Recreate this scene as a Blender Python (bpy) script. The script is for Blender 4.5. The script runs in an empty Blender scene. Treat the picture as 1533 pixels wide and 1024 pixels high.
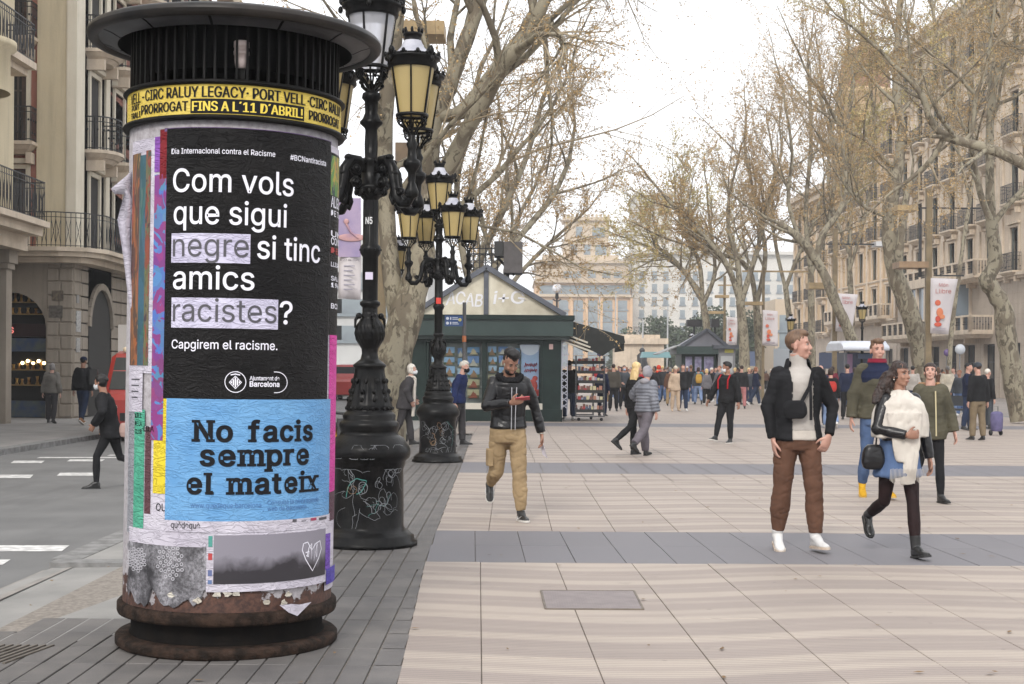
import bpy, bmesh, math, random
import numpy as np
from math import sin, cos, pi, radians, sqrt, atan2
from mathutils import Vector, Matrix, noise

random.seed(7)
S = bpy.context.scene
COL = S.collection

# ------------------------------------------------------------------ camera
HAZE = .00078
FPX, HC, PX0, PY0, ROLL = 2130.0, 1.53, 766.5, 553.0, radians(0.4)
cd = bpy.data.cameras.new('camera'); cam = bpy.data.objects.new('camera', cd); COL.objects.link(cam)
cd.sensor_fit = 'HORIZONTAL'; cd.sensor_width = 36.0; cd.lens = 36.0 * FPX / 1533.0
cd.shift_y = (PY0 - 512.0) / 1533.0
cd.clip_start = 0.1; cd.clip_end = 3000
cam.matrix_world = Matrix.Translation((0, 0, HC)) @ Matrix.Rotation(pi / 2, 4, 'X') @ Matrix.Rotation(ROLL, 4, 'Z')
S.camera = cam

# ------------------------------------------------------------------ sky and sun (overcast)
SUN_EL, SUN_ROT = radians(38), radians(196)
w = bpy.data.worlds.new("World"); S.world = w; w.use_nodes = True
nt = w.node_tree; nt.nodes.clear()
wo = nt.nodes.new('ShaderNodeOutputWorld'); bg = nt.nodes.new('ShaderNodeBackground')
sky = nt.nodes.new('ShaderNodeTexSky'); sky.sky_type = 'NISHITA'; sky.sun_disc = False
sky.sun_elevation = SUN_EL; sky.sun_rotation = SUN_ROT; sky.dust_density = 4; sky.air_density = 1.0
# an even sheet of white cloud covers most of the blue
mx = nt.nodes.new('ShaderNodeMix'); mx.data_type = 'RGBA'; mx.inputs[0].default_value = 0.93
mx.inputs[7].default_value = (13.2, 13.4, 13.8, 1)
nt.links.new(sky.outputs[0], mx.inputs[6]); nt.links.new(mx.outputs[2], bg.inputs['Color'])
bg.inputs['Strength'].default_value = 0.092
nt.links.new(bg.outputs[0], wo.inputs['Surface'])
sd = bpy.data.lights.new('sun', 'SUN'); sd.energy = 1.5; sd.angle = radians(14); sd.color = (1, .96, .90)
so = bpy.data.objects.new('sun', sd); COL.objects.link(so)
so.rotation_euler = (radians(52), 0, radians(-16))
S.view_settings.view_transform = 'Standard'; S.view_settings.look = 'None'
S.view_settings.gamma = 1; S.view_settings.use_curve_mapping = False
S.view_settings.exposure = 0.48
S.render.engine = 'CYCLES'
S.cycles.use_denoising = True
S.cycles.max_bounces = 6; S.cycles.transparent_max_bounces = 12; S.cycles.volume_bounces = 0
S.render.film_transparent = False

# ------------------------------------------------------------------ pale air between here and the square
hz = bpy.data.meshes.new('haze'); x0, x1, y0, y1, z0, z1 = -420, 420, -28, 900, -1.2, 62
hz.from_pydata([(x0,y0,z0),(x1,y0,z0),(x1,y1,z0),(x0,y1,z0),(x0,y0,z1),(x1,y0,z1),(x1,y1,z1),(x0,y1,z1)], [], [(0,3,2,1),(4,5,6,7),(0,1,5,4),(1,2,6,5),(2,3,7,6),(3,0,4,7)])
hm = bpy.data.materials.new('haze_air'); hm.use_nodes = True; hm.node_tree.nodes.clear()
ho = hm.node_tree.nodes.new('ShaderNodeOutputMaterial'); hv = hm.node_tree.nodes.new('ShaderNodeVolumePrincipled')
hv.inputs['Density'].default_value = HAZE; hv.inputs['Color'].default_value = (.96, .96, .97, 1); hv.inputs['Anisotropy'].default_value = 0.1
hm.node_tree.links.new(hv.outputs[0], ho.inputs['Volume']); hz.materials.append(hm)
hob = bpy.data.objects.new('haze', hz); COL.objects.link(hob); hob['kind'] = 'stuff'
# ------------------------------------------------------------------ helpers
def U(px, py):
    """photo pixel -> un-rolled image coordinates, in metres at unit depth"""
    a, b = px - PX0, py - PY0
    x = a * cos(ROLL) + b * sin(ROLL); y = b * cos(ROLL) - a * sin(ROLL)
    return x / FPX, -y / FPX
def at(px, py, Y):
    u, v = U(px, py); return Vector((u * Y, Y, HC + v * Y))
def gr(px, py):
    u, v = U(px, py); Y = -HC / v; return Vector((u * Y, Y, 0.0))

def tag(o, label=None, cat=None, group=None, kind=None):
    if label: o['label'] = label
    if cat: o['category'] = cat
    if group: o['group'] = group
    if kind: o['kind'] = kind
    return o
def empty(name, loc=(0, 0, 0), rz=0.0, label=None, cat=None, group=None):
    o = bpy.data.objects.new(name, None); COL.objects.link(o); o.empty_display_size = 0.2
    o.location = loc; o.rotation_euler = (0, 0, rz)
    return tag(o, label, cat, group)
def inst(src, parent=None, loc=None, rz=None, scale=None):
    c = src.copy(); COL.objects.link(c); c.parent = parent
    if loc is not None: c.location = loc
    if rz is not None: c.rotation_euler = (0, 0, rz)
    if scale is not None: c.scale = (scale,) * 3 if isinstance(scale, (int, float)) else scale
    return c
KIDS = {}
def copy_tree(o, parent=None):
    c = o.copy(); COL.objects.link(c); c.parent = parent
    for ch in list(o.children): copy_tree(ch, c)
    return c

class MB:
    def __init__(s): s.v = []; s.f = []; s.m = []; s.mi = 0; s.sm = []; s.smooth = False
    def add(s, vs, fs, smooth=None):
        o = len(s.v); s.v.extend(vs)
        for f in fs: s.f.append(tuple(i + o for i in f)); s.m.append(s.mi); s.sm.append(s.smooth if smooth is None else smooth)
    def box(s, x0, x1, y0, y1, z0, z1, M=None):
        vs = [(x0,y0,z0),(x1,y0,z0),(x1,y1,z0),(x0,y1,z0),(x0,y0,z1),(x1,y0,z1),(x1,y1,z1),(x0,y1,z1)]
        if M is not None: vs = [tuple(M @ Vector(p)) for p in vs]
        s.add(vs, [(0,3,2,1),(4,5,6,7),(0,1,5,4),(1,2,6,5),(2,3,7,6),(3,0,4,7)], False); return s
    def bar(s, a, b, w, h=None, up=(0, 0, 1)):
        a, b = Vector(a), Vector(b); d = b - a; L = d.length
        if L < 1e-6: return s
        d /= L; up = Vector(up); x = d.cross(up)
        if x.length < 1e-3: x = d.cross(Vector((0, 1, 0)))
        x.normalize(); y = x.cross(d); h = h or w
        vs = []
        for p in (a, b):
            for i, j in ((-1,-1),(1,-1),(1,1),(-1,1)): vs.append(tuple(p + x * (i * w / 2) + y * (j * h / 2)))
        s.add(vs, [(0,1,2,3),(7,6,5,4),(0,4,5,1),(1,5,6,2),(2,6,7,3),(3,7,4,0)], False); return s
    def lathe(s, prof, n=24, c=(0, 0, 0), flute=None, a0=0.0, a1=2 * pi, smooth=True, sc=(1, 1)):
        full = abs(a1 - a0 - 2 * pi) < 1e-6; m = n if full else n + 1
        vs = []
        for r, z in prof:
            for i in range(m):
                a = a0 + (a1 - a0) * i / n
                rr = r * (flute(a, z) if flute else 1)
                vs.append((c[0] + rr * cos(a) * sc[0], c[1] + rr * sin(a) * sc[1], c[2] + z))
        fs = []
        for k in range(len(prof) - 1):
            for i in range(n):
                j = (i + 1) % m
                fs.append((k*m+i, k*m+j, (k+1)*m+j, (k+1)*m+i))
        s.add(vs, fs, smooth)
        return s
    def disc(s, r, z, c=(0, 0, 0), n=24, up=True):
        vs = [(c[0]+r*cos(2*pi*i/n), c[1]+r*sin(2*pi*i/n), c[2]+z) for i in range(n)]
        s.add(vs, [tuple(range(n)) if up else tuple(reversed(range(n)))], False); return s
    def tube(s, pts, rad, n=6, cap=True, smooth=True):
        pts = [Vector(p) for p in pts]; k = len(pts)
        if not hasattr(rad, '__len__'): rad = [rad] * k
        vs = []; up = None
        for i, p in enumerate(pts):
            d = (pts[min(i+1, k-1)] - pts[max(i-1, 0)])
            d = d.normalized() if d.length > 1e-9 else Vector((0, 0, 1))
            if up is None:
                up = Vector((1, 0, 0)) if abs(d.x) < .9 else Vector((0, 1, 0))
            x = (up - d * up.dot(d)).normalized(); y = d.cross(x); up = x
            r = rad[i]
            rx, ry = (r if isinstance(r, tuple) else (r, r))
            for q in range(n):
                a = 2 * pi * q / n; vs.append(tuple(p + x * (rx * cos(a)) + y * (ry * sin(a))))
        fs = [(i*n+q, i*n+(q+1) % n, (i+1)*n+(q+1) % n, (i+1)*n+q) for i in range(k-1) for q in range(n)]
        s.add(vs, fs, smooth)
        if cap: s.add([vs[q] for q in range(n)], [tuple(reversed(range(n)))], False); s.add([vs[(k-1)*n+q] for q in range(n)], [tuple(range(n))], False)
        return s
    def ball(s, c, r, n=10, m=7, sc=(1, 1, 1), M=None):
        vs = []; c = Vector(c)
        for j in range(m + 1):
            t = pi * j / m
            for i in range(n):
                a = 2 * pi * i / n
                p = Vector((r*sc[0]*sin(t)*cos(a), r*sc[1]*sin(t)*sin(a), r*sc[2]*cos(t)))
                if M is not None: p = M @ p
                vs.append(tuple(c + p))
        fs = [(j*n+i, (j+1)*n+i, (j+1)*n+(i+1) % n, j*n+(i+1) % n) for j in range(m) for i in range(n)]
        s.add(vs, fs, True); return s
    def loft(s, rings, closed=True, cap=True, smooth=True):
        n = len(rings[0]); vs = [tuple(p) for r in rings for p in r]
        m = n if closed else n - 1
        fs = [(k*n+i, k*n+(i+1) % n, (k+1)*n+(i+1) % n, (k+1)*n+i) for k in range(len(rings)-1) for i in range(m)]
        s.add(vs, fs, smooth)
        if cap: s.add(rings[0], [tuple(reversed(range(n)))], False); s.add(rings[-1], [tuple(range(n))], False)
        return s
    def prism(s, poly, y0, y1, M=None):
        n = len(poly)
        vs = [(x, y0, z) for x, z in poly] + [(x, y1, z) for x, z in poly]
        if M is not None: vs = [tuple(M @ Vector(p)) for p in vs]
        s.add(vs, [tuple(range(n)), tuple(reversed(range(n, 2*n)))] + [(i, i+n, (i+1) % n + n, (i+1) % n) for i in range(n)], False); return s
    def quad(s, a, b, c, d): s.add([tuple(a), tuple(b), tuple(c), tuple(d)], [(0, 1, 2, 3)], False); return s
    def move(s, M, start=0):
        for i in range(start, len(s.v)): s.v[i] = tuple(M @ Vector(s.v[i]))
        return s
    def mesh(s, name, mats):
        me = bpy.data.meshes.new(name); me.from_pydata(s.v, [], s.f)
        if not isinstance(mats, (list, tuple)): mats = [mats]
        for m in mats: me.materials.append(m)
        if len(mats) > 1: me.polygons.foreach_set('material_index', s.m)
        me.polygons.foreach_set('use_smooth', s.sm); me.update(); return me
    def build(s, name, mats, parent=None, loc=None, rz=0.0, **kw):
        o = bpy.data.objects.new(name, s.mesh(name, mats)); COL.objects.link(o)
        if parent is not None: o.parent = parent
        if loc is not None: o.location = loc
        if rz: o.rotation_euler = (0, 0, rz)
        return tag(o, **kw)
def meshobj(name, me, parent=None, loc=None, rz=0.0, **kw):
    o = bpy.data.objects.new(name, me); COL.objects.link(o); o.parent = parent
    if loc is not None: o.location = loc
    if rz: o.rotation_euler = (0, 0, rz)
    return tag(o, **kw)

# ------------------------------------------------------------------ materials
class NT:
    def __init__(s, name):
        s.m = bpy.data.materials.new(name); s.m.use_nodes = True; s.t = s.m.node_tree
        s.b = s.t.nodes['Principled BSDF']; s.o = s.t.nodes['Material Output']
    def n(s, ty, **kw):
        x = s.t.nodes.new('ShaderNode' + ty)
        for k, v in kw.items():
            if k.startswith('_'): setattr(x, k[1:], v)
            else:
                k = k.replace('__', ' ')
                x.inputs[int(k[1:]) if k[0] == 'i' and k[1:].isdigit() else k].default_value = v
        return x
    def l(s, a, b): s.t.links.new(a, b)
    def math(s, op, a, b=None, c=None):
        x = s.t.nodes.new('ShaderNodeMath'); x.operation = op
        for i, v in enumerate((a, b, c)):
            if v is None: continue
            if isinstance(v, (int, float)): x.inputs[i].default_value = v
            else: s.l(v, x.inputs[i])
        return x.outputs[0]
    def mix(s, f, a, b, mode='MIX'):
        x = s.t.nodes.new('ShaderNodeMix'); x.data_type = 'RGBA'; x.blend_type = mode
        for v, k in ((f, 'Factor'), (a, 'A'), (b, 'B')):
            i = [q for q in x.inputs if q.name == k and (q.type == 'RGBA' or k == 'Factor')][0]
            if isinstance(v, (int, float)): i.default_value = v
            elif isinstance(v, tuple): i.default_value = v if len(v) == 4 else (*v, 1)
            else: s.l(v, i)
        return [q for q in x.outputs if q.type == 'RGBA'][0]
    def ramp(s, f, stops):
        x = s.t.nodes.new('ShaderNodeValToRGB'); e = x.color_ramp.elements
        while len(e) < len(stops): e.new(0.5)
        for q, (p, c) in zip(e, stops):
            q.position = p; q.color = (c, c, c, 1) if isinstance(c, (int, float)) else (*c, 1)
        s.l(f, x.inputs[0]); return x.outputs[0]
    def obj(s): return s.n('TexCoord').outputs['Object']
    def pos(s): return s.n('NewGeometry').outputs['Position']
    def noise(s, vec, scale, detail=4, rough=.55, dist=0.0):
        x = s.n('TexNoise', Scale=scale, Detail=detail, Roughness=rough, Distortion=dist); s.l(vec, x.inputs['Vector']); return x.outputs['Fac']
    def scalev(s, vec, sc):
        x = s.n('Mapping'); x.inputs['Scale'].default_value = sc; s.l(vec, x.inputs['Vector']); return x.outputs[0]
    def bump(s, h, dist=.01, strength=.5):
        x = s.n('Bump', Strength=strength, Distance=dist); s.l(h, x.inputs['Height']); s.l(x.outputs[0], s.b.inputs['Normal']); return x
    def col(s, c):
        if isinstance(c, tuple): s.b.inputs['Base Color'].default_value = (*c, 1)
        else: s.l(c, s.b.inputs['Base Color'])
        return s
def PM(name, c, c2=None, scale=6, rough=.6, metal=0, bump=0, bscale=40, stretch=None, spec=.5, detail=5, world=False, lo=.35, hi=.65, coat=0, rnd=0, hblur=.5):
    """two-tone noisy material"""
    M = NT(name); v = M.pos() if world else M.obj()
    if stretch: v = M.scalev(v, stretch)
    out = None
    if c2 is not None:
        f = M.ramp(M.noise(v, scale, detail), [(lo, 0.0), (hi, 1.0)]); out = M.mix(f, c, c2)
    if rnd:
        oi = M.n('ObjectInfo').outputs['Random']
        hv = M.n('HueSaturation'); M.l(M.math('MULTIPLY_ADD', oi, rnd, 1 - rnd / 2), hv.inputs['Value'])
        if out is None: hv.inputs['Color'].default_value = (*c, 1)
        else: M.l(out, hv.inputs['Color'])
        out = hv.outputs[0]
    M.col(out if out is not None else c)
    M.b.inputs['Roughness'].default_value = rough; M.b.inputs['Metallic'].default_value = metal
    M.b.inputs['Specular IOR Level'].default_value = spec; M.b.inputs['Coat Weight'].default_value = coat
    if bump: M.bump(M.noise(v, bscale, 6, .6), bump, .6)
    return M.m
MC = {}
def flat(c, rough=.6, **kw):
    k = (tuple(round(x, 3) for x in c), rough, tuple(sorted(kw.items())))
    if k not in MC: MC[k] = PM('paint', c, rough=rough, **kw)
    return MC[k]
def glass(name, c=(.03, .035, .04), rough=.08):
    M = NT(name); M.col(c); M.b.inputs['Roughness'].default_value = rough; M.b.inputs['Specular IOR Level'].default_value = .8
    return M.m
def srgb(r, g, b):
    f = lambda c: ((c / 255 + .055) / 1.055) ** 2.4 if c / 255 > .04045 else c / 255 / 12.92
    return (f(r), f(g), f(b))
M_GLASS = glass('window_glass'); M_GLASS2 = glass('pale_glass', (.16, .2, .24), .12)
M_BLACKIRON = PM('black_iron_paint', (.003, .003, .0035), (.010, .0095, .009), 9, .30, bump=.003, bscale=60, spec=.14)
M_DARK = flat((.012, .012, .013), .7)

# ------------------------------------------------------------------ text as flat print
import os
def load_font():
    try:
        p = os.path.join(bpy.utils.resource_path('LOCAL'), 'datafiles', 'fonts', 'Inter.woff2')
        if os.path.exists(p): return bpy.data.fonts.load(p)
    except Exception: pass
    return None
FONT = load_font()
def text2d(s, bold=0.0, font=True, res=3, space=1.0):
    """-> verts (n,2), faces; cap height about 0.7"""
    cu = bpy.data.curves.new('t', 'FONT'); cu.body = s; cu.size = 1.0; cu.resolution_u = res; cu.offset = bold; cu.space_character = space
    if font and FONT: cu.font = FONT
    o = bpy.data.objects.new('t', cu); COL.objects.link(o)
    dg = bpy.context.evaluated_depsgraph_get(); me = bpy.data.meshes.new_from_object(o.evaluated_get(dg))
    v = np.array([(p.co.x, p.co.y) for p in me.vertices]) if len(me.vertices) else np.zeros((0, 2))
    f = [tuple(p.vertices) for p in me.polygons]
    bpy.data.objects.remove(o); bpy.data.curves.remove(cu); bpy.data.meshes.remove(me)
    return v, f

_v, _f = text2d('H'); CAPU = float(_v[:, 1].max()); XHU = float(text2d('x')[0][:, 1].max()); DESC = float(text2d('p')[0][:, 1].min()); ASC = float(text2d('l')[0][:, 1].max())
# ================================================================== ground
XB = lambda Y: -.68 + (Y - 11.3) * (-.03 if Y < 11.3 else -.011)       # edge between dark strip and promenade
def mat_asphalt():
    M = NT('asphalt'); v = M.pos(); a = M.noise(v, 1.1, 5); b = M.noise(v, 70, 4, .7)
    a2 = M.noise(M.scalev(v, (1, .16, 1)), 2.4, 5, .6); c = M.mix(M.ramp(a, [(.3, 0.), (.7, 1.)]), (.125, .123, .121), (.185, .182, .178)); c = M.mix(M.ramp(a2, [(.52, 0.), (.7, .45)]), c, (.09, .088, .086))
    M.col(M.mix(M.math('MULTIPLY', b, .5), c, (.10, .10, .10))); M.b.inputs['Roughness'].default_value = .85; M.bump(b, .006); return M.m
M_ASPH = mat_asphalt()
M_CONC = PM('pale_concrete', (.27, .26, .245), (.20, .195, .185), 1.6, .8, bump=.004, bscale=60, world=True)
M_FOOT = PM('footway_paving', (.25, .235, .22), (.19, .18, .17), 1.3, .8, bump=.004, world=True)
M_KERB = PM('kerb_stone', (.24, .235, .23), (.13, .127, .122), 7, .8, bump=.01, bscale=50, world=True)
def mat_slab(name, cream, grey, ribs=True, joint=False, wave=True):
    """ribbed terrazzo slab whose tint swings between cream and warm grey in long waves"""
    M = NT(name); v = M.pos(); sx = M.n('SeparateXYZ'); M.l(v, sx.inputs[0]); X, Yc = sx.outputs['X'], sx.outputs['Y']
    wv = M.math('ADD', M.math('MULTIPLY', M.math('SINE', M.math('MULTIPLY', X, 2.1)), .09), M.math('MULTIPLY', M.math('SINE', M.math('MULTIPLY_ADD', X, 1.03, 1.3)), .10))
    ph = M.math('ADD', Yc, wv)
    tile = M.math('ADD', M.math('MULTIPLY', ph, 2 * pi / .74), M.math('MULTIPLY', M.noise(M.scalev(v, (.25, 1, 1)), .9, 3), 7.0))
    s1 = M.math('ADD', M.math('SINE', tile), M.math('MULTIPLY', M.math('SINE', M.math('MULTIPLY_ADD', ph, 2 * pi / .31, 1.0)), .8))
    f = M.ramp(M.math('MULTIPLY_ADD', s1, .25, .5), [(.30, 0.), (.62, 1.)])
    n = M.noise(v, .7, 4); g = M.noise(v, 160, 3, .7)
    c = M.mix(f, cream, grey) if wave else M.mix(M.ramp(n, [(.3, 0.), (.7, 1.)]), cream, grey)
    oi = M.n('ObjectInfo').outputs['Random']
    hv = M.n('HueSaturation'); M.l(c, hv.inputs['Color']); M.l(M.math('ADD', M.math('MULTIPLY_ADD', oi, .08, .93), M.math('MULTIPLY', M.math('SUBTRACT', n, .5), .35)), hv.inputs['Value'])
    c = M.mix(M.math('MULTIPLY', g, .35), hv.outputs[0], (.14, .13, .125))
    st = M.ramp(M.noise(v, 3.1, 7, .68), [(.60, 0.), (.74, 1.)])
    c = M.mix(M.math('MULTIPLY', st, .34), c, (.12, .11, .10))
    vo = M.n('TexVoronoi', Scale=2.6); M.l(v, vo.inputs['Vector']); gum = M.ramp(vo.outputs['Distance'], [(.035, 1.), (.055, 0.)])
    c = M.mix(M.math('MULTIPLY', gum, .35), c, (.10, .09, .085))
    # ribs run across the street, following the wave
    per = .044
    fr = M.math('FRACT', M.math('DIVIDE', M.math('ADD', Yc, M.math('MULTIPLY', wv, .55) if wave else 0.0), per))
    rb = M.ramp(fr, [(0.0, 0.), (.10, 1.), (.80, 1.), (.97, 0.)])
    c = M.mix(M.math('MULTIPLY', M.math('SUBTRACT', 1.0, rb), .62), c, (.13, .12, .112))
    if joint:
        jx = M.math('ABSOLUTE', M.math('SUBTRACT', M.math('FRACT', M.math('DIVIDE', X, .6)), .5))
        jf = M.ramp(jx, [(0.0, 1.), (.012, 1.), (.02, 0.)]); c = M.mix(M.math('MULTIPLY', jf, .6), c, (.15, .13, .12))
    M.col(c); M.b.inputs['Roughness'].default_value = .62
    M.bump(M.math('ADD', rb, M.math('MULTIPLY', g, .25)), .004, .6); return M.m
CREAM, WGREY = srgb(180, 166, 153), srgb(157, 143, 134)
M_SLAB = mat_slab('ribbed_cream_slab', CREAM, WGREY)
M_SLABF = mat_slab('ribbed_cream_paving', CREAM, WGREY, joint=True)
M_DSLAB = mat_slab('ribbed_dark_slab', srgb(120, 117, 122), srgb(108, 106, 112), wave=False)
M_JOINT = PM('joint_sand', (.16, .14, .12), (.26, .23, .20), 30, .95, world=True, bump=.004)
M_STONE = PM('dark_grey_paver', srgb(84, 81, 80), srgb(101, 97, 94), 3, .6, bump=.004, bscale=80, world=True, rnd=.22)
M_LINE = PM('road_paint', (.66, .65, .63), (.42, .41, .40), 9, .7, world=True, detail=8, lo=.4, hi=.6)

def sheet_z(name, x0, x1, y0, y1, z, mat, **kw):
    m = MB(); m.quad((x0, y0, z), (x1, y0, z), (x1, y1, z), (x0, y1, z)); return m.build(name, mat, **kw)
sheet_z('ground', -500, 500, -30, 1200, -.16, PM('city_ground', (.20, .195, .19), (.16, .155, .15), .2, .9, world=True), kind='structure')
road = sheet_z('road', -9.3, -3.0, -20, 400, -.10, M_ASPH, kind='structure')
m = MB(); m.box(-15.5, -9.6, -20, 400, -.16, .0); m.build('far_footway', M_FOOT, kind='structure')
# kerbs with separate stones
fk = empty('far_kerb'); tag(fk, kind='structure')
ks = None
for k in range(46):
    Yk = 20 + k * 1.0
    if ks is None:
        b = MB(); b.box(-.30, 0, .006, .994, -.16, .004); ks = b.mesh('kerb_stone', M_KERB)
    meshobj('kerb_stone', ks, fk, loc=(-9.3, Yk, .0))
# promenade bed, then the slabs
m = MB(); m.quad((-3.0, 11.1, -.012), (30, 11.1, -.012), (30, 500, -.012), (-3.0, 500, -.012)); m.quad((-3.0, 4, -.012), (30, 4, -.012), (30, 11.1, -.012), (-3.0, 11.1, -.012))
prom = m.build('promenade', M_JOINT, kind='structure')
def slab_mesh(w, l, h=.012, g=.0024, sk=0.0):
    b = MB(); x0, x1, y0, y1 = g, w - g, g*.4, l - g*.4; c = .0025
    vs = [(x0, y0, -h), (x1, y0, -h), (x1, y1, -h), (x0, y1, -h), (x0, y0, -c), (x1, y0, -c), (x1, y1, -c), (x0, y1, -c), (x0+c, y0+c, 0), (x1-c, y0+c, 0), (x1-c, y1-c, 0), (x0+c, y1-c, 0)]
    vs = [(x - sk*y, y, z) for x, y, z in vs]
    b.add(vs, [(0,1,5,4), (1,2,6,5), (2,3,7,6), (3,0,4,7), (4,5,9,8), (5,6,10,9), (6,7,11,10), (7,4,8,11), (8,9,10,11)], False); return b
def lay(name, mat, x0f, x1, y0, y1, w, l, parent, xoff=0.0, sk=0.0, yr=0.0, g=.0024):
    """lay slabs w x l; the edge pieces are cut to the strip edge"""
    base = None; n = 0; ny = max(1, round((y1 - y0) / l)); l = (y1 - y0) / ny
    for j in range(ny):
        Y = y0 + j * l; xl = x0f(Y + l / 2) + sk * l / 2; x = xl; xo = xoff + (yr - Y) * sk
        first = True
        while x < x1(Y):
            ww = (w - ((xl - xo) % w)) if first else w
            if ww < .12: ww += w
            first_ = first; first = False
            if base is None or abs(ww - w) > 1e-4:
                me = slab_mesh(ww, l, g=g, sk=sk).mesh(name, mat)
                if abs(ww - w) <= 1e-4: base = me
            else: me = base
            o = meshobj(name, me, parent, loc=(x, Y, random.uniform(-.0012, .0012)), rz=0)
            o.rotation_euler = (random.uniform(-.001, .001), random.uniform(-.001, .001), 0)
            x += ww; n += 1
    return n
edge = lambda Y: .42 * Y + .25 if Y < 9 else (.372 * Y + .5)
lim = lambda Y: .366 * Y + .45
n1 = lay('paving_slab', M_SLAB, XB, lim, 6.3, 11.28, .6, .62, prom, xoff=-.24, sk=.0237, yr=11.28)
n2 = lay('dark_paving_slab', M_DSLAB, XB, lim, 11.28, 13.47, .40, 1.09, prom, xoff=-.34, sk=.027, yr=13.47)
n3 = lay('paving_slab', M_SLAB, XB, lim, 13.47, 19.5, .6, .86, prom, xoff=.39)
# beyond, the same slabs in one mesh, and their dark cross bands
def lay_mass(name, mat, x0f, x1, y0, y1, w, l, parent):
    mb = MB(); Y = y0
    while Y < y1 - .01:
        L = min(l, y1 - Y); x = x0f(Y)
        while x < x1(Y):
            g = .005; mb.quad((x+g, Y+g, 0), (x+w-g, Y+g, 0), (x+w-g, Y+L-g, 0), (x+g, Y+L-g, 0)); x += w
        Y += L
    return mb.build(name, mat, parent, kind='stuff')
lay_mass('paving_slab', M_SLAB, XB, lambda Y: min(17, lim(Y) + 1), 19.5, 21.0, .6, .75, prom)
lay_mass('dark_paving_slab', M_DSLAB, XB, lambda Y: min(17, lim(Y) + 1), 21.0, 23.4, .42, 1.2, prom)
lay_mass('paving_slab', M_SLAB, XB, lambda Y: min(17, lim(Y) + 1), 23.4, 33.0, .6, 1.2, prom)
b_ = MB()
b_.quad((-1.3, 33.0, 0), (17, 33.0, 0), (17, 38.5, 0), (-1.3, 38.5, 0)); b_.quad((-1.3, 40.9, 0), (17, 40.9, 0), (17, 160, 0), (-1.3, 160, 0)); b_.build('paving_far', M_SLABF, prom, kind='stuff')
b_ = MB(); b_.quad((-1.3, 38.5, 0), (17, 38.5, 0), (17, 40.9, 0), (-1.3, 40.9, 0)); b_.build('dark_band_far', M_DSLAB, prom, kind='stuff')
b_ = MB(); b_.quad((17, 15, .0), (17.6, 15, .0), (17.6, 160, .0), (17, 160, .0)); b_.build('side_kerb', M_KERB, kind='structure')
b_ = MB(); b_.quad((17.6, 10, -.006), (31, 10, -.006), (31, 160, -.006), (17.6, 160, -.006)); b_.build('side_road', PM('warm_side_paving', srgb(138, 130, 124), srgb(120, 114, 110), 1.0, .8, world=True), kind='structure')
# dark paver strip (ribbed blocks with sand joints)
b_ = MB(); b_.quad((-3.0, 5, -.008), (-.2, 5, -.008), (-.8, 12, -.008), (-3.0, 12, -.008))
strip = empty('paver_strip'); tag(strip, kind='structure')
pv = slab_mesh(.142, .44, .014, .0055).mesh('paving_stone', M_STONE); cnt = 0
big = MB()
for j in range(-1, 62):
    Y = 6.45 + j * .44
    xe = XB(Y); x = -.142 * int(-xe / .142 + 1.0)
    if xe - x < .05: x -= .142
    wd = xe - x; big.quad((x+.006, Y+.006, 0), (xe-.004, Y+.006, 0), (xe-.004, Y+.434, 0), (x+.006, Y+.434, 0)); x -= .142
    while x > -3.0:
        # only the lowered kerb apron interrupts the strip on the road side
        if not (x < -2.05 and Y > 7.55 + (x + 3.6) * .9):
            if Y < 10.6 and cnt < 290 and x > -.37 * Y - .2:
                o = meshobj('paving_stone', pv, strip, loc=(x, Y, random.uniform(-.0015, .0015))); cnt += 1
            elif Y > 6 : big.quad((x+.006, Y+.006, 0), (x+.136, Y+.006, 0), (x+.136, Y+.434, 0), (x+.006, Y+.434, 0))
        x -= .142
big.build('paving_stone', M_STONE, strip, kind='stuff')
# pale lowered apron and its kerbs
b_ = MB(); b_.add([(-3.0, 7.2, -.003), (-1.9, 8.6, -.002), (-2.35, 11.08, -.002), (-3.55, 11.08, -.03), (-3.62, 4, -.05), (-3.0, 4, -.01)], [(0, 1, 2, 3, 4, 5)]); b_.build('lowered_apron', M_CONC, kind='structure')
b_ = MB(); b_.quad((-3.62, 2, -.05), (-3.38, 2, -.02), (-3.38, 11.0, -.02), (-3.62, 11.0, -.05)); b_.build('gutter_stones', PM('gutter_stone', (.27, .25, .23), (.20, .185, .17), 5, .8, world=True, bump=.004), kind='structure')
isl = MB(); isl.box(-3.56, -2.4, 11.18, 60, -.16, .008); isl.build('raised_kerb_bed', M_CONC, kind='structure')
nk = empty('near_kerb'); tag(nk, kind='structure')
b_ = MB(); b_.box(0, 1.15, 0, .22, -.12, .012); b_.build('kerb_stone', M_KERB, nk, loc=(-3.57, 11.0, 0))
b_ = MB(); b_.box(0, .24, .005, .995, -.12, .013); ks2 = b_.mesh('kerb_stone', M_KERB)
for k in range(30): meshobj('kerb_stone', ks2, nk, loc=(-3.62, 11.22 + k, 0))
isl = MB(); isl.quad((-3.38, 12.6, .0115), (-2.3, 11.6, .0115), (-2.3, 16, .0115), (-3.38, 16, .0115)); isl.build('raised_dark_paving', M_STONE, kind='structure')
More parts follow.
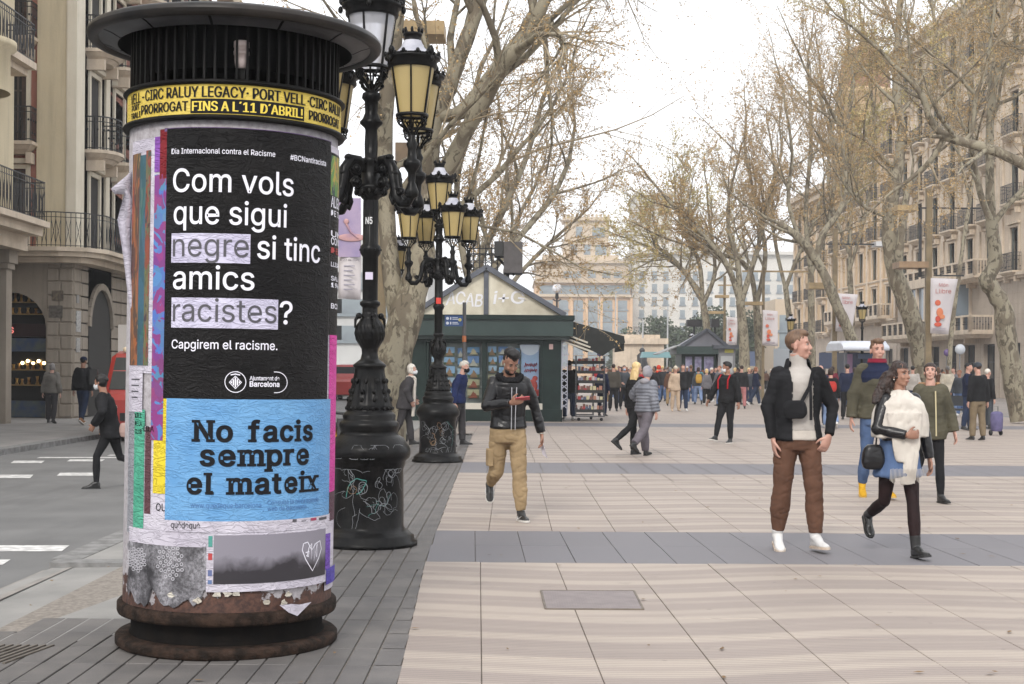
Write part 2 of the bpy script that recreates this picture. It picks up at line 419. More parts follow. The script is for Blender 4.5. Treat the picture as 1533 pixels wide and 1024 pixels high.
# road markings
mk = empty('road_markings'); tag(mk, kind='structure')
def dash(px0, px1, py0, py1, sk=0):
    a, b, c, d = gr(px0, py1), gr(px1, py1), gr(px1 + sk, py0), gr(px0 + sk, py0); s_ = (HC + .1) / HC
    m = MB(); m.quad(*[(p.x * s_, p.y * s_, -.096) for p in (a, b, c, d)]); m.build('painted_line', M_LINE, mk)
dash(-30, 92, 817, 826, 12); dash(-40, 4, 838, 846, 12)
for a, b, c, d in ((-40, 45, 711, 716), (85, 142, 708, 712.5), (16, 62, 690, 693.5), (100, 152, 688, 691), (55, 200, 684.5, 686), (160, 200, 681, 682.5)): dash(a, b, c, d, 5)
# metal cover plate let into the promenade, a drain grate by the column
def mat_plate():
    M = NT('ribbed_metal_plate'); v = M.pos(); sx = M.n('SeparateXYZ'); M.l(v, sx.inputs[0])
    c = M.math('MULTIPLY', M.math('SINE', M.math('MULTIPLY', sx.outputs['X'], 190)), M.math('SINE', M.math('MULTIPLY', sx.outputs['Y'], 190)))
    M.col(M.mix(M.ramp(M.noise(v, 8, 5), [(.3, 0.), (.7, 1.)]), srgb(122, 112, 112), srgb(140, 130, 128))); M.b.inputs['Roughness'].default_value = .5; M.b.inputs['Metallic'].default_value = .3; M.bump(c, .003, .6); return M.m
g0, g1, g2, g3 = gr(817, 912.5), gr(963, 913), gr(949, 885.5), gr(810, 885)
m = MB(); m.add([(g0.x, g0.y, .006), (g1.x, g1.y, .006), (g2.x, g2.y, .006), (g3.x, g3.y, .006)], [(0, 1, 2, 3)]); plate = m.build('metal_cover_plate', mat_plate(), label='rectangular ribbed metal cover plate set in the cream paving', cat='cover plate')
m = MB()
for a, b in ((g0, g1), (g1, g2), (g2, g3), (g3, g0)): m.bar((a.x, a.y, .003), (b.x, b.y, .003), .014, .010)
m.build('frame', PM('plate_frame', (.10, .08, .065), (.16, .13, .1), 9, .6), plate)
c0 = gr(20, 982); m = MB()
for k in range(7): m.bar((c0.x - .25 + k * .045, c0.y - .2, .004), (c0.x - .2 + k * .045 + .05, c0.y + .28, .004), .016, .008)
dr = m.build('drain_grate', PM('grate_iron', (.09, .075, .06), (.14, .12, .1), 9, .6), label='rusty drain grate in the dark paving near the road', cat='drain grate')
# litter: small leaves and specks
lf = MB()
rnd = random.Random(4)
for k in range(140):
    Y = rnd.uniform(6.8, 30); x = rnd.uniform(-.36 * Y, .37 * Y)
    if x < -3.4: continue
    s_ = rnd.uniform(.008, .022); a = rnd.uniform(0, 6.3)
    lf.add([(x + s_*cos(a+q*1.57)*(1.6 if q % 2 else .7), Y + s_*sin(a+q*1.57)*(1.6 if q % 2 else .7), .008 + rnd.uniform(0, .006)) for q in range(4)], [(0, 1, 2, 3)])
lf.build('leaf_litter', PM('dry_leaf', srgb(130, 100, 60), srgb(90, 70, 48), 5, .8, world=True), kind='stuff')
# deeper stain of dark grit round the column foot
# ================================================================== buildings
def stone(name, a, b, courses=None, rough=.85, bump=.006, sc=.6, joint=.35, streak=True):
    M = NT(name); v = M.obj(); sx = M.n('SeparateXYZ'); M.l(v, sx.inputs[0])
    f = M.ramp(M.noise(v, sc, 6, .6), [(.3, 0.), (.7, 1.)]); c = M.mix(f, a, b)
    if streak:
        st = M.ramp(M.noise(M.scalev(v, (1.4, 1.4, .12)), 2.2, 5, .65), [(.50, 0.), (.72, 1.)])
        c = M.mix(M.math('MULTIPLY', st, .38), c, tuple(x * .42 for x in b))
    g = M.noise(v, 24, 5, .7); c = M.mix(M.math('MULTIPLY', g, .22), c, tuple(x * .5 for x in b))
    h = g
    if courses:
        fr = M.math('FRACT', M.math('DIVIDE', sx.outputs['Z'], courses)); j = M.ramp(fr, [(0., 0.), (.05, 1.)])
        c = M.mix(M.math('MULTIPLY', M.math('SUBTRACT', 1.0, j), joint), c, tuple(x * .35 for x in a)); h = M.math('ADD', M.math('MULTIPLY', g, .3), j)
    M.col(c); M.b.inputs['Roughness'].default_value = rough; M.bump(h, bump, .7); return M.m
M_STN_R = stone('warm_sandstone', srgb(222, 206, 184), srgb(200, 182, 162), sc=.35)
M_STN_G = stone('grey_ground_storey_stone', srgb(186, 172, 156), srgb(162, 148, 134), courses=.62)
M_TRIM = stone('carved_trim_stone', srgb(218, 202, 182), srgb(188, 172, 152), sc=1.5)
M_OCHRE = stone('ochre_render', srgb(214, 186, 150), srgb(192, 164, 130), sc=.3)
M_SHUT = PM('grey_green_shutter', srgb(70, 74, 68), srgb(94, 96, 88), 6, .6)
M_SHUTB = PM('brown_shutter', srgb(64, 48, 42), srgb(84, 64, 54), 6, .6)
M_IRON2 = flat((.02, .021, .024), .5)
M_WFRAME = flat(srgb(92, 84, 76), .6)
def window_mesh(w, h, shut=None, arch=False, deep=.28, frame=M_WFRAME, bars=1):
    """in a facade frame: x along wall, y = depth INTO the building, z up; centre bottom at 0"""
    D = {}
    m = MB(); t = .07
    m.box(-w/2, -w/2+t, deep-.04, deep+.03, 0, h); m.box(w/2-t, w/2, deep-.04, deep+.03, 0, h); m.box(-w/2+t, w/2-t, deep-.04, deep+.03, h-t, h); m.box(-w/2+t, w/2-t, deep-.04, deep+.03, 0, t)
    m.box(-.03, .03, deep-.05, deep+.02, t, h-t)
    for k in range(bars): z = h * (.68 if bars == 1 else (k+1)/(bars+1)); m.box(-w/2+t, w/2-t, deep-.045, deep+.015, z, z+.04)
    D['frame'] = m.mesh('window', frame)
    m = MB(); m.box(-w/2+.02, w/2-.02, deep, deep+.02, .02, h-.02); D['pane'] = m.mesh('pane', M_GLASS)
    if shut:
        m = MB(); sw = w * .27
        for s in (-1, 1):
            xa, xb = (-w/2+.01, -w/2+sw) if s < 0 else (w/2-sw, w/2-.01)
            m.box(xa, xb, .05, .09, .02, h-.02)
            n = int(h / .11)
            for k in range(n): m.box(xa+.03, xb-.03, .035, .055, .05 + k*(h-.1)/n, .05 + (k+.55)*(h-.1)/n)
        D['shutter'] = m.mesh('shutter', shut)
    return D
def balcony_mesh(w, d=.75, h=1.05, rail='iron', curved=False, mat=None):
    D = {}; m = MB()
    def ring(dd, ww):
        if not curved: return [(-ww/2, 0), (-ww/2, -dd), (ww/2, -dd), (ww/2, 0)]
        return [(-ww/2, 0)] + [(-ww/2 * cos(t), -dd * (.35 + .65 * sin(t))) for t in [pi * k / 10 for k in range(11)]] + [(ww/2, 0)]
    def extr(dd, ww, z0, z1, shrink=0):
        p = ring(dd, ww); q = ring(dd - shrink, ww - 2*shrink); n = len(p)
        vs = [(x, y, z0) for x, y in q] + [(x, y, z1) for x, y in p]
        m.add(vs, [tuple(reversed(range(n))), tuple(range(n, 2*n))] + [(i, (i+1) % n, n+(i+1) % n, n+i) for i in range(n)], False)
    extr(d, w, -.10, 0); extr(d-.04, w-.08, -.22, -.102, .12); extr(d-.22, w-.34, -.34, -.222, .12)
    for s in (-1, 1): m.box(s*w*.36-.08, s*w*.36+.08, -d*.6, 0, -.62, -.30)
    D['slab'] = m.mesh('balcony', mat or M_TRIM)
    m = MB(); P = ring(d-.07, w-.14)
    if rail == 'iron':
        for a, b in zip(P, P[1:]):
            L = sqrt((a[0]-b[0])**2 + (a[1]-b[1])**2)
            for z in (.06, .85, h): m.bar((a[0], a[1], z), (b[0], b[1], z), .035 if z == h else .022)
            n = max(1, int(L/.11))
            for k in range(n+1): x = a[0]+(b[0]-a[0])*k/n; y = a[1]+(b[1]-a[1])*k/n; m.bar((x, y, .0), (x, y, h), .018)
            for k in range(n):
                x = a[0]+(b[0]-a[0])*(k+.5)/n; y = a[1]+(b[1]-a[1])*(k+.5)/n
                m.ball((x, y, .25 if k % 2 else .62), .035, 5, 4)
        D['railing'] = m.mesh('railing', M_IRON2)
    else:
        for a, b in zip(P, P[1:]):
            L = sqrt((a[0]-b[0])**2 + (a[1]-b[1])**2); m.bar((a[0], a[1], .08), (b[0], b[1], .08), .16, .16); m.bar((a[0], a[1], h), (b[0], b[1], h), .18, .12)
            n = max(1, round(L/1.3))
            for k in range(n+1): x = a[0]+(b[0]-a[0])*k/n; y = a[1]+(b[1]-a[1])*k/n; m.box(x-.13, x+.13, y-.09, y+.09, .1, h-.05)
        D['railing'] = m.mesh('parapet', mat or M_TRIM)
        m = MB()
        for a, b in zip(P, P[1:]):
            L = sqrt((a[0]-b[0])**2 + (a[1]-b[1])**2); n = max(1, int(L/.16))
            for k in range(n): x = a[0]+(b[0]-a[0])*(k+.5)/n; y = a[1]+(b[1]-a[1])*(k+.5)/n; m.bar((x, y, .16), (x, y, h-.06), .03); m.ball((x, y, .5 + .15*(k % 2)), .05, 5, 4)
        D['grille'] = m.mesh('grille', M_IRON2)
    return D
def put(D, parent, loc, rz=0, names=None):
    """first mesh becomes the part, the rest its sub-parts"""
    top = None
    for k, me in D.items():
        o = meshobj(me.name.split('.')[0], me, parent if top is None else top, loc if top is None else (0, 0, 0), rz if top is None else 0)
        if top is None: top = o
    return top
class Facade:
    """local frame: x along the wall, y into the building, z up"""
    def __init__(s, name, a, b, label, cat='building', depth=14):
        a, b = Vector((a[0], a[1], 0)), Vector((b[0], b[1], 0)); s.L = (b - a).length
        s.root = empty(name, a, atan2(b.y - a.y, b.x - a.x), label, cat); s.depth = depth
    def wall(s, rows, mat, name='wall', x0=0, x1=None, y=0, thick=.32, core=True):
        """rows: (z0, z1, [(xc, w, oz0, oz1), ...]) with rectangular openings"""
        x1 = s.L if x1 is None else x1; m = MB()
        for z0, z1, ops in rows:
            ops = sorted(ops); x = x0
            for xc, w, a, b in ops:
                m.box(x, xc-w/2, y, y+thick, z0, z1)
                if a > z0 + .001: m.box(xc-w/2, xc+w/2, y, y+thick, z0, a)
                if b < z1 - .001: m.box(xc-w/2, xc+w/2, y, y+thick, b, z1)
                x = xc+w/2
            m.box(x, x1, y, y+thick, z0, z1)
        o = m.build(name, mat, s.root)
        if core:
            m = MB(); m.box(x0+.02, x1-.02, y+thick+.12, y+s.depth, rows[0][0], rows[-1][1]-.05); m.build('building_core', flat((.03, .028, .026), .9), s.root)
        return o
    def band(s, z, h, d, mat=M_TRIM, x0=0, x1=None, name='cornice', y=0, dent=0):
        x1 = s.L if x1 is None else x1; m = MB()
        m.box(x0-.05, x1+.05, y-d*.55, y-.003, z, z+h*.45); m.box(x0-.1, x1+.1, y-d, y-.003, z+h*.45+.003, z+h)
        if dent:
            n = int((x1-x0)/dent)
            for k in range(n): x = x0+(k+.5)*dent; m.box(x-dent*.25, x+dent*.25, y-d*.8, y-.004, z-h*.3, z-.003)
        return m.build(name, mat, s.root)
    def surround(s, xc, w, z0, z1, mat=M_TRIM, t=.16, d=.07, ped=True):
        m = MB(); m.box(xc-w/2-t, xc-w/2-.002, -d, -.002, z0, z1+t); m.box(xc+w/2+.002, xc+w/2+t, -d, -.002, z0, z1+t); m.box(xc-w/2, xc+w/2, -d, -.002, z1, z1+t-.01)
        if ped: m.box(xc-w/2-t-.1, xc+w/2+t+.1, -d*2.8, -.002, z1+t+.02, z1+t+.16)
        return m
# ---- the right-hand row: facade line about X = 29, drawing in slightly
RX = lambda Y: 32.0 - .03 * Y
def px_to_row(px):
    u = (px - PX0) / FPX; Y = 32.0 / (u + .03); return (RX(Y), Y)
def standard_block(name, pxa, pxb, label, H, storeys, pitch, wallmat, base=M_STN_G, base_h=5.0, first='stone', shut=M_SHUT, extra=None, w=1.25, balc=(0,), parapet=False, skip=()):
    a, b = px_to_row(pxa), px_to_row(pxb)     # pxa > pxb : local x runs away from the camera; facade must face -X
    F = Facade(name, b, a, label)             # so that +y (into the building) points away from the street
    n = max(1, int(F.L / pitch)); xs = [(k + .5) * F.L / n for k in range(n)]
    sh = (H - base_h) / storeys
    rows = [(-.2, base_h, [(x, 1.9, -.2, 3.3) for x in xs])]; ops = []
    for q in range(storeys):
        z0 = base_h + q * sh; z1 = z0 + sh; o0, o1 = z0 + .12, z0 + min(2.7, sh - .6); ops.append((o0, o1))
        rows.append((z0, z1, [(x, w, o0, o1) for x in xs]))
    F.wall(rows[:1], base, 'ground_storey_wall'); F.wall(rows[1:], wallmat, 'wall')
    wm = window_mesh(w, ops[0][1]-ops[0][0], shut); bm = balcony_mesh(w + .9, .55); sm = MB()
    for q, (o0, o1) in enumerate(ops):
        for k, x in enumerate(xs):
            put(wm, F.root, (x, 0, o0)); s_ = F.surround(x, w, o0, o1); sm.add(s_.v, s_.f, False)
            if q not in skip and not (q == 0 and first == 'stone'): put(bm, F.root, (x, 0, o0-.02))
    sm.build('window_surround', M_TRIM, F.root, kind='stuff')
    bg_ = window_mesh(1.9, 3.45, None, deep=.3, frame=M_IRON2)
    for x in xs: put(bg_, F.root, (x, 0, -.18))
    F.band(base_h-.35, .35, .35); F.band(H-.1, .9, .9, dent=.55)
    for q in range(1, storeys): F.band(base_h + q*sh - .12, .16, .10, name='string_course')
    if first == 'stone':
        D = balcony_mesh(F.L * .84, 1.0, 1.0, 'stone'); put(D, F.root, (F.L*.5, 0, ops[0][0]-.02))
    m = MB(); npl = n + 1
    for k in range(npl): x = min(max(k * F.L / n, .25), F.L - .25); m.box(x-.22, x+.22, -.12, -.003, base_h+.01, H-.12)
    m.build('pilaster', M_TRIM, F.root)
    if parapet:
        m = MB(); m.box(0, F.L, .1, .35, H+.82, H+1.7); m.build('parapet_wall', wallmat, F.root)
    return F, xs, ops
F1, xs1, ops1 = standard_block('apartment_building', 1640, 1497, 'tall stone block with curved balconies at the edge of the row', 27.5, 5, 4.2, M_STN_R, base_h=7.4, first='iron')
F2, xs2, ops2 = standard_block('apartment_building', 1496, 1343, 'pale stone apartment block with a glazed bow and balustraded balconies', 24.5, 5, 3.4, M_STN_R, base_h=7.4, skip=())
F3, xs3, ops3 = standard_block('apartment_building', 1342, 1243, 'ochre corner block with white balustrade and domed turret', 21.0, 5, 3.7, M_OCHRE, base_h=5.6, skip=(1,))
F4, xs4, ops4 = standard_block('apartment_building', 1242, 1188, 'beige block farther up the row beyond the domed corner', 17.5, 4, 3.8, M_OCHRE, base_h=5.0, first='iron')
# domed turret on the ochre block
tx = .5; m = MB()
m.lathe([(2.6, 15.5), (2.6, 21.2), (2.9, 21.5), (2.9, 21.9), (2.3, 22.0), (2.2, 25.2), (2.6, 25.5), (2.6, 25.9), (2.2, 26.0)], 20, c=(tx+1.8, 2.2, 0)); m.build('turret', M_OCHRE, F3.root)
m = MB(); m.lathe([(2.25, 25.95), (2.2, 27.2), (1.9, 28.4), (1.3, 29.4), (.5, 30.0), (.3, 30.3), (.3, 31.0), (0, 31.4)], 20, c=(tx+1.8, 2.2, 0)); m.build('dome', PM('dome_tiles', srgb(150, 110, 80), srgb(120, 92, 72), 9, .7), F3.root)
tw = window_mesh(.8, 1.9, None, deep=.0)
for k in range(5):
    a = pi + pi * k / 6 + .3; put(tw, F3.root, (tx+1.8+2.26*cos(a), 2.2+2.26*sin(a), 22.6), a + pi/2)
# glazed bow with arched lights on the pale block (first floor level, between the two balustrades)
bw = MB(); cxb = F2.L * .52; W = F2.L * .48
pts = [(cxb-W/2, -.0), (cxb-W/2+.5, -1.0), (cxb+W/2-.5, -1.0), (cxb+W/2, 0)]
for (x0, y0), (x1, y1) in zip(pts, pts[1:]):
    L_ = sqrt((x1-x0)**2 + (y1-y0)**2); n = max(1, int(L_/1.5))
    for k in range(n+1):
        x, y = x0+(x1-x0)*k/n, y0+(y1-y0)*k/n; bw.box(x-.16, x+.16, y-.14, y+.14, 4.2, 7.6)
    bw.bar((x0, y0, 4.0), (x1, y1, 4.0), .5, .5); bw.bar((x0, y0, 7.6), (x1, y1, 7.6), .5, .6)
bw.build('bow_front', M_TRIM, F2.root)
m = MB()
for (x0, y0), (x1, y1) in zip(pts, pts[1:]): m.bar((x0, y0+.05, 5.8), (x1, y1+.05, 5.8), .06, 3.3)
m.build('bow_glazing', M_GLASS2, F2.root)
put(balcony_mesh(F2.L*.9, 1.5, 1.0, 'stone'), F2.root, (F2.L*.5, 0, 4.0))
# ---- the two blocks on the road side
M_CREAMB = stone('cream_render', srgb(216, 202, 172), srgb(198, 184, 154), sc=.4)
M_PINK = stone('salmon_render', srgb(176, 120, 104), srgb(156, 104, 90), sc=.5)
M_STN_L = stone('grey_rusticated_stone', srgb(156, 144, 130), srgb(130, 120, 108), sc=.8)
M_STN_LB = stone('grey_ashlar_block', srgb(160, 149, 135), srgb(134, 124, 112), sc=.8)
M_CREAMP = stone('pale_cream_pilaster', srgb(228, 220, 202), srgb(208, 198, 178), sc=.5)
GX, GY = -12.9, 41.8
B = empty('corner_building', (GX, GY, 0), 0, 'cream and salmon corner building with arched shop fronts and iron balconies', 'building')
class Sub(Facade):
    def __init__(s, root, loc, rz, L, depth=10):
        s.frame = (Vector(loc), rz); s.root = root; s.L = L; s.depth = depth
# the front that looks down the street (normal -Y), and the flank along the street (normal +X)
def bpart(mb, name, mat, side='front', parent=None):
    if side == 'flank': mb.move(Matrix.Rotation(pi/2, 4, 'Z') @ Matrix.Translation((0, 0, 0)))
    return mb.build(name, mat, parent or B)
# front wall, ground storey: one great arch; x runs -6..0 ; flank: local x runs 0..40 away from the camera, y = -X
def arch_wall(x0, x1, z1, arches, y=0, t=.5):
    m = MB(); x = x0
    for xc, w, zs in arches:
        r = w/2; m.box(x, xc-r, y, y+t, -.1, z1)
        n = 12; arc = [(xc - r*cos(pi*k/n), zs + r*sin(pi*k/n)) for k in range(n+1)]
        for (a, za), (b, zb_) in zip(arc, arc[1:]):
            m.add([(a, y, za), (b, y, zb_), (b, y, z1), (a, y, z1), (a, y+t, za), (b, y+t, zb_), (b, y+t, z1), (a, y+t, z1)], [(0,1,2,3), (7,6,5,4), (0,4,5,1)], False)
        x = xc+r
    m.box(x, x1, y, y+t, -.1, z1); return m
ZB = 4.85
FA = [(-1.45 - .4, 2.1, 2.65)]
KA = [(2.7 + 4.6*k, 2.3, 2.75) for k in range(8)]
MF = Matrix.Rotation(pi/2, 4, 'Z')   # local x -> +Y, local y(in) -> -X
m = arch_wall(-7, 0, ZB, FA); m.build('front_ground_wall', M_STN_L, B)
m = arch_wall(.5, 40, ZB, KA); m.move(MF); m.build('flank_ground_wall', M_STN_L, B)
# rusticated ashlar blocks laid proud of the wall, each its own piece
bl = {}
def ashlar(x, z, w, h, flank):
    k = (round(w, 2), round(h, 2), flank)
    if k not in bl:
        b_ = MB(); g = .014; c = .02
        vs = [(g, 0, g), (w-g, 0, g), (w-g, 0, h-g), (g, 0, h-g), (g+c, -.035, g+c), (w-g-c, -.035, g+c), (w-g-c, -.035, h-g-c), (g+c, -.035, h-g-c)]
        b_.add(vs, [(0,1,5,4), (1,2,6,5), (2,3,7,6), (3,0,4,7), (4,5,6,7)], False)
        if flank: b_.move(MF)
        bl[k] = b_.mesh('ashlar_block', M_STN_LB)
    meshobj('ashlar_block', bl[k], B, (x, -.002, z) if not flank else (.002, x, z))
for r in range(12):
    z = .02 + r * .40; h = .40
    off = (r % 2) * .3
    for (xa, xb) in ((-.78, 0.0), ):
        ashlar(xa if r % 2 else xa, z, .42 if r % 2 else .36, h, False); ashlar(xa + (.42 if r % 2 else .36), z, .36 if r % 2 else .42, h, False)
    ashlar(0.0, z, .78 if r % 2 else .66, h, True); ashlar(.78 if r % 2 else .66, z, .6 if r % 2 else .72, h, True)
    if r < 12:
        for k in range(4):
            c0 = KA[k][0] + 1.22; 
            for q in range(2 if (z > 3.6 or True) else 0): ashlar(c0 + q * 1.05, z, 1.05, h, True)
# shop windows behind the arches
M_SHOPG = glass('shop_glass', (.016, .015, .014), .1)
def goods_mat():
    M = NT('window_display_goods'); v = M.n('TexVoronoi', Scale=5.0); M.l(M.scalev(M.obj(), (1, 1, 2)), v.inputs['Vector'])
    M.col(M.mix(M.ramp(v.outputs['Distance'], [(.1, 1.), (.35, 0.)]), (.02, .015, .01), srgb(200, 150, 70))); return M.m
m = MB(); xc, w, zs = FA[0]; m.box(xc-w/2, xc+w/2, .42, .46, 0, zs+w/2+.05); m.build('shop_window', M_SHOPG, B)
M_SHOPF = PM('shop_front_metal', srgb(82, 88, 82), srgb(44, 62, 96), 3, .5)
for z_, z2_ in ((1.96, 2.35), (.02, .5)): m = MB(); m.box(xc-w/2, xc+w/2, .28, .40, z_, z2_); m.build('shop_fascia', M_SHOPF, B)
m = MB(); 
for z_ in (.95, 1.4, 3.05, 3.4): m = MB(); m.box(xc-w/2+.05, xc+w/2-.05, .30, .40, z_, z_+.03); m.build('display_shelf', flat(srgb(150, 120, 70), .4), B)
rg = random.Random(2); m = MB()
for z_ in (.98, 1.43, 3.08, 3.43):
    x = xc - w/2 + .12
    while x < xc + w/2 - .12: hh = rg.uniform(.1, .26); m.lathe([(0, 0), (.06, 0), (.03, hh*.5), (.05, hh), (0, hh)], 7, c=(x, .34, z_)); x += rg.uniform(.14, .26)
m.build('display_goods', PM('brass_goods', srgb(190, 150, 80), srgb(120, 80, 50), 7, .3, metal=.6), B, kind='stuff')
EM = NT('shop_lamp_glow'); EM.col((1, .8, .45)); EM.b.inputs['Emission Color'].default_value = (1, .72, .35, 1); EM.b.inputs['Emission Strength'].default_value = 6.0
for q in range(5):
    m = MB(); m.ball((0, 0, 0), .05, 8, 6); m.build('display_lamp', EM.m, B, loc=(xc + .25 + .16*q, .33, 1.62 + .06 * (q % 2)))
def sign3(s, cap, mat, parent, M_, bold=.02, depth=.03, name='sign_lettering'):
    v, f = text2d(s, bold); k = cap / CAPU; x0 = v[:, 0].min(); n = len(v)
    vs = [tuple(M_ @ Vector(((x-x0)*k, -depth, y*k))) for x, y in v]
    mb = MB(); mb.add(vs, f, False); return mb.build(name, mat, parent)
EMR = NT('lit_red_letters'); EMR.col(srgb(230, 120, 110)); EMR.b.inputs['Emission Color'].default_value = (*srgb(235, 130, 120), 1); EMR.b.inputs['Emission Strength'].default_value = .7
sign3('CASAS', .17, EMR.m, B, Matrix.Translation((xc - .75, .26, 2.50)))
m = MB(); m.box(xc-w/2, xc+w/2, .27, .40, 2.40, 2.78); m.build('sign_box', flat(srgb(40, 18, 18), .4), B)
for k in range(8):
    xk, wk, zk = KA[k]; m = MB(); m.box(xk-wk/2, xk+wk/2, .42, .46, 0, zk+wk/2+.05); m.move(MF); m.build('shop_window', M_SHOPG, B)
    m = MB(); m.box(xk-wk/2, xk+wk/2, .36, .41, 1.9, 2.75); m.box(xk-.05, xk+.05, .35, .405, 2.76, zk+wk/2); m.move(MF); m.build('transom_panel', PM('transom_paint', srgb(96, 98, 88), srgb(80, 82, 74), 4, .5), B)
    # moulded arch ring
    m = MB(); r = wk/2
    arc = [(xk - (r+.12)*cos(pi*q/14), zk + (r+.12)*sin(pi*q/14)) for q in range(15)]
    for a_, b_ in zip(arc, arc[1:]): m.bar((a_[0], -.05, a_[1]), (b_[0], -.05, b_[1]), .2, .1, up=(0, 1, 0))
    m.move(MF); m.build('arch_ring', M_STN_LB, B)
sign3('CASAS', .2, EMR.m, B, MF @ Matrix.Translation((1.75, .2, 2.82)))
for (x, z, w_, h_, c) in ((-.62, 3.45, .34, .30, (120, 108, 92)), (-.70, 2.95, .40, .36, (104, 98, 90))):
    m = MB(); m.box(x, x+w_, -.06, -.04, z, z+h_); p_ = m.build('wall_plaque', PM('ceramic_plaque', srgb(*c), srgb(70, 64, 60), 14, .4), B)
for (x, z, w_, h_, c) in ((.15, 3.4, .22, .24, (130, 128, 124)), (.12, 2.55, .42, .62, (186, 184, 182)), (.14, 1.95, .36, .42, (176, 172, 168))):
    m = MB(); m.box(x, x+w_, -.06, -.04, z, z+h_); m.move(MF); m.build('wall_plaque', PM('enamel_plaque', srgb(*c), srgb(120, 120, 120), 14, .4), B)
# first-floor terrace slab with corner railing
m = MB()
for (o, z0, z1) in ((.95, ZB, ZB+.12), (.8, ZB-.14, ZB-.003), (.5, ZB-.30, ZB-.143)):
    pts_ = [(-7, -o), (-.2, -o), (o*.62, -o*.62), (o, .2), (o, 40), (-.5, 40), (-.5, .4), (-7, .4)]; n = len(pts_)
    m.add([(x, y, z0) for x, y in pts_] + [(x, y, z1) for x, y in pts_], [tuple(reversed(range(n))), tuple(range(n, 2*n))] + [(i, (i+1) % n, n+(i+1) % n, n+i) for i in range(n)], False)
m.build('terrace_slab', M_TRIM, B)
def rail(path, z, h=1.0, step=.13, name='railing', parent=None, mat=M_IRON2, fancy=True):
    m = MB()
    for a, b in zip(path, path[1:]):
        L = sqrt((a[0]-b[0])**2 + (a[1]-b[1])**2); n = max(1, int(L/step))
        for q in (.05, h*.86, h): m.bar((a[0], a[1], z+q), (b[0], b[1], z+q), .03 if q == h else .018)
        for k in range(n):
            x, y = a[0]+(b[0]-a[0])*k/n, a[1]+(b[1]-a[1])*k/n; x2, y2 = a[0]+(b[0]-a[0])*(k+1)/n, a[1]+(b[1]-a[1])*(k+1)/n
            m.bar((x, y, z), (x, y, z+h), .016)
            if fancy and k % 2 == 0:
                m.bar((x, y, z+.1), (x2, y2, z+h*.8), .013); m.bar((x2, y2, z+.1), (x, y, z+h*.8), .013)
    return m.build(name, mat, parent or B)
rail([(-7, -.88), (-.25, -.88), (.5, -.5), (.88, .25), (.88, 34)], ZB+.12)
# upper storeys
SH = 3.05; Z0 = ZB + .12; NS = 4
fr = []; fl = []
fx = [(-3.1, .9), (-1.78, .9)]
for q in range(NS):
    z = Z0 + q * SH; fr.append((z, z+SH, [(-1.72, .62, z+.05, z+2.35)])); fl.append((z, z+SH, [(1.9, .95, z+.05, z+2.35)] + [(4.6+3.1*k, 1.05, z+.05, z+2.35) for k in range(9)]))
def rowwall(rows, x0, x1, t=.3):
    m = MB()
    for z0, z1, ops in rows:
        x = x0
        for xc_, w_, a, b in ops:
            m.box(x, xc_-w_/2, 0, t, z0, z1); m.box(xc_-w_/2, xc_+w_/2, 0, t, z0, a); m.box(xc_-w_/2, xc_+w_/2, 0, t, b, z1); x = xc_+w_/2
        m.box(x, x1, 0, t, z0, z1)
    return m
rowwall(fr, -7, -1.08).build('front_wall', M_PINK, B)
m = MB(); m.box(-1.08, -.18, -.10, .3, Z0, Z0+NS*SH); m.build('cream_panel', M_CREAMB, B)
m = MB(); m.box(-.18, .10, -.16, .3, Z0, Z0+NS*SH); m.box(-.22, -.177, -.12, -.02, Z0, Z0+NS*SH); m.build('corner_pilaster', M_CREAMP, B)
rowwall(fl, .3, 3.1).move(MF).build('flank_wall', M_PINK, B)
fl2 = [(z0, z1, ops[1:]) for z0, z1, ops in fl]
m = rowwall(fl2, 3.1, 40).move(MF); m.build('flank_wall', M_CREAMB, B)
m = MB(); m.box(3.0, 3.45, -.07, -.003, Z0, Z0+NS*SH); m.box(.30, .75, -.07, -.003, Z0, Z0+NS*SH); m.move(MF); m.build('flank_pilaster', M_CREAMP, B)
wF = window_mesh(.62, 2.3, M_SHUTB, deep=.2); wK = window_mesh(1.0, 2.3, M_SHUTB, deep=.2)
bF = balcony_mesh(1.35, .62, 1.0); bK = balcony_mesh(1.9, .9, 1.0, curved=True)
sf = MB(); sk_ = MB(); H_ = Facade.__new__(Facade)
for q in range(NS):
    z = Z0 + q*SH
    put(wF, B, (-1.72, 0, z+.05)); s_ = H_.surround(-1.72, .62, z+.05, z+2.35, t=.13); sf.add(s_.v, s_.f)
    if q: put(bF, B, (-1.72, 0, z+.04))
    for k, (xc_, w_, a, b) in enumerate(fl[q][2]):
        put(wK, B, (0, xc_, z+.05), pi/2); s_ = H_.surround(xc_, w_, z+.05, z+2.35, t=.15); sk_.add(s_.v, s_.f)
        if q: put(bK, B, (0, xc_, z+.04), pi/2)
sf.build('window_surround', M_CREAMP, B, kind='stuff'); sk_.move(MF).build('window_surround', M_CREAMP, B, kind='stuff')
m = MB(); m.box(-7, 0, .75, 9, 0, Z0+NS*SH-.1); m.box(-9, -.75, .76, 40, 0, Z0+NS*SH-.1); m.build('building_core', flat((.03, .028, .026), .9), B)
m = MB(); m.box(-7.2, .9, -.8, .2, Z0+NS*SH+.003, Z0+NS*SH+.5); m.box(.2, .9, .203, 40, Z0+NS*SH+.003, Z0+NS*SH+.5); m.build('roof_cornice', M_TRIM, B)
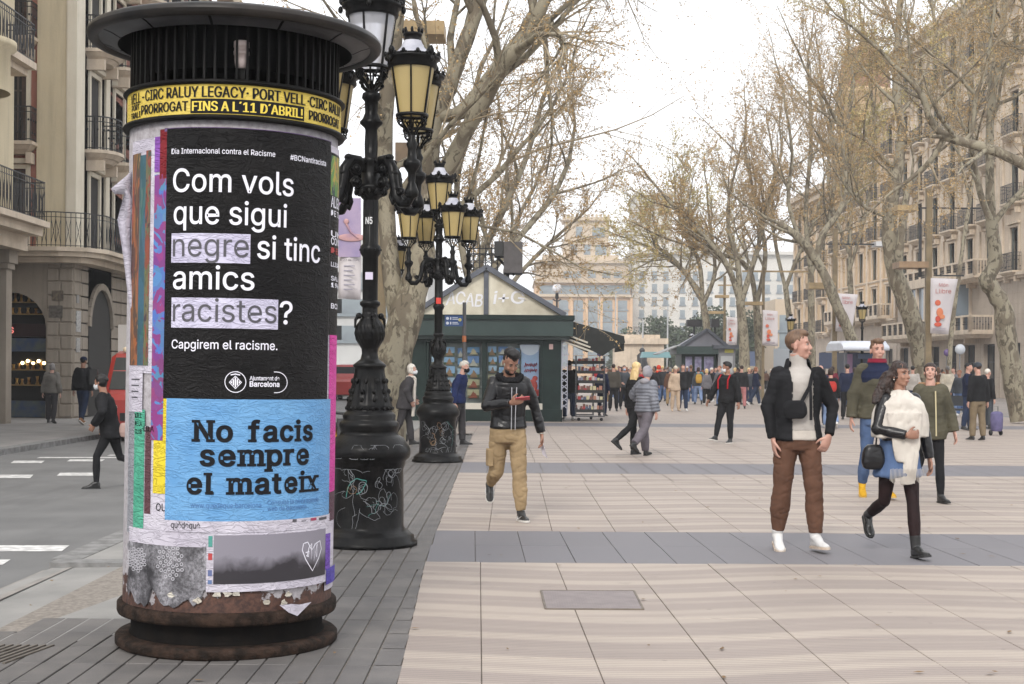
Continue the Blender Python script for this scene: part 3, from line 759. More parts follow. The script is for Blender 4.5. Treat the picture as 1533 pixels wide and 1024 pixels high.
# near block: its end pier, bow and balconies only show along the frame edge
NB = empty('stucco_building', (-13.35, 38.0, 0), 0, 'cream stucco building with dark shutters and a bow, cut off at the picture edge', 'building')
m = MB()   # street flank wall running back towards the camera
m.box(-.5, 0, -24, 0, 5.4, 18); m.box(-8, -.503, -.4, 0, 5.4, 18); m.build('wall', M_CREAMB, NB)
m = MB(); m.box(-.5, -.02, -.42, .0, -.1, 4.1); m.box(-.56, .04, -.5, .05, 4.1, 4.25); m.box(-.62, .1, -.55, .1, 4.253, 4.6); m.build('pier', M_STN_LB, NB)
m = MB(); m.box(-.6, .35, -24, .12, 4.603, 5.0); m.box(-.6, .75, -24, .12, 5.003, 5.22); m.box(-.6, .95, -24, .12, 5.223, 5.38); m.build('cornice', M_TRIM, NB)
rail([(.82, -24), (.82, 0.05), (-.1, .05)], 5.38, 1.05, .12, parent=NB)
for q in range(3):
    z = 5.38 + q * 4.1
    m = MB()
    m.lathe([(1.1, 0), (1.1, 1.0), (1.25, 1.1), (1.25, 1.25), (1.1, 1.28)], 16, c=(-.2, -3.0, z+2.9), a0=-pi/2, a1=pi/2); m.build('bow_spandrel', M_CREAMB, NB)
    for yk in (-2.0, -5.4, -8.8):
        put(window_mesh(1.2, 2.8, flat(srgb(40, 42, 44), .6), deep=-.05) if yk == -2.0 else wK, NB, (.02, yk, z+.05), pi/2)
    if q: 
        m = MB(); m.box(0, .8, -8, -.6, z-.18, z); m.box(0, .6, -7.9, -.7, z-.36, z-.183); m.build('balcony', M_TRIM, NB); rail([(0, -8), (.74, -8), (.74, -.65), (0, -.65)], z, 1.0, .12, parent=NB)
m = MB(); m.box(-8, -.6, -24, -.5, 0, 17.9); m.build('building_core', flat((.03, .028, .026), .9), NB)

# ---- far across the square
M_WHITEB = PM('white_stone_facade', srgb(206, 202, 194), srgb(190, 186, 178), .08, .85)
M_ORB = PM('pale_orange_render', srgb(204, 170, 134), srgb(190, 156, 122), .1, .85)
M_CRB = PM('cream_far_stone', srgb(196, 178, 154), srgb(178, 160, 138), .1, .85)
def far_block(name, px0, px1, Y, pytop, label, cols, rows, mat, win, wmat, py_first, dpy, pxs=None, dep=25):
    x0, x1 = at(px0, 553, Y).x, at(px1, 553, Y).x; H = HC + (553 - pytop) / FPX * Y
    r = empty(name, (x0, Y, 0), 0, label, 'building'); L = x1 - x0
    m = MB(); m.box(0, L, 0, dep, -.2, H); m.build('wall', mat, r)
    w, h = win; b = MB(); b.box(-w/2, w/2, -.12, .0, -h/2, h/2); b.box(-w/2-.25, w/2+.25, -.3, 0, -h/2-.35, -h/2-.02); me = b.mesh('window', [wmat]); 
    cs = [at(p, 553, Y).x - x0 for p in pxs]
    for j in range(rows):
        z = HC + (553 - (py_first + j * dpy)) / FPX * Y
        for c in cs: meshobj('window', me, r, (c, -.01, z))
    return r, L, H, cs
M_FW = PM('far_window_glass', srgb(138, 148, 152), srgb(116, 124, 130), .4, .3)
wb, wL, wH, _ = far_block('office_building', 945, 1250, 360, 378, 'long white stone office block with a grid of small blue windows', 0, 7, M_WHITEB, (1.25, 1.9), M_FW, 410, 19.3, pxs=[960, 979, 996, 1021, 1040, 1062, 1080, 1096, 1114, 1130, 1148, 1166, 1184, 1202, 1220])
x0 = at(945, 553, 360).x
def fbox(root, rx, pxa, pxb, pya, pyb, Y, y0, y1, mat, name):
    m = MB(); m.box(at(pxa, 553, Y).x - rx, at(pxb, 553, Y).x - rx, y0, y1, HC + (553-pyb)/FPX*Y, HC + (553-pya)/FPX*Y); return m.build(name, mat, root)
fbox(wb, x0, 943, 1252, 374, 379, 360, -1.2, 25, M_WHITEB, 'cornice'); fbox(wb, x0, 943, 1252, 486, 488, 360, -.6, 0, M_WHITEB, 'string_course')
fbox(wb, x0, 952, 1006, 288, 378.2, 360, 2, 24, M_WHITEB, 'corner_tower'); fbox(wb, x0, 949, 1009, 286, 290, 360, 1, 25, M_WHITEB, 'tower_cornice'); fbox(wb, x0, 1010, 1120, 362, 374, 360, 3, 20, M_WHITEB, 'roof_storey')
ob, oL, oH, ocs = far_block('bank_building', 800, 943, 350, 420, 'pale orange bank building with cream top storeys and a stepped tower', 0, 6, M_ORB, (2.3, 2.2), M_FW, 455.5, 16.6, pxs=[820, 843, 865, 887, 909, 931])
ox = at(800, 553, 350).x
fbox(ob, ox, 800, 944, 440, 444, 350, -.9, 0, M_CRB, 'string_course'); fbox(ob, ox, 798, 946, 420, 423, 350, -1.4, 25, M_CRB, 'cornice'); fbox(ob, ox, 802, 940, 392, 420, 350, .5, 24, M_CRB, 'attic_wall'); fbox(ob, ox, 800, 942, 389, 393, 350, -.4, 24.5, M_CRB, 'attic_cornice'); fbox(ob, ox, 812, 926, 380, 389, 350, 2, 22, M_CRB, 'roof_step')
fbox(ob, ox, 844, 914, 362, 380, 350, 3, 15, M_CRB, 'tower_base'); fbox(ob, ox, 846, 911, 322, 362, 350, 4, 14, M_CRB, 'tower'); fbox(ob, ox, 843, 914, 360, 364, 350, 2.6, 15.3, M_CRB, 'tower_cornice'); fbox(ob, ox, 842, 913, 322, 327, 350, 3.2, 14.8, M_CRB, 'tower_cornice')
for k in range(12): fbox(ob, ox, 843 + 6*k, 846.5 + 6*k, 317.5, 322.2, 350, 3.3, 4.0, M_CRB, 'merlon')
b = MB(); b.box(-.8, .8, -.1, .0, -1.3, 1.3); me = b.mesh('window', M_FW); 
for (px, py, yy) in ((868, 345, 4), (893, 346, 4), (902, 346, 4), (880, 372, 3), (897, 373, 3), (904, 373, 3), (860, 372, 3)): p = at(px, py, 350); meshobj('window', me, ob, (p.x - ox, yy - .02, p.z))
b = MB(); b.box(-2.0, 2.0, -.1, .0, -1.1, 1.1)
for k in range(1, 4): b.box(-2.0 + k - .06, -2.0 + k + .06, -.16, -.101, -1.1, 1.1)
me = b.mesh('window', [M_FW])
for px in (820, 843, 865, 887, 909, 931): p = at(px, 434, 350); meshobj('window', me, ob, (p.x - ox, -.02, p.z))
b = MB(); b.box(-1.0, 1.0, -.1, .0, -.8, .8); me = b.mesh('window', [M_FW])
for px in (850, 864, 886, 908, 925): p = at(px, 411, 350); meshobj('window', me, ob, (p.x - ox, .48, p.z))
for k in range(7):
    fbox(ob, ox, 808.5 + 22.3*k, 812.5 + 22.3*k, 444.2, 545, 350, -.5, -.01, M_ORB, 'pilaster')
# low white building behind the newsstand, seen between the trunks
lw, *_ = far_block('low_building', 470, 640, 150, 360, 'low white building beyond the road between the tree trunks', 0, 3, PM('white_render', srgb(196, 196, 194), srgb(178, 178, 176), .2, .8), (3.0, 1.5), M_FW, 420, 40, pxs=[490, 520, 565, 610])
hs, *_ = far_block('beige_building', 1160, 1212, 190, 445, 'low beige building with dark windows past the row end', 0, 2, M_CRB, (1.0, 2.0), M_FW, 480, 26, pxs=[1172, 1186, 1200])
# stone gate pier with a statue and figures' plinths in the square
gp = at(957, 553, 150); G = empty('stone_monument', (gp.x, 150, 0), 0, 'stone pier with a dark bronze figure in front of the green trees', 'monument')
m = MB(); m.box(-2.6, 2.6, 0, 3, 0, 4.3); m.box(-3, 3, -.4, 3.4, 4.3, 4.9); m.box(-2.2, 2.2, .3, 2.7, 4.9, 5.3); m.build('pier', M_TRIM, G)
m = MB(); m.lathe([(0, 0), (.7, .05), (.75, .7), (.5, 1.3), (.55, 1.9), (.2, 2.2)], 10, c=(.2, -1.0, 1.2)); m.ball((.2, -1.0, 3.6), .3); m.build('bronze_figure', M_IRON2, G)
# ================================================================== plane trees
def bark_mat():
    M = NT('plane_bark'); v = M.obj(); a = M.scalev(v, (1, 1, .55))
    n1 = M.noise(a, 3.2, 5, .6, .5); n2 = M.noise(a, 6.5, 4, .6, .8); n3 = M.noise(v, 40, 4, .6)
    c = M.mix(M.ramp(n1, [(.44, 0.), (.50, 1.)]), srgb(116, 106, 90), srgb(152, 144, 124))
    c = M.mix(M.ramp(n2, [(.54, 0.), (.60, 1.)]), c, srgb(90, 82, 68))
    c = M.mix(M.math('MULTIPLY', n3, .4), c, srgb(74, 66, 54))
    M.col(c); M.b.inputs['Roughness'].default_value = .85; M.bump(n3, .008, .6); return M.m
M_BARK = bark_mat(); M_TWIG = PM('twig_bark', srgb(136, 122, 100), srgb(160, 146, 122), 3, .85)
M_LEAF = PM('seed_balls_and_dry_leaves', srgb(188, 158, 110), srgb(148, 122, 82), .9, .8, rnd=0)
M_LEAFG = PM('olive_spring_buds', srgb(192, 176, 116), srgb(156, 144, 92), .9, .8)
def rdir(r, d, ang):
    a = Vector((r.gauss(0, 1), r.gauss(0, 1), r.gauss(0, 1))); a = (a - d * a.dot(d)).normalized()
    return (d * cos(ang) + a * sin(ang)).normalized()
class Tree:
    def __init__(s, seed, leafsize=.045, twigs=1.0, leaves=1.0, up=.10, droop=0.0):
        s.r = random.Random(seed); s.big = MB(); s.tw = MB(); s.lf = MB(); s.ls = leafsize * .52; s.kt = twigs; s.kl = leaves; s.up = up; s.dr = droop
    def limb(s, pts, r0, r1, n=10, spawn=(.35, 1.0), nb=6, blen=3.6, lvl=1):
        """a given thick limb; smooth it, then let branches leave it"""
        P = [Vector(p) for p in pts]; Q = []
        for i in range(len(P) - 1):
            p0, p1, p2, p3 = P[max(i-1, 0)], P[i], P[i+1], P[min(i+2, len(P)-1)]
            for k in range(4):
                t = k / 4; Q.append(.5*((2*p1) + (p2-p0)*t + (2*p0-5*p1+4*p2-p3)*t*t + (3*p1-p0-3*p2+p3)*t**3))
        Q.append(P[-1]); m = len(Q)
        R = [(r0 + (r1-r0)*i/(m-1)) * (1 + .10*s.r.uniform(-1, 1)) for i in range(m)]
        s.big.tube(Q, R, n)
        for k in range(nb):
            t = spawn[0] + (spawn[1]-spawn[0]) * (k + s.r.random()*.7) / max(nb, 1); i = min(m-2, int(t*(m-1)))
            d = (Q[i+1]-Q[i]).normalized()
            s.branch(Q[i], rdir(s.r, d, s.r.uniform(.5, 1.1)), blen * s.r.uniform(.7, 1.15), R[i]*.55, lvl)
        d = (Q[-1]-Q[-2]).normalized(); s.branch(Q[-1], d, blen, r1, lvl)
        return Q
    def branch(s, p, d, L, r, lvl):
        n = 5 if lvl == 1 else (4 if lvl == 2 else 3); pts = [p.copy()]; q = p.copy(); d = d.copy()
        for k in range(n):
            d = rdir(s.r, d, s.r.uniform(.05, .32)); d.z += s.up - (s.dr if lvl > 1 else 0); d.normalize(); q = q + d * (L / n); pts.append(q.copy())
        r = min(r, .085) if lvl == 1 else r
        rad = [max(.0035, r * (1 - .75*k/n)) for k in range(n+1)]
        (s.big if r > .035 else s.tw).tube(pts, rad, 6 if lvl == 1 else 3, cap=False)
        if lvl < 3:
            nb = int((7 if lvl == 1 else 8) * s.kt + .5)
            for k in range(nb):
                t = .2 + .8 * (k + s.r.random()) / nb; i = min(n-1, int(t*n)); f = t*n - i; b = pts[i].lerp(pts[i+1], min(f, 1))
                dd = (pts[i+1]-pts[i]).normalized()
                s.branch(b, rdir(s.r, dd, s.r.uniform(.4, 1.0)), L * s.r.uniform(.38, .6), max(.006, rad[i]*.5), lvl+1)
        else:
            for k in range(int(s.r.uniform(6, 16) * s.kl)):
                t = s.r.random(); i = min(n-1, int(t*n)); b = pts[i].lerp(pts[i+1], t*n-i) + Vector((s.r.gauss(0, .03), s.r.gauss(0, .03), s.r.gauss(-.02, .03)))
                a = Vector((s.r.gauss(0, 1), s.r.gauss(0, 1), s.r.gauss(0, 1))).normalized() * s.ls * s.r.uniform(.6, 1.4); c = a.cross(Vector((s.r.gauss(0, 1), s.r.gauss(0, 1), s.r.gauss(0, 1)))).normalized() * s.ls * s.r.uniform(.5, 1.1)
                s.lf.add([tuple(b-a), tuple(b-c), tuple(b+a), tuple(b+c)], [(0, 1, 2, 3)], False)
    def build(s, base, label, leafmat=M_LEAF, group='bare plane trees along the promenade', kind='plane_tree'):
        root = empty(kind, base, 0, label, 'tree', group); b = Vector(base)
        for mb, nm, mt, kd in ((s.big, 'trunk', M_BARK, None), (s.tw, 'twigs', M_TWIG, 'stuff'), (s.lf, 'foliage', leafmat, 'stuff')):
            if mb.v: mb.v = [(x-b.x, y-b.y, z-b.z) for x, y, z in mb.v]; mb.build(nm, mt, root, kind=kd)
        return root
def pth(Y, *pp): return [at(p[0], p[1], Y + (p[2] if len(p) > 2 else 0)) for p in pp]

# big tree behind the lamps: one upright stem, one leaning stem with the long pale limb
YA = 29.0; gA = gr(588, 553 + 3259/YA)
t = Tree(11, .040, 1.0, 1.15, up=.02, droop=.04)
t.limb(pth(YA, (578, 668), (586, 560), (606, 480), (626, 405), (632, 352)), .40, .27, 14, nb=0, blen=.1, lvl=3)
t.limb(pth(YA, (600, 500, .1), (585, 400, .2), (578, 300, .3), (576, 180, .3), (592, 60, .2), (600, -60)), .20, .13, 12, nb=5, blen=4.2)
t.limb(pth(YA, (630, 360), (648, 300), (676, 240, -.4), (706, 182, -.8), (742, 118, -1.2), (764, 84, -1.5), (792, 58, -1.7), (812, 8, -2.0), (838, -40, -2)), .20, .10, 12, spawn=(.45, 1), nb=7, blen=4.0)
t.limb(pth(YA, (620, 420), (640, 260), (648, 182), (672, 130), (694, 70), (716, 10), (740, -70)), .24, .11, 12, spawn=(.4, 1), nb=5, blen=3.8)
t.limb(pth(YA, (650, 172), (690, 168), (730, 120), (762, 80), (784, 50), (800, 22), (822, 36, -.5)), .15, .12, 12, spawn=(.7, 1), nb=2, blen=3.0)
t.limb(pth(YA+1, (634, 352), (662, 330), (700, 300), (744, 262), (768, 232)), .09, .05, 8, nb=5, blen=3.6, lvl=1)
t.build(gA, 'large mottled plane tree behind the branched lamps, pale limb reaching over the newsstand')
# next trees of that side, behind the newsstand
def curtain(seed, px, Y, limbs, label, r0=.26, r1=.08, leafmat=M_LEAF, blen=4.0, nb=6, ls=.06, kt=1.0, kl=1.0, up=.08, droop=.0, trunkpts=None):
    g = gr(px, PY0 + 3259/Y); t = Tree(seed, ls, kt, kl, up, droop)
    T = trunkpts; t.limb(pth(Y, *T), r0, r0*.75, 10, nb=0, blen=.1, lvl=3)
    for L in limbs: t.limb(pth(Y, *L), r0*.55, r1, 8, nb=nb, blen=blen, spawn=(.25, 1))
    return t.build(g, label, leafmat)
curtain(21, 706, 52, [[(706, 440), (722, 380), (760, 300, -1), (790, 230, -1), (812, 150, -1)], [(706, 440), (740, 400), (790, 340), (830, 290, 1), (852, 240, 1)], [(704, 430), (690, 360), (684, 280), (700, 180), (720, 100)]], 'plane tree rising behind the newsstand roof', trunkpts=[(706, 616), (708, 520), (706, 440)], ls=.065, blen=3.4, nb=6, kl=.9, droop=.05)
curtain(22, 744, 72, [[(744, 470), (770, 420), (806, 380), (838, 350)], [(744, 470), (760, 400), (775, 330), (800, 280)], [(742, 460), (722, 400), (712, 330)]], 'tawny plane tree above the newsstand awning', trunkpts=[(744, 600), (742, 530), (744, 470)], ls=.08, blen=3.4, kl=1.3)
# the near tree off the frame edge whose limb crosses the pale facade
tn = Tree(31, .04, .9, .9, up=.05)
tn.limb(pth(36, (1655, 644), (1650, 500), (1640, 330), (1610, 262)), .34, .22, 12, nb=0, blen=.1, lvl=3)
tn.limb(pth(36, (1620, 280), (1570, 258), (1533, 246), (1490, 226), (1440, 212), (1412, 202), (1392, 178), (1384, 150), (1366, 124), (1340, 100)), .17, .055, 10, spawn=(.35, .95), nb=7, blen=2.6)
tn.limb(pth(36, (1440, 212), (1456, 196), (1460, 150), (1476, 100), (1486, 40), (1492, -20)), .06, .035, 8, nb=5, blen=2.4)
tn.limb(pth(36, (1458, 140), (1430, 110), (1400, 86), (1370, 60)), .05, .03, 6, nb=5, blen=2.0)
tn.limb(pth(36, (1412, 206), (1396, 236), (1370, 262), (1352, 276)), .07, .04, 8, nb=3, blen=1.8)
tn.limb(pth(36, (1610, 262), (1580, 140), (1560, 20), (1550, -80)), .2, .12, 8, nb=6, blen=3.5)
tn.build((gr(1655, 643).x, 36, 0), 'plane tree at the picture edge whose mottled limb crosses the pale facade')
# trunks on the far side of the promenade
t3 = Tree(32, .05, .9, .9, up=.07)
t3.limb(pth(43, (1528, 630), (1516, 560), (1506, 500), (1502, 462), (1486, 434), (1478, 418), (1490, 392), (1486, 350), (1484, 330)), .33, .19, 14, nb=0, blen=.1, lvl=3)
t3.limb(pth(43, (1484, 334), (1468, 290), (1458, 240), (1452, 200), (1470, 140)), .11, .06, 9, nb=6, blen=3.0)
t3.limb(pth(43, (1486, 336), (1510, 306), (1533, 282), (1570, 240)), .10, .06, 9, nb=5, blen=3.0)
t3.limb(pth(43, (1484, 336, .6), (1482, 260, .8), (1484, 160, 1), (1500, 60, 1), (1506, -40, 1)), .16, .09, 9, nb=7, blen=3.2)
t3.build((gr(1528, 630).x, 43, 0), 'crooked pale plane tree with a knuckled bend, beside the last curved balconies')
t2 = Tree(33, .05, .9, 1.0, up=.07)
t2.limb(pth(52, (1394, 616), (1384, 560), (1372, 500), (1352, 440), (1340, 410), (1332, 360), (1334, 300), (1344, 250)), .38, .25, 14, nb=0, blen=.1, lvl=3)
t2.limb(pth(52, (1344, 256), (1350, 200), (1342, 140), (1344, 60), (1350, -40)), .20, .09, 10, nb=8, blen=3.4)
t2.limb(pth(52, (1344, 400, -.5), (1352, 330, -.5), (1360, 280, -.4), (1372, 262), (1396, 240), (1420, 200)), .16, .06, 9, nb=4, blen=2.6)
t2.limb(pth(52, (1340, 250), (1318, 234), (1300, 212), (1270, 196), (1252, 180), (1236, 150), (1215, 120)), .10, .05, 8, nb=6, blen=3.0)
t2.limb(pth(52, (1334, 326), (1312, 318), (1290, 306), (1262, 270), (1256, 236), (1244, 190)), .09, .04, 8, nb=6, blen=2.6)
t2.build((gr(1394, 616).x, 52, 0), 'tall forked plane tree with a white swollen fork in front of the balustraded block')
t4 = Tree(34, .055, .9, 1.0, up=.09)
t4.limb(pth(62, (1296, 605), (1284, 540), (1272, 500), (1252, 455), (1236, 415), (1218, 384), (1196, 356), (1166, 334)), .30, .16, 12, nb=2, blen=3.0, spawn=(.8, .98))
t4.limb(pth(62, (1222, 388), (1232, 350), (1256, 318), (1268, 280), (1262, 220), (1276, 150)), .15, .06, 8, nb=8, blen=3.6)
t4.limb(pth(62, (1196, 356), (1180, 300), (1186, 230), (1176, 160)), .10, .05, 8, nb=8, blen=3.6)
t4.build((gr(1296, 605).x, 62, 0), 'dark plane tree leaning strongly away from the facades over the white roofed stall')
def row(seed, pxb, Y, T, L, label, **k): return curtain(seed, pxb, Y, L, label, trunkpts=T, **k)
row(41, 1114, 74, [(1114, 597), (1114, 520), (1108, 450)], [[(1108, 452), (1090, 400), (1060, 360), (1030, 330), (1000, 300)], [(1108, 452), (1104, 390), (1090, 340), (1092, 290)], [(1110, 450), (1132, 380), (1146, 320), (1160, 260)]], 'tawny plane tree with twin trunk over the masked man with the red straps', r0=.30, ls=.075, kl=1.2, nb=7, blen=3.6)
row(42, 1136, 78, [(1138, 595), (1136, 520), (1132, 456)], [[(1132, 458), (1120, 400), (1078, 380), (1040, 372)], [(1132, 458), (1146, 380), (1130, 300), (1116, 230)]], 'second stem of the twin plane trees near the hanging red and white banner', r0=.26, ls=.075, nb=6, blen=4.0)
row(43, 1062, 96, [(1064, 587), (1062, 520), (1052, 450)], [[(1052, 452), (1026, 410), (1000, 388), (972, 370)], [(1052, 452), (1046, 390), (1024, 350), (1014, 310)], [(1054, 452), (1070, 410), (1066, 360), (1060, 310)], [(1050, 440), (1010, 390), (985, 370), (975, 352)]], 'wide tawny plane tree in front of the white office block', r0=.30, ls=.09, kl=1.5, nb=7, blen=3.8, leafmat=M_LEAFG)
row(44, 1188, 88, [(1190, 590), (1184, 500), (1176, 430)], [[(1176, 432), (1160, 360), (1156, 290), (1170, 230)], [(1176, 432), (1196, 380), (1216, 340), (1230, 290)]], 'slender plane tree behind the man in brown trousers', r0=.24, ls=.08, nb=7, blen=3.8)
row(45, 1216, 70, [(1217, 600), (1215, 500), (1214, 410)], [[(1214, 412), (1206, 320), (1214, 220), (1212, 130)], [(1214, 412), (1240, 330), (1250, 240), (1230, 150)]], 'straight plane tree beside the grey street pole', r0=.22, ls=.07, nb=8, blen=3.8)
row(46, 1276, 84, [(1277, 592), (1276, 500), (1272, 400)], [[(1272, 404), (1274, 300), (1268, 180), (1290, 60)], [(1272, 404), (1300, 300), (1310, 200), (1300, 110)], [(1272, 380), (1240, 280), (1250, 170), (1270, 80), (1262, 0)]], 'pale slim plane tree in front of the domed ochre block', r0=.2, ls=.085, kl=1.4, nb=8, blen=4.2, leafmat=M_LEAFG)
row(47, 1420, 66, [(1420, 602), (1424, 500), (1440, 380), (1452, 300)], [[(1452, 300), (1462, 200), (1440, 80), (1450, -20)], [(1452, 300), (1420, 160), (1400, 40), (1390, -40)]], 'thin straight sapling stem between the pale facades', r0=.13, ls=.07, nb=8, blen=3.8, leafmat=M_LEAFG)
# dark evergreen clumps in the square
def bush(px, Y, w, h, seed, label):
    r = random.Random(seed); g = at(px, PY0, Y); x0 = g.x; root = empty('evergreen_tree', (x0, Y, 0), 0, label, 'tree', 'green trees in the square')
    m = MB(); m.tube([(0, 0, 0), (.1, 0, h*.3), (0, .1, h*.6)], [.3, .22, .1], 8); m.build('trunk', M_TWIG, root)
    m = MB(); cl = [(r.gauss(0, w*.24), r.gauss(0, w*.18), h*(.30+.62*r.random())) for _ in range(26)]
    for k in range(9000):
        c = r.choice(cl); d = Vector((r.gauss(0, 1), r.gauss(0, 1), r.gauss(0, 1))).normalized() * (w*.17) * r.uniform(.6, 1.05)
        p = Vector(c) + d; p.z = max(p.z, .4); s_ = r.uniform(.10, .22); a = Vector((r.gauss(0, 1), r.gauss(0, 1), r.gauss(0, 1))).normalized()*s_; b = a.cross(Vector((r.gauss(0, 1), r.gauss(0, 1), r.gauss(0, 1)))).normalized()*s_
        m.add([tuple(p-a), tuple(p-b), tuple(p+a), tuple(p+b)], [(0, 1, 2, 3)], False)
    m.build('foliage', M_EVER, root, kind='stuff')
M_EVER = PM('evergreen_leaves', (.035, .055, .028), (.075, .095, .05), 1.2, .7)
bush(985, 200, 10, 7.0, 1, 'dark green tree just beside the stone pier'); bush(1024, 190, 10, 8.2, 2, 'tallest dark green tree behind the far newsstand roof')
bush(1008, 210, 9, 6.0, 3, 'low green tree between the stone pier and the far newsstand'); bush(1085, 170, 10, 8.4, 4, 'dark green tree behind the hanging banner and lamp'); bush(932, 230, 6, 6.5, 5, 'small green tree against the pale orange bank')
# ================================================================== advertising column
CY = 8.0; CX = at(340.5, 955, CY).x; CR = 0.580
LEAN = radians(.5)
def cyl(px, py, R=CR):
    u, v = U(px - (955 - py) * LEAN, py); a = u * u + 1; b = -2 * (u * CX + CY); c = CX * CX + CY * CY - R * R
    d = b * b - 4 * a * c
    t = (-b - sqrt(d)) / (2 * a) if d > 0 else -b / (2 * a)
    x, y = u * t, t; return atan2(x - CX, -(y - CY)), HC + v * t
def cp(th, z, R): return (R * sin(th), -R * cos(th), z)
column = empty('advertising_column', (CX, CY, 0), label='round black capped advertising column pasted over with posters', cat='advertising column'); column.rotation_euler = (0, LEAN, 0)
M_COLBLK = PM('column_black_metal', (.003, .003, .003), (.010, .009, .0085), 7, .5, spec=.12, bump=.002, bscale=50)
M_COLBASE = PM('column_rusty_base', (.012, .008, .006), (.040, .024, .017), 16, .8, bump=.02, bscale=55, detail=10, lo=.42, hi=.62, spec=.15)
M_NECK = PM('column_neck', (.003, .0026, .0025), (.008, .006, .005), 10, .8, spec=.1, bump=.004)
def drum_mat():
    M = NT('weathered_drum'); v = M.obj()
    n = M.noise(v, 7, 8, .65); g = M.noise(v, 30, 6, .7)
    paper = M.mix(M.ramp(g, [(.35, 0.), (.7, 1.)]), srgb(132, 126, 128), srgb(174, 170, 174))
    rust = M.mix(M.ramp(g, [(.4, 0.), (.62, 1.)]), srgb(52, 32, 26), srgb(88, 58, 46))
    sx = M.n('SeparateXYZ'); M.l(v, sx.inputs[0])
    # torn edge: rust shows below about 0.38 m, ragged by the noise
    e = M.math('ADD', sx.outputs['Z'], M.math('MULTIPLY', M.math('SUBTRACT', n, .5), .55))
    f = M.ramp(e, [(.345, 0.), (.355, 1.)])
    M.col(M.mix(f, rust, paper)); M.b.inputs['Roughness'].default_value = .7
    M.bump(M.math('ADD', g, f), .004, .8); return M.m
M_DRUM = drum_mat()
mb = MB(); mb.lathe([(0, .0), (.60, 0), (.612, .012), (.612, .05), (.60, .062), (.53, .066)], 72); mb.build('base_disc', M_COLBASE, column)
mb = MB(); mb.lathe([(.54, .062), (.528, .085), (.528, .18)], 72); mb.build('base_neck', M_NECK, column)
mb = MB(); mb.lathe([(.52, .176), (.598, .176), (.604, .19), (.604, .232), (.594, .243), (.575, .246)], 72); mb.build('skirt_ring', M_COLBASE, column)
mb = MB(); mb.lathe([(.575, .24), (CR - .006, .25), (CR - .006, 2.84), (.3, 2.86)], 96); mb.build('drum', M_DRUM, column)
mb = MB(); mb.lathe([(.575, 2.822), (.606, 2.822), (.614, 2.834), (.606, 2.846), (.575, 2.848)], 72)
mb.lathe([(.575, 3.008), (.602, 3.008), (.612, 3.020), (.602, 3.032), (.56, 3.034)], 72); mb.build('band_rims', M_COLBLK, column)
# cap: round brim tube, panelled underside, shallow roof
mb = MB(); mb.lathe([(.777 + .034 * cos(t), 3.352 + .034 * sin(t)) for t in [2 * pi * k / 14 for k in range(15)]], 96); mb.build('brim_tube', PM('brim_metal', (.008, .0075, .0075), (.026, .021, .018), 5, .42, spec=.25, bump=.002), column)
mb = MB(); mb.lathe([(.765, 3.375), (.735, 3.392), (.70, 3.402), (.690, 3.412), (.35, 3.47), (0, 3.50)], 96); mb.build('roof', PM('roof_metal', (.010, .010, .010), (.028, .025, .023), 6, .5, spec=.25), column)
M_UNDER = PM('brim_underside', (.06, .06, .066), (.025, .025, .028), 5, .4)
for k in range(12):
    mb = MB(); a0 = 2 * pi * k / 12 + .01; a1 = 2 * pi * (k + 1) / 12 - .01
    mb.lathe([(.755, 3.338), (.70, 3.322), (.655, 3.30), (.645, 3.302)], 8, a0=a0, a1=a1)
    mb.build('underside_panel', M_UNDER, column)
mb = MB(); mb.lathe([(.645, 3.302), (.645, 3.40), (0, 3.42)], 48); mb.build('roof_lining', flat((.006, .006, .006), .9), column)
barme = None
for k in range(64):
    a = 2 * pi * k / 64
    if barme is None:
        m_ = MB(); m_.box(-.006, .006, -.010, .010, 3.03, 3.395); barme = m_.mesh('cage_bar', M_COLBLK)
    meshobj('cage_bar', barme, column, loc=(.565 * sin(a), -.565 * cos(a), 0), rz=a)
mb = MB(); mb.lathe([(.30, 2.86), (.30, 3.0), (.22, 3.02), (.22, 3.40)], 24); mb.lathe([(.50, 3.11), (.50, 3.40)], 48); mb.box(-.05, .05, -.30, -.2, 2.9, 3.12); mb.build('gear_and_shade_cylinder', flat((.004, .004, .004), .9, spec=.05), column)  # gear box, plus an added dark cylinder standing in for the cage's inner shade
th, z = cyl(361, 78, .52)
mb = MB(); mb.lathe([(0, -.09), (.03, -.088), (.036, -.05), (.037, -.02), (.041, -.018), (.041, .0), (.038, .003), (.038, .02), (.041, .022), (.041, .05), (.036, .055), (0, .057)], 20)
mb.build('lamp_socket', PM('socket_porcelain', srgb(190, 175, 172), srgb(150, 135, 130), 9, .4), column, loc=cp(th, z, .535))
mb = MB(); mb.box(-.022, .022, -.01, .01, -.33, -.085); mb.box(-.06, .06, -.012, .012, -.35, -.30); mb.build('socket_bracket', M_COLBLK, column, loc=cp(th, z, .535))

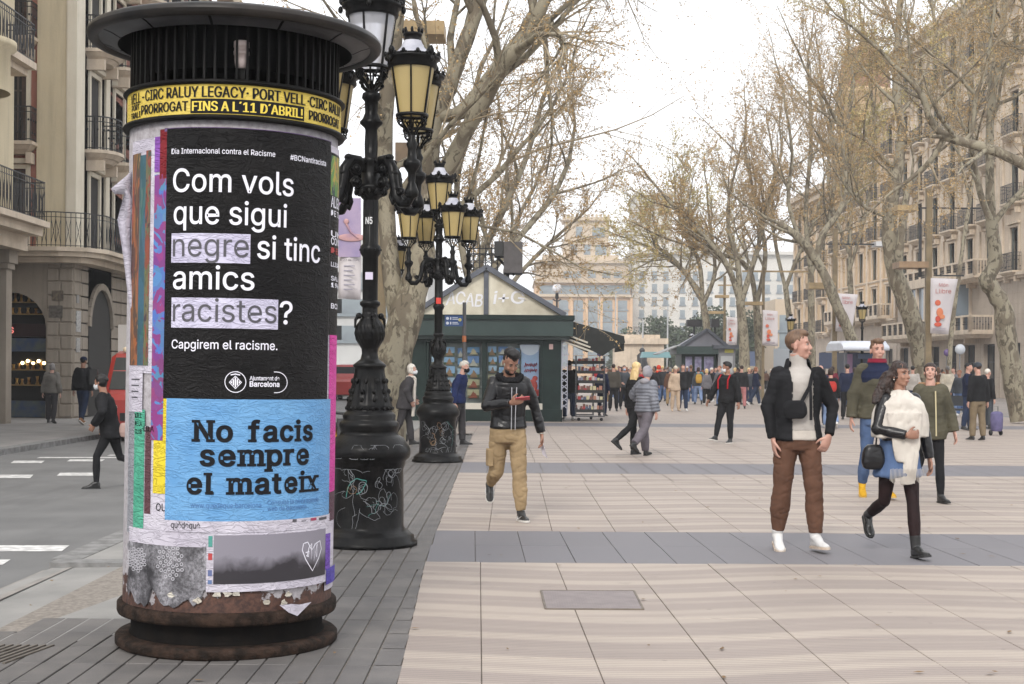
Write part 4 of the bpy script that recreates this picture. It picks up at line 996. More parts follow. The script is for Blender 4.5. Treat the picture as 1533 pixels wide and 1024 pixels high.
WR = {}
def paper(name, c, c2=None, rough=.55, wr=.006, scale=5, worn=0.0, spec=.3):
    M = NT(name); v = M.obj()
    if c2 is None: c2 = tuple(min(1, x * 1.25 + .004) for x in c)
    a = M.mix(M.ramp(M.noise(v, scale, 5), [(.35, 0.), (.65, 1.)]), c, c2)
    M.col(a); M.b.inputs['Roughness'].default_value = rough; M.b.inputs['Specular IOR Level'].default_value = spec
    # glued-paper creases: thin horizontal wrinkles, a few diagonal ones
    w1 = M.n('TexNoise', Scale=5.0, Detail=3.0, Roughness=.5, Distortion=.6); M.l(M.scalev(v, (1.6, 1.6, 7)), w1.inputs['Vector'])
    w2 = M.n('TexNoise', Scale=3.3, Detail=4.0, Roughness=.55, Distortion=1.2); M.l(M.scalev(v, (2.2, 2.2, 3)), w2.inputs['Vector'])
    r1 = M.math('SUBTRACT', 1.0, M.math('MINIMUM', M.math('MULTIPLY', M.math('ABSOLUTE', M.math('SUBTRACT', w1.outputs['Fac'], .5)), 16), 1.0))
    r2 = M.math('SUBTRACT', 1.0, M.math('MINIMUM', M.math('MULTIPLY', M.math('ABSOLUTE', M.math('SUBTRACT', w2.outputs['Fac'], .52)), 22), 1.0))
    M.bump(M.math('ADD', M.math('MAXIMUM', r1, r2), M.math('MULTIPLY', M.noise(v, 90, 3), .3)), wr, .85)
    return M.m
def cyl_sheet(mb, th0, th1, z0, z1, R, n=None, edge=None, nz=1):
    n = n or max(2, int(abs(th1 - th0) / .05) + 1); vs = []
    for k in range(nz + 1):
        for i in range(n + 1):
            th = th0 + (th1 - th0) * i / n; z = z0 + (z1 - z0) * k / nz
            if edge: th, z = edge(th, z, i / n, k / nz)
            vs.append(cp(th, z, R))
    m = n + 1
    mb.add(vs, [(k*m+i, k*m+i+1, (k+1)*m+i+1, (k+1)*m+i) for k in range(nz) for i in range(n)], True)
def sheet(name, px0, px1, pyt, pyb, mat, off, xref=None, yref=None, parent=None, edge=None, **kw):
    yr = yref or (pyt + pyb) / 2; xr = xref if xref else (px0 + px1) / 2
    t0, t1 = cyl(px0, yr)[0], cyl(px1, yr)[0]; zt, zb = cyl(xr, pyt)[1], cyl(xr, pyb)[1]
    mb = MB(); cyl_sheet(mb, t0, t1, zb, zt, CR + off, edge=edge, nz=10 if edge else 1)
    return mb.build(name, mat, parent or column, **kw)
def fit(px0, px1, py): return cyl(px0, py)[0], cyl(px1, py)[0], cyl(px0, py)[1]
def ctext(s, px0, px1, py, cap, mat, off, parent, bold=0.0, font=True, name='lettering', R=CR, clip=None, th=None, verts=None, capz=None, xr=None):
    v, f = verts if verts is not None else text2d(s, bold, font)
    if th: t0, t1, z = th
    else: t0, t1, z = cyl(px0, py, R)[0], cyl(px1, py, R)[0], cyl(px0, py, R)[1]
    x0, x1 = xr or (v[:, 0].min(), v[:, 0].max()); k = (t1 - t0) / (x1 - x0)
    h = (cap / 284.0) / CAPU if capz is None else capz
    vs = [cp(t0 + (x - x0) * k, z + y * h, R + off) for x, y in v]
    mb = MB(); mb.add(vs, [tuple(q) for q in f], False)
    return mb.build(name, mat, parent)
SER = {'N': [(0, 0, 0), (.92, 0, 0), (.08, 1, 0), (1, 1, 0)], 'f': [(.38, 0, 0)], 'a': [(1, 0, 1)], 'i': [(.5, 0, 0), (.2, 2, 1)], 'm': [(.06, 0, 0), (.5, 0, 0), (.94, 0, 0), (0, 2, 1)],
       'p': [(.1, 3, 0), (0, 2, 1)], 'r': [(.15, 0, 0), (0, 2, 1)], 'l': [(.5, 0, 0), (.2, 4, 1)], 'x': [(.08, 0, 0), (.92, 0, 0), (.08, 2, 0), (.92, 2, 0)], 'u': [(1, 0, 1), (0, 2, 1)]}
def slab(s):
    """bold letters with slab feet"""
    V = []; F = []; V2 = []; F2 = []; x = 0.0; n = 0
    for ch in s:
        if ch == ' ': x += .28; continue
        v, f = text2d(ch, .022, True, 3)
        v = v - np.array([v[:, 0].min(), 0]); wd = v[:, 0].max()
        V += [(x + a, b) for a, b in v]; F += [tuple(i + n for i in q) for q in f]; n = len(V)
        for fx, lv, _ in SER.get(ch, []):
            y = {0: 0.0, 1: CAPU, 2: XHU, 3: DESC, 4: ASC}[lv]; hw = .105; t = .07
            cxx = x + fx * wd; cxx = min(max(cxx, x + .045), x + wd - .045)
            y0, y1 = (y - .02, y - .02 + t) if lv in (0, 3) else (y + .02 - t, y + .02)
            q2 = len(V2); V2 += [(cxx - hw, y0), (cxx + hw, y0), (cxx + hw, y1), (cxx - hw, y1)]; F2.append((q2, q2+1, q2+2, q2+3))
        x += wd + .085
    return np.array(V), F, np.array(V2), F2

P_BLACK = paper('black_poster_paper', (.009, .0085, .009), (.015, .014, .014), .44, .005, spec=.10)
P_BLUE = paper('blue_poster_paper', srgb(88, 140, 188), srgb(106, 156, 200), .5, .003)
P_WHITE = paper('white_paper', srgb(176, 170, 182), srgb(200, 195, 205), .6, .004)
P_LILAC = paper('pale_lilac_print', srgb(184, 179, 202), srgb(202, 198, 218), .6, .005)
I_WHITE = flat(srgb(226, 224, 234), .6); I_BLACK = flat((.010, .010, .012), .6, spec=.12); I_GREY = flat(srgb(72, 70, 76), .6); I_DIM = flat(srgb(70, 110, 160), .6)
I_YEL = flat(srgb(222, 196, 72), .55)
# --- under-layers on the flank that faces the road
def art(name, cols, scale=(6, 6, 3), dens=1.0):
    M = NT(name); v = M.scalev(M.obj(), scale)
    n = M.n('TexVoronoi', Scale=dens * 3); n.feature = 'F1'; M.l(v, n.inputs['Vector'])
    nn = M.noise(v, 1.4 * dens, 3, .6, 1.0)
    k = len(cols); r = M.t.nodes.new('ShaderNodeValToRGB'); r.color_ramp.interpolation = 'CONSTANT'
    e = r.color_ramp.elements
    while len(e) < k: e.new(.5)
    for i, c in enumerate(cols): e[i].position = .25 + .5 * i / k if i else 0; e[i].color = (*srgb(*c), 1)
    M.l(nn, r.inputs[0]); M.col(M.mix(.25, r.outputs[0], n.outputs['Color'], 'SOFT_LIGHT')); M.b.inputs['Roughness'].default_value = .55
    M.bump(M.noise(M.obj(), 60, 3), .003); return M.m
sheet('paper_layer', 196, 252, 205, 560, P_WHITE, .000, xref=250)
sheet('art_poster', 197, 209, 228, 548, art('painted_brown_print', [(110, 70, 46), (134, 84, 50), (80, 56, 44), (150, 104, 70)], (9, 9, 2.2)), .002, xref=222)
sheet('art_poster', 208, 218, 232, 548, art('painted_teal_print', [(34, 70, 88), (46, 84, 96), (40, 76, 84), (70, 90, 96)], (6, 6, 1.2)), .0026, xref=222)
sheet('art_poster', 217, 224, 226, 548, art('painted_figures_print', [(60, 60, 50), (120, 60, 44), (90, 90, 60), (60, 50, 46)], (12, 12, 5)), .003, xref=222)
sheet('purple_poster', 229, 247, 262, 660, art('purple_blue_print', [(76, 112, 166), (76, 112, 166), (122, 50, 112), (122, 50, 112), (80, 108, 160)], (5, 5, 4), 1.2), .004, xref=240)
sheet('purple_poster', 232, 244, 205, 258, paper('violet_print', srgb(120, 70, 150)), .003, xref=240)
sheet('red_poster_scrap', 240, 250, 194, 268, paper('red_print', srgb(110, 14, 24)), .004, xref=248)
sheet('yellow_poster', 231, 252, 470, 740, paper('yellow_print', srgb(212, 190, 40), srgb(224, 202, 60)), .003, xref=248)
sheet('paper_layer', 226, 252, 742, 795, P_WHITE, .0034, xref=248)
ctext('QU', 234, 249, 765, 11, I_BLACK, .0046, column, .01)
sheet('paper_notice', 194, 214, 555, 618, P_WHITE, .004, xref=212)
for q in range(4): sheet('printed_line', 198, 210 - q, 568 + q * 9, 570 + q * 9, I_GREY, .0052, xref=206)
sheet('grey_strip', 192, 205, 612, 800, paper('grey_print', srgb(130, 132, 138)), .002, xref=205)
sheet('green_strip', 201, 216, 614, 802, paper('green_print', srgb(66, 150, 124), srgb(84, 166, 138)), .0035, xref=212)
for i_, t_ in enumerate(('KILL', 'DE LA', 'CLUB')): ctext(t_, 203, 213, 626 + 12 * i_, 7, I_BLACK, .0048, column, .01)
sheet('dark_strip', 217, 226, 640, 770, paper('umber_print', srgb(84, 52, 58)), .0026, xref=222)
sheet('paper_layer', 196, 250, 640, 800, P_WHITE, .0008, xref=248)
ctext('·LILA', 214, 231, 646, 8, I_BLACK, .0055, column, .01)
# --- the big posters
pb = sheet('black_poster', 248, 491, 192, 598, P_BLACK, .006, xref=350, yref=400, label='black poster asking a question in large white letters')
sheet('paper_edge', 244, 492, 191, 196, paper('violet_edge', srgb(92, 70, 110)), .005, xref=350, yref=400)
ctext('Dia Internacional contra el Racisme', 258, 411, 231.5, 8.0, I_WHITE, .0085, pb, .004)
ctext('#BCNantiracista', 433, 486, 238.5, 8.0, I_WHITE, .0085, pb, .008)
ctext('Com vols', 260, 438, 288, 34, I_WHITE, .0085, pb, .006)
ctext('que sigui', 261, 428, 336, 34, I_WHITE, .0085, pb, .006)
ctext('amics', 260, 380, 433, 34, I_WHITE, .0085, pb, .006)
ctext('si tinc', 384, 477, 386, 34, I_WHITE, .0085, pb, .008)
ctext('?', 417, 436, 484, 34, I_WHITE, .0085, pb, .006)
ctext('Capgirem el racisme.', 258, 414, 522, 13, I_WHITE, .0085, pb, .006)
for a, b, c, d, t, bl in ((258, 374.5, 350, 394, 'negre', 384.5), (258, 415.5, 446, 491, 'racistes', 481.5)):
    sheet('highlight_box', a, b, c, d, P_LILAC, .0082, xref=a, yref=c, parent=pb)
    ctext(t, a + 2, b - 3, bl, 34, I_GREY, .0105, pb, .0)
def cring(mb, pts, wpx, R, closed=True):
    """ribbon along photo-pixel points on the drum"""
    P = [cyl(x, y) for x, y in pts]; n = len(P); wd = wpx / 284 / 2
    m = n if closed else n - 1; L = []
    for i in range(n):
        a = P[(i - 1) % n] if closed or i else P[0]; b = P[(i + 1) % n] if closed or i < n - 1 else P[-1]
        dx, dz = (b[0] - a[0]) * CR, b[1] - a[1]; l = sqrt(dx*dx + dz*dz) or 1
        nx, nz = -dz / l * wd, dx / l * wd
        L.append((cp(P[i][0] + nx / CR, P[i][1] + nz, R), cp(P[i][0] - nx / CR, P[i][1] - nz, R)))
    vs = [p for q in L for p in q]
    mb.add(vs, [(2*i, 2*i+1, 2*((i+1) % n)+1, 2*((i+1) % n)) for i in range(m)], False)
mb = MB()
pill = [(352 + 15.5 * cos(t), 571.5 + 15.5 * sin(t)) for t in [pi/2 + pi * k / 12 for k in range(13)]] + [(413 + 15.5 * cos(t), 571.5 + 15.5 * sin(t)) for t in [-pi/2 + pi * k / 12 for k in range(13)]]
cring(mb, pill, 1.1, CR + .0085); cring(mb, [(352 + 15.5 * cos(t), 571.5 + 15.5 * sin(t)) for t in [2 * pi * k / 28 for k in range(28)]], 1.1, CR + .0087)
for k in range(5): cring(mb, [(346 + k * 3, 571.5 - (7 - abs(k - 2) * 3)), (346 + k * 3, 572.5 + (7 - abs(k - 2) * 3))], 2.0, CR + .0085, False)
cring(mb, [(345, 561), (352, 559.5), (359, 561)], 1.6, CR + .0085, False); cring(mb, [(343, 572), (352, 581.5), (361, 572), (352, 562.5)], 1.3, CR + .0089)
mb.build('emblem', I_WHITE, pb)
ctext('Ajuntament de', 373, 417, 568.5, 6, I_WHITE, .0085, pb, .012); ctext('Barcelona', 373, 417, 578, 7.5, I_WHITE, .0085, pb, .02)
pu = sheet('blue_poster', 249, 491, 597.5, 780, P_BLUE, .0085, xref=350, yref=700, label='sky blue poster with bold black slab letters')
for t, a, b, y in (('No facis', 291, 465, 660), ('sempre', 299, 460, 696.5), ('el mateix', 280, 472, 738.5)):
    V_, F_, V2_, F2_ = slab(t)
    for dx_ in (0, .012): ctext(t, a, b, y, 30, I_BLACK, .011 + dx_ * .04, pu, verts=(V_ + np.array([dx_, 0]), F_), xr=(V_[:, 0].min(), V_[:, 0].max()))
    ctext(t, a, b, y, 30, I_BLACK, .0118, pu, verts=(V2_, F2_), xr=(V_[:, 0].min(), V_[:, 0].max()), name='slab_feet')
ctext('www.quedeque.barcelona', 286, 390, 760, 8, I_DIM, .0106, pu, .0)
mb = MB(); cring(mb, [(283, 746.5), (394, 744), (394, 764), (283, 768)], .8, CR + .0105); mb.build('printed_frame', I_DIM, pu)
ctext('Consulta la nova agenda', 399, 474, 755, 7, I_DIM, .0106, pu, .0); ctext('web de Barcelona', 399, 456, 764, 7, I_DIM, .0106, pu, .0)
pw = sheet('white_poster_foot', 249, 491, 779, 797, P_WHITE, .0083, xref=350, yref=780)
ctext('quèdequè', 257, 300, 790, 9, I_GREY, .0105, pw, .012)
for q, (a, b) in enumerate(((436, 442), (449, 456), (463, 471), (475, 486))): sheet('printed_logo', a, b, 776 + (3 if q == 1 else 0) - q, 780 - q, I_GREY if q != 2 else flat(srgb(150, 50, 80), .6), .0103, xref=a + 3, yref=790, parent=pw)
# --- lower sheets
def tear(a):
    def f(th, z, u, v): return th + a * noise.noise(Vector((v * 6, 3.1, 0))) * (1 if u in (0, 1) else 0), z + (a * noise.noise(Vector((th * 9, 1.7, 0))) + .5 * a * noise.noise(Vector((th * 40, 2, 0)))) * (1 - v) * 1.3
    return f
def photo_mat(name, blobs=True):
    M = NT(name); v = M.obj(); n = M.noise(v, 5.5, 6, .62, .4); m2 = M.noise(v, 60, 5, .7)
    M.col(M.mix(M.ramp(n, [(.34, 0.), (.62, 1.)]), srgb(38, 36, 40), M.mix(M.ramp(m2, [(.4, 0.), (.6, 1.)]), srgb(96, 94, 98), srgb(160, 158, 164))))
    M.b.inputs['Roughness'].default_value = .6; M.bump(m2, .002); return M.m
sheet('paper_layer', 194, 492, 797, 824, P_WHITE, .004, xref=340, edge=tear(.03))
sheet('grey_photo_print', 193, 314, 818, 900, photo_mat('grey_virus_print'), .005, xref=260, edge=tear(.10))
def virus(cx, cy, r):
    m_ = MB()
    for k in range(34):
        a = k * 2.4; rr = r * sqrt(k / 34); q = [(cx + rr * cos(a) * .8 + 2.2 * cos(t), cy + rr * sin(a) + 2.2 * sin(t)) for t in [2 * pi * i / 8 for i in range(8)]]
        cring(m_, q, 1.2, CR + .0068)
    m_.build('printed_rosette', flat(srgb(176, 174, 180), .6), column)
virus(256, 842, 26); virus(206, 838, 18)
ps = sheet('white_poster_sheet', 309, 489, 798, 886, P_WHITE, .0095, xref=320, label='white bordered sheet with a dark photo strip')
def strip_mat():
    M = NT('dark_photo_strip'); v = M.obj(); sx = M.n('SeparateXYZ'); M.l(v, sx.inputs[0])
    n = M.noise(v, 7, 3, .6, .3); g = M.math('MULTIPLY_ADD', M.math('SUBTRACT', sx.outputs['Z'], .44), 5.5, M.math('MULTIPLY', n, .9))
    M.col(M.mix(M.ramp(g, [(.62, 0.), (1.25, 1.)]), srgb(40, 36, 42), srgb(128, 124, 134))); M.b.inputs['Roughness'].default_value = .55; return M.m
sheet('dark_photo_strip', 320, 484, 801, 874, strip_mat(), .0115, xref=322, yref=830, parent=ps)
for q, (c, y0, y1) in enumerate((((70, 140, 130), 802, 818), ((170, 60, 60), 828, 838), ((90, 100, 140), 853, 862), ((90, 110, 150), 868, 874))):
    sheet('colour_patch', 312, 318, y0, y1, flat(srgb(*c), .6), .0116, xref=315, yref=830, parent=ps)
mb = MB()
for pts in ([(452, 812), (450, 822), (455, 836), (465, 853), (474, 834), (478, 820), (476, 808), (470, 812), (464, 822), (458, 810), (453, 812)], [(457, 832), (460, 818), (464, 812), (463, 836), (468, 812), (467, 838), (472, 812), (471, 832)], [(455, 826), (460, 824), (459, 832), (456, 830)]):
    cring(mb, pts, 1.6, CR + .0122, False)
mb.build('heart_scrawl', I_WHITE, ps)
mb = MB()
for i in range(9):
    a = random.uniform(250, 480); y = random.uniform(884, 903); c = cyl(a, y)
    pts = [cp(c[0] + random.uniform(.4, 1) * .05 * cos(t), c[1] + random.uniform(.4, 1) * .022 * sin(t), CR + .0065) for t in [2 * pi * q / 9 for q in range(9)]]
    mb.add(pts, [tuple(range(9))], False)
mb.build('torn_paper_scraps', paper('scrap_paper', srgb(176, 166, 150), srgb(205, 200, 190)), column, kind='stuff')
mb = MB(); q0 = [(418, 905), (432, 916), (445, 921), (452, 914), (466, 900), (448, 904), (436, 903)]
vs = [(lambda c: cp(c[0], c[1], .610))(cyl(x, y, .610)) for x, y in q0]; mb.add(vs, [tuple(range(len(vs)))], False); mb.build('torn_flap', P_WHITE, column)
# --- flank that faces the promenade
sheet('paper_layer', 490, 509, 215, 880, P_WHITE, .002, xref=492)
sheet('event_poster', 492.5, 507, 226, 500, P_BLACK, .004, xref=494)
sheet('event_print', 494, 506, 230, 290, art('yellow_green_print', [(30, 60, 50), (90, 120, 60), (160, 140, 60), (60, 90, 90)], (8, 8, 5)), .0055, xref=494)
for i_, (t_, y_, h_, c_) in enumerate((('ALGO', 308, 17, I_WHITE), ('DE TU', 321, 9, I_WHITE), ('UN', 352, 9, I_WHITE), ('CONC', 364, 11, I_WHITE), ('DEL', 377, 9, flat(srgb(160, 50, 50), .6)), ('LLIURE', 397, 7, I_WHITE), ('SALA', 418, 7, I_WHITE), ('19H', 428, 7, I_WHITE), ('BCN', 460, 8, I_WHITE))):
    ctext(t_, 494, 506, y_, h_, c_, .0055, column, .012)
sheet('magenta_poster', 490.5, 507, 500, 735, paper('magenta_print', srgb(196, 48, 142), srgb(208, 72, 156)), .0045, xref=494)
sheet('umber_poster', 490.5, 507, 735, 778, paper('plum_print', srgb(74, 44, 58)), .0045, xref=494)
sheet('violet_sticker', 485, 508, 848, 872, paper('violet_sticker', srgb(72, 60, 150)), .0125, xref=490)
sheet('violet_sticker', 484, 491, 797, 850, paper('violet_sticker_b', srgb(104, 70, 160)), .0125, xref=488)
# --- loose sheet peeling off towards the road
mb = MB(); Yl = CY - .30
edge_ = [(166, 284, 203, 252), (172, 292, 200, 262), (186, 292, 200, 300), (176, 330, 199, 345), (184, 380, 200, 390), (190, 430, 203, 440), (197, 480, 207, 485), (203, 520, 210, 525), (209, 560, 213, 565), (213, 592, 214.5, 594)]
L = []
for i, (a, b, c, d) in enumerate(edge_):
    sh_ = (955 - b) * LEAN; p0 = at(a - sh_, b, Yl + .02 * sin(i)); p1 = at((a + c) / 2 - sh_, (b + d) / 2, Yl - .03); p2 = at(c - sh_, d, Yl + .02)
    L.append([p - Vector((CX, CY, 0)) for p in (p0, p1, p2)])
mb.loft(L, closed=False, cap=False); o_ = mb.build('peeling_sheet', P_WHITE, column); md = o_.modifiers.new('s', 'SOLIDIFY'); md.thickness = .002
# --- yellow circus band
RB = .588
band = MB(); cyl_sheet(band, -pi, pi, 2.850, 3.006, RB, 90)
bnd = band.build('yellow_band', paper('yellow_band_paper', srgb(194, 168, 66), srgb(208, 184, 88), wr=.002), column)
zt, zb = 3.006, 2.850
def bt(s, px0, px1, z, capm, mat, off=.003, bold=.0, th=None):
    t0, t1 = th if th else (cyl(px0, 160, RB)[0], cyl(px1, 160, RB)[0])
    for q in (-1.5, -.5, .5, 1.5): o = ctext(s, 0, 0, 0, 0, mat, off + .0003 * q, bnd, bold, R=RB, th=(t0 + q * .0028, t1 + q * .0028, z), capz=capm / CAPU)
    return o
r1, r2 = zb + .088, zb + .018
tC = cyl(213, 160, RB)[0]; tE = cyl(456, 160, RB)[0]; per = tE - tC + .03
bt('-CIRC RALUY LEGACY· PORT VELL', 213, 456, r1, .056, I_BLACK)
bt('PRORROGAT', 212, 281, r2, .050, I_BLACK)
ta, tb_ = cyl(285, 160, RB)[0], cyl(455, 160, RB)[0]
m_ = MB(); cyl_sheet(m_, ta, tb_, r2 - .014, r2 + .062, RB + .002); m_.build('printed_box', I_BLACK, bnd)
bt('FINS A L´11 D´ABRIL!', 288, 452, r2 - .002, .050, I_YEL, .0035)
t9 = cyl(460, 160, RB)[0]; w9 = cyl(281, 160, RB)[0] - cyl(212, 160, RB)[0]
bt('·CIRC RALUY', 0, 0, r1, .056, I_BLACK, th=(t9, t9 + (tE - tC) * .40)); bt('PRORROGAT', 0, 0, r2, .050, I_BLACK, th=(t9 + .02, t9 + .02 + w9))
bt('VELL', 0, 0, r1, .056, I_BLACK, th=(tC - .25, tC - .03)); bt('PORT', 0, 0, r2 + .035, .03, I_BLACK, th=(tC - .22, tC - .05)); bt('TRALI', 0, 0, r2 - .008, .032, I_BLACK, th=(tC - .24, tC - .03))

# ================================================================== cast-iron branched lamps
def rib(k, d): return lambda a, z: 1 + d * (cos(k * a) if True else 0)
M_LENS = NT('warm_lantern_glass'); M_LENS.col(srgb(192, 170, 114)); M_LENS.b.inputs['Roughness'].default_value = .35; M_LENS.b.inputs['Transmission Weight'].default_value = .35
M_LENS.b.inputs['Subsurface Weight'].default_value = .0; M_LENS = M_LENS.m
M_LENSW = NT('clear_lantern_glass'); M_LENSW.col(srgb(214, 214, 220)); M_LENSW.b.inputs['Roughness'].default_value = .2; M_LENSW.b.inputs['Transmission Weight'].default_value = .6; M_LENSW = M_LENSW.m
M_HOOD = PM('white_enamel_hood', srgb(150, 150, 160), srgb(178, 178, 186), 8, .4)
def lantern_meshes(glassmat, q=1.0):
    """z=0 at the bottom ring of the glass; -> dict of part meshes (hexagonal-round tapered lantern)"""
    D = {}; rb, rt, h = .125, .195, .47; N = 6
    m = MB()
    for k in range(N):
        a = 2 * pi * k / N + .26
        m.bar((rb*cos(a), rb*sin(a), 0), (rt*cos(a), rt*sin(a), h), .014)
    m.lathe([(rb-.015, -.012), (rb+.012, -.012), (rb+.016, .0), (rb+.012, .014), (rb-.015, .014)], 18)
    m.lathe([(rt-.02, h-.075), (rt+.004, h-.075), (rt+.012, h-.06), (rt+.012, h-.01), (rt+.038, h), (rt+.042, h+.018), (rt+.01, h+.022)], 24)
    # basket struts under the lantern
    for k in range(8):
        a = 2 * pi * k / 8
        m.tube([(rb*cos(a), rb*sin(a), -.01), (.115*cos(a), .115*sin(a), -.06), (.05*cos(a), .05*sin(a), -.12), (.03*cos(a), .03*sin(a), -.16)], .008, 5)
        m.tube([(.10*cos(a+.39), .10*sin(a+.39), -.03), (.13*cos(a+.39), .13*sin(a+.39), -.06), (.10*cos(a+.39), .10*sin(a+.39), -.085), (.08*cos(a+.39), .08*sin(a+.39), -.06)], .007, 4)
    m.lathe([(rb, -.03), (rb+.006, -.035), (rb, -.04)], 18)
    D['frame'] = m.mesh('frame', M_BLACKIRON)
    m = MB(); m.lathe([(rb-.006, .01), (rt-.012, h-.07)], 24); D['glass'] = m.mesh('glass', glassmat)
    m = MB(); m.lathe([(rt+.015, h+.018), (.15, h+.05), (.095, h+.11), (.075, h+.16)], 20); D['hood'] = m.mesh('hood', M_HOOD)
    m = MB()
    for k in range(12):     # crest of palmettes round the rim
        a = 2 * pi * k / 12; x, y = (rt+.035)*cos(a), (rt+.035)*sin(a); big = 1.35 if k % 3 == 0 else .8
        m.ball((x, y, h+.02+.022*big), .022*big, 6, 5, (1, 1, 1.25)); 
        for s_ in (-1, 1): m.ball(((rt+.035)*cos(a+s_*.12*big), (rt+.035)*sin(a+s_*.12*big), h+.025), .014*big, 5, 4)
        if k % 3 == 0: m.ball((x*1.02, y*1.02, h+.075), .016, 6, 5); m.ball(((rt+.05)*cos(a), (rt+.05)*sin(a), h-.02), .02, 6, 5, (1, 1, 1.5))
    m.lathe([(rt+.02, h+.015), (rt+.036, h+.03), (rt+.026, h+.03)], 24)
    m.lathe([(.078, h+.15), (.072, h+.155), (.072, h+.20), (.082, h+.205), (.08, h+.225), (.05, h+.225)], 16)
    for k in range(8): a = 2*pi*k/8; m.ball((.078*cos(a), .078*sin(a), h+.245), .015, 5, 4, (1, 1, 1.7))
    D['crown'] = m.mesh('crown', M_BLACKIRON)
    return D
LAN = lantern_meshes(M_LENS); LANW = lantern_meshes(M_LENSW)
def lantern(parent, loc, D, s=1.0, rz=0.0):
    o = None
    for k in ('frame', 'glass', 'hood', 'crown'):
        c = meshobj('lantern' if k == 'frame' else k, D[k], parent if k == 'frame' else o, loc if k == 'frame' else (0, 0, 0))
        if k == 'frame': c.scale = (s, s, s); c.rotation_euler = (0, 0, rz); o = c
POST = [(0, .0), (.425, .0), (.425, .035), (.40, .05), (.395, .085), (.37, .10), (.345, .125), (.315, .14), (.305, .17), (.300, .66), (.312, .69), (.32, .73), (.352, .76), (.362, .79), (.360, .835), (.345, .86), (.30, .93), (.262, .95), (.245, .975), (.25, .99), (.262, 1.03), (.258, 1.06), (.235, 1.075), (.225, 1.09), (.232, 1.12), (.22, 1.14), (.20, 1.155), (.195, 1.17)]
BELL = [(.195, 1.17), (.206, 1.19), (.196, 1.22), (.168, 1.30), (.145, 1.40), (.132, 1.49), (.13, 1.53), (.142, 1.545), (.145, 1.56), (.12, 1.58), (.08, 1.61), (.068, 1.66), (.072, 1.70)]
BULB = [(.072, 1.70), (.085, 1.72), (.118, 1.78), (.127, 1.84), (.118, 1.90), (.085, 1.955), (.07, 1.97), (.078, 1.99), (.066, 2.01), (.066, 2.06), (.088, 2.08), (.088, 2.105), (.066, 2.12)]
SHAFT = [(.066, 2.12), (.068, 2.50), (.088, 2.53), (.092, 2.56), (.088, 2.59), (.068, 2.61), (.062, 2.99)]
CAP_ = [(.062, 2.99), (.08, 3.01), (.115, 3.06), (.135, 3.09), (.135, 3.11), (.085, 3.13), (.082, 3.32), (.095, 3.34), (.055, 3.36), (.052, 3.60), (.06, 3.62), (.098, 3.655), (.10, 3.67), (.075, 3.70), (.055, 3.75), (.06, 3.85), (.085, 3.88), (.075, 3.92), (.035, 3.94), (.03, 4.0)]
def resample(prof, dz):
    out = [prof[0]]
    for (r0, z0), (r1, z1) in zip(prof, prof[1:]):
        n = max(1, int(abs(z1 - z0) / dz))
        out += [(r0 + (r1 - r0) * k / n, z0 + (z1 - z0) * k / n) for k in range(1, n + 1)]
    return out
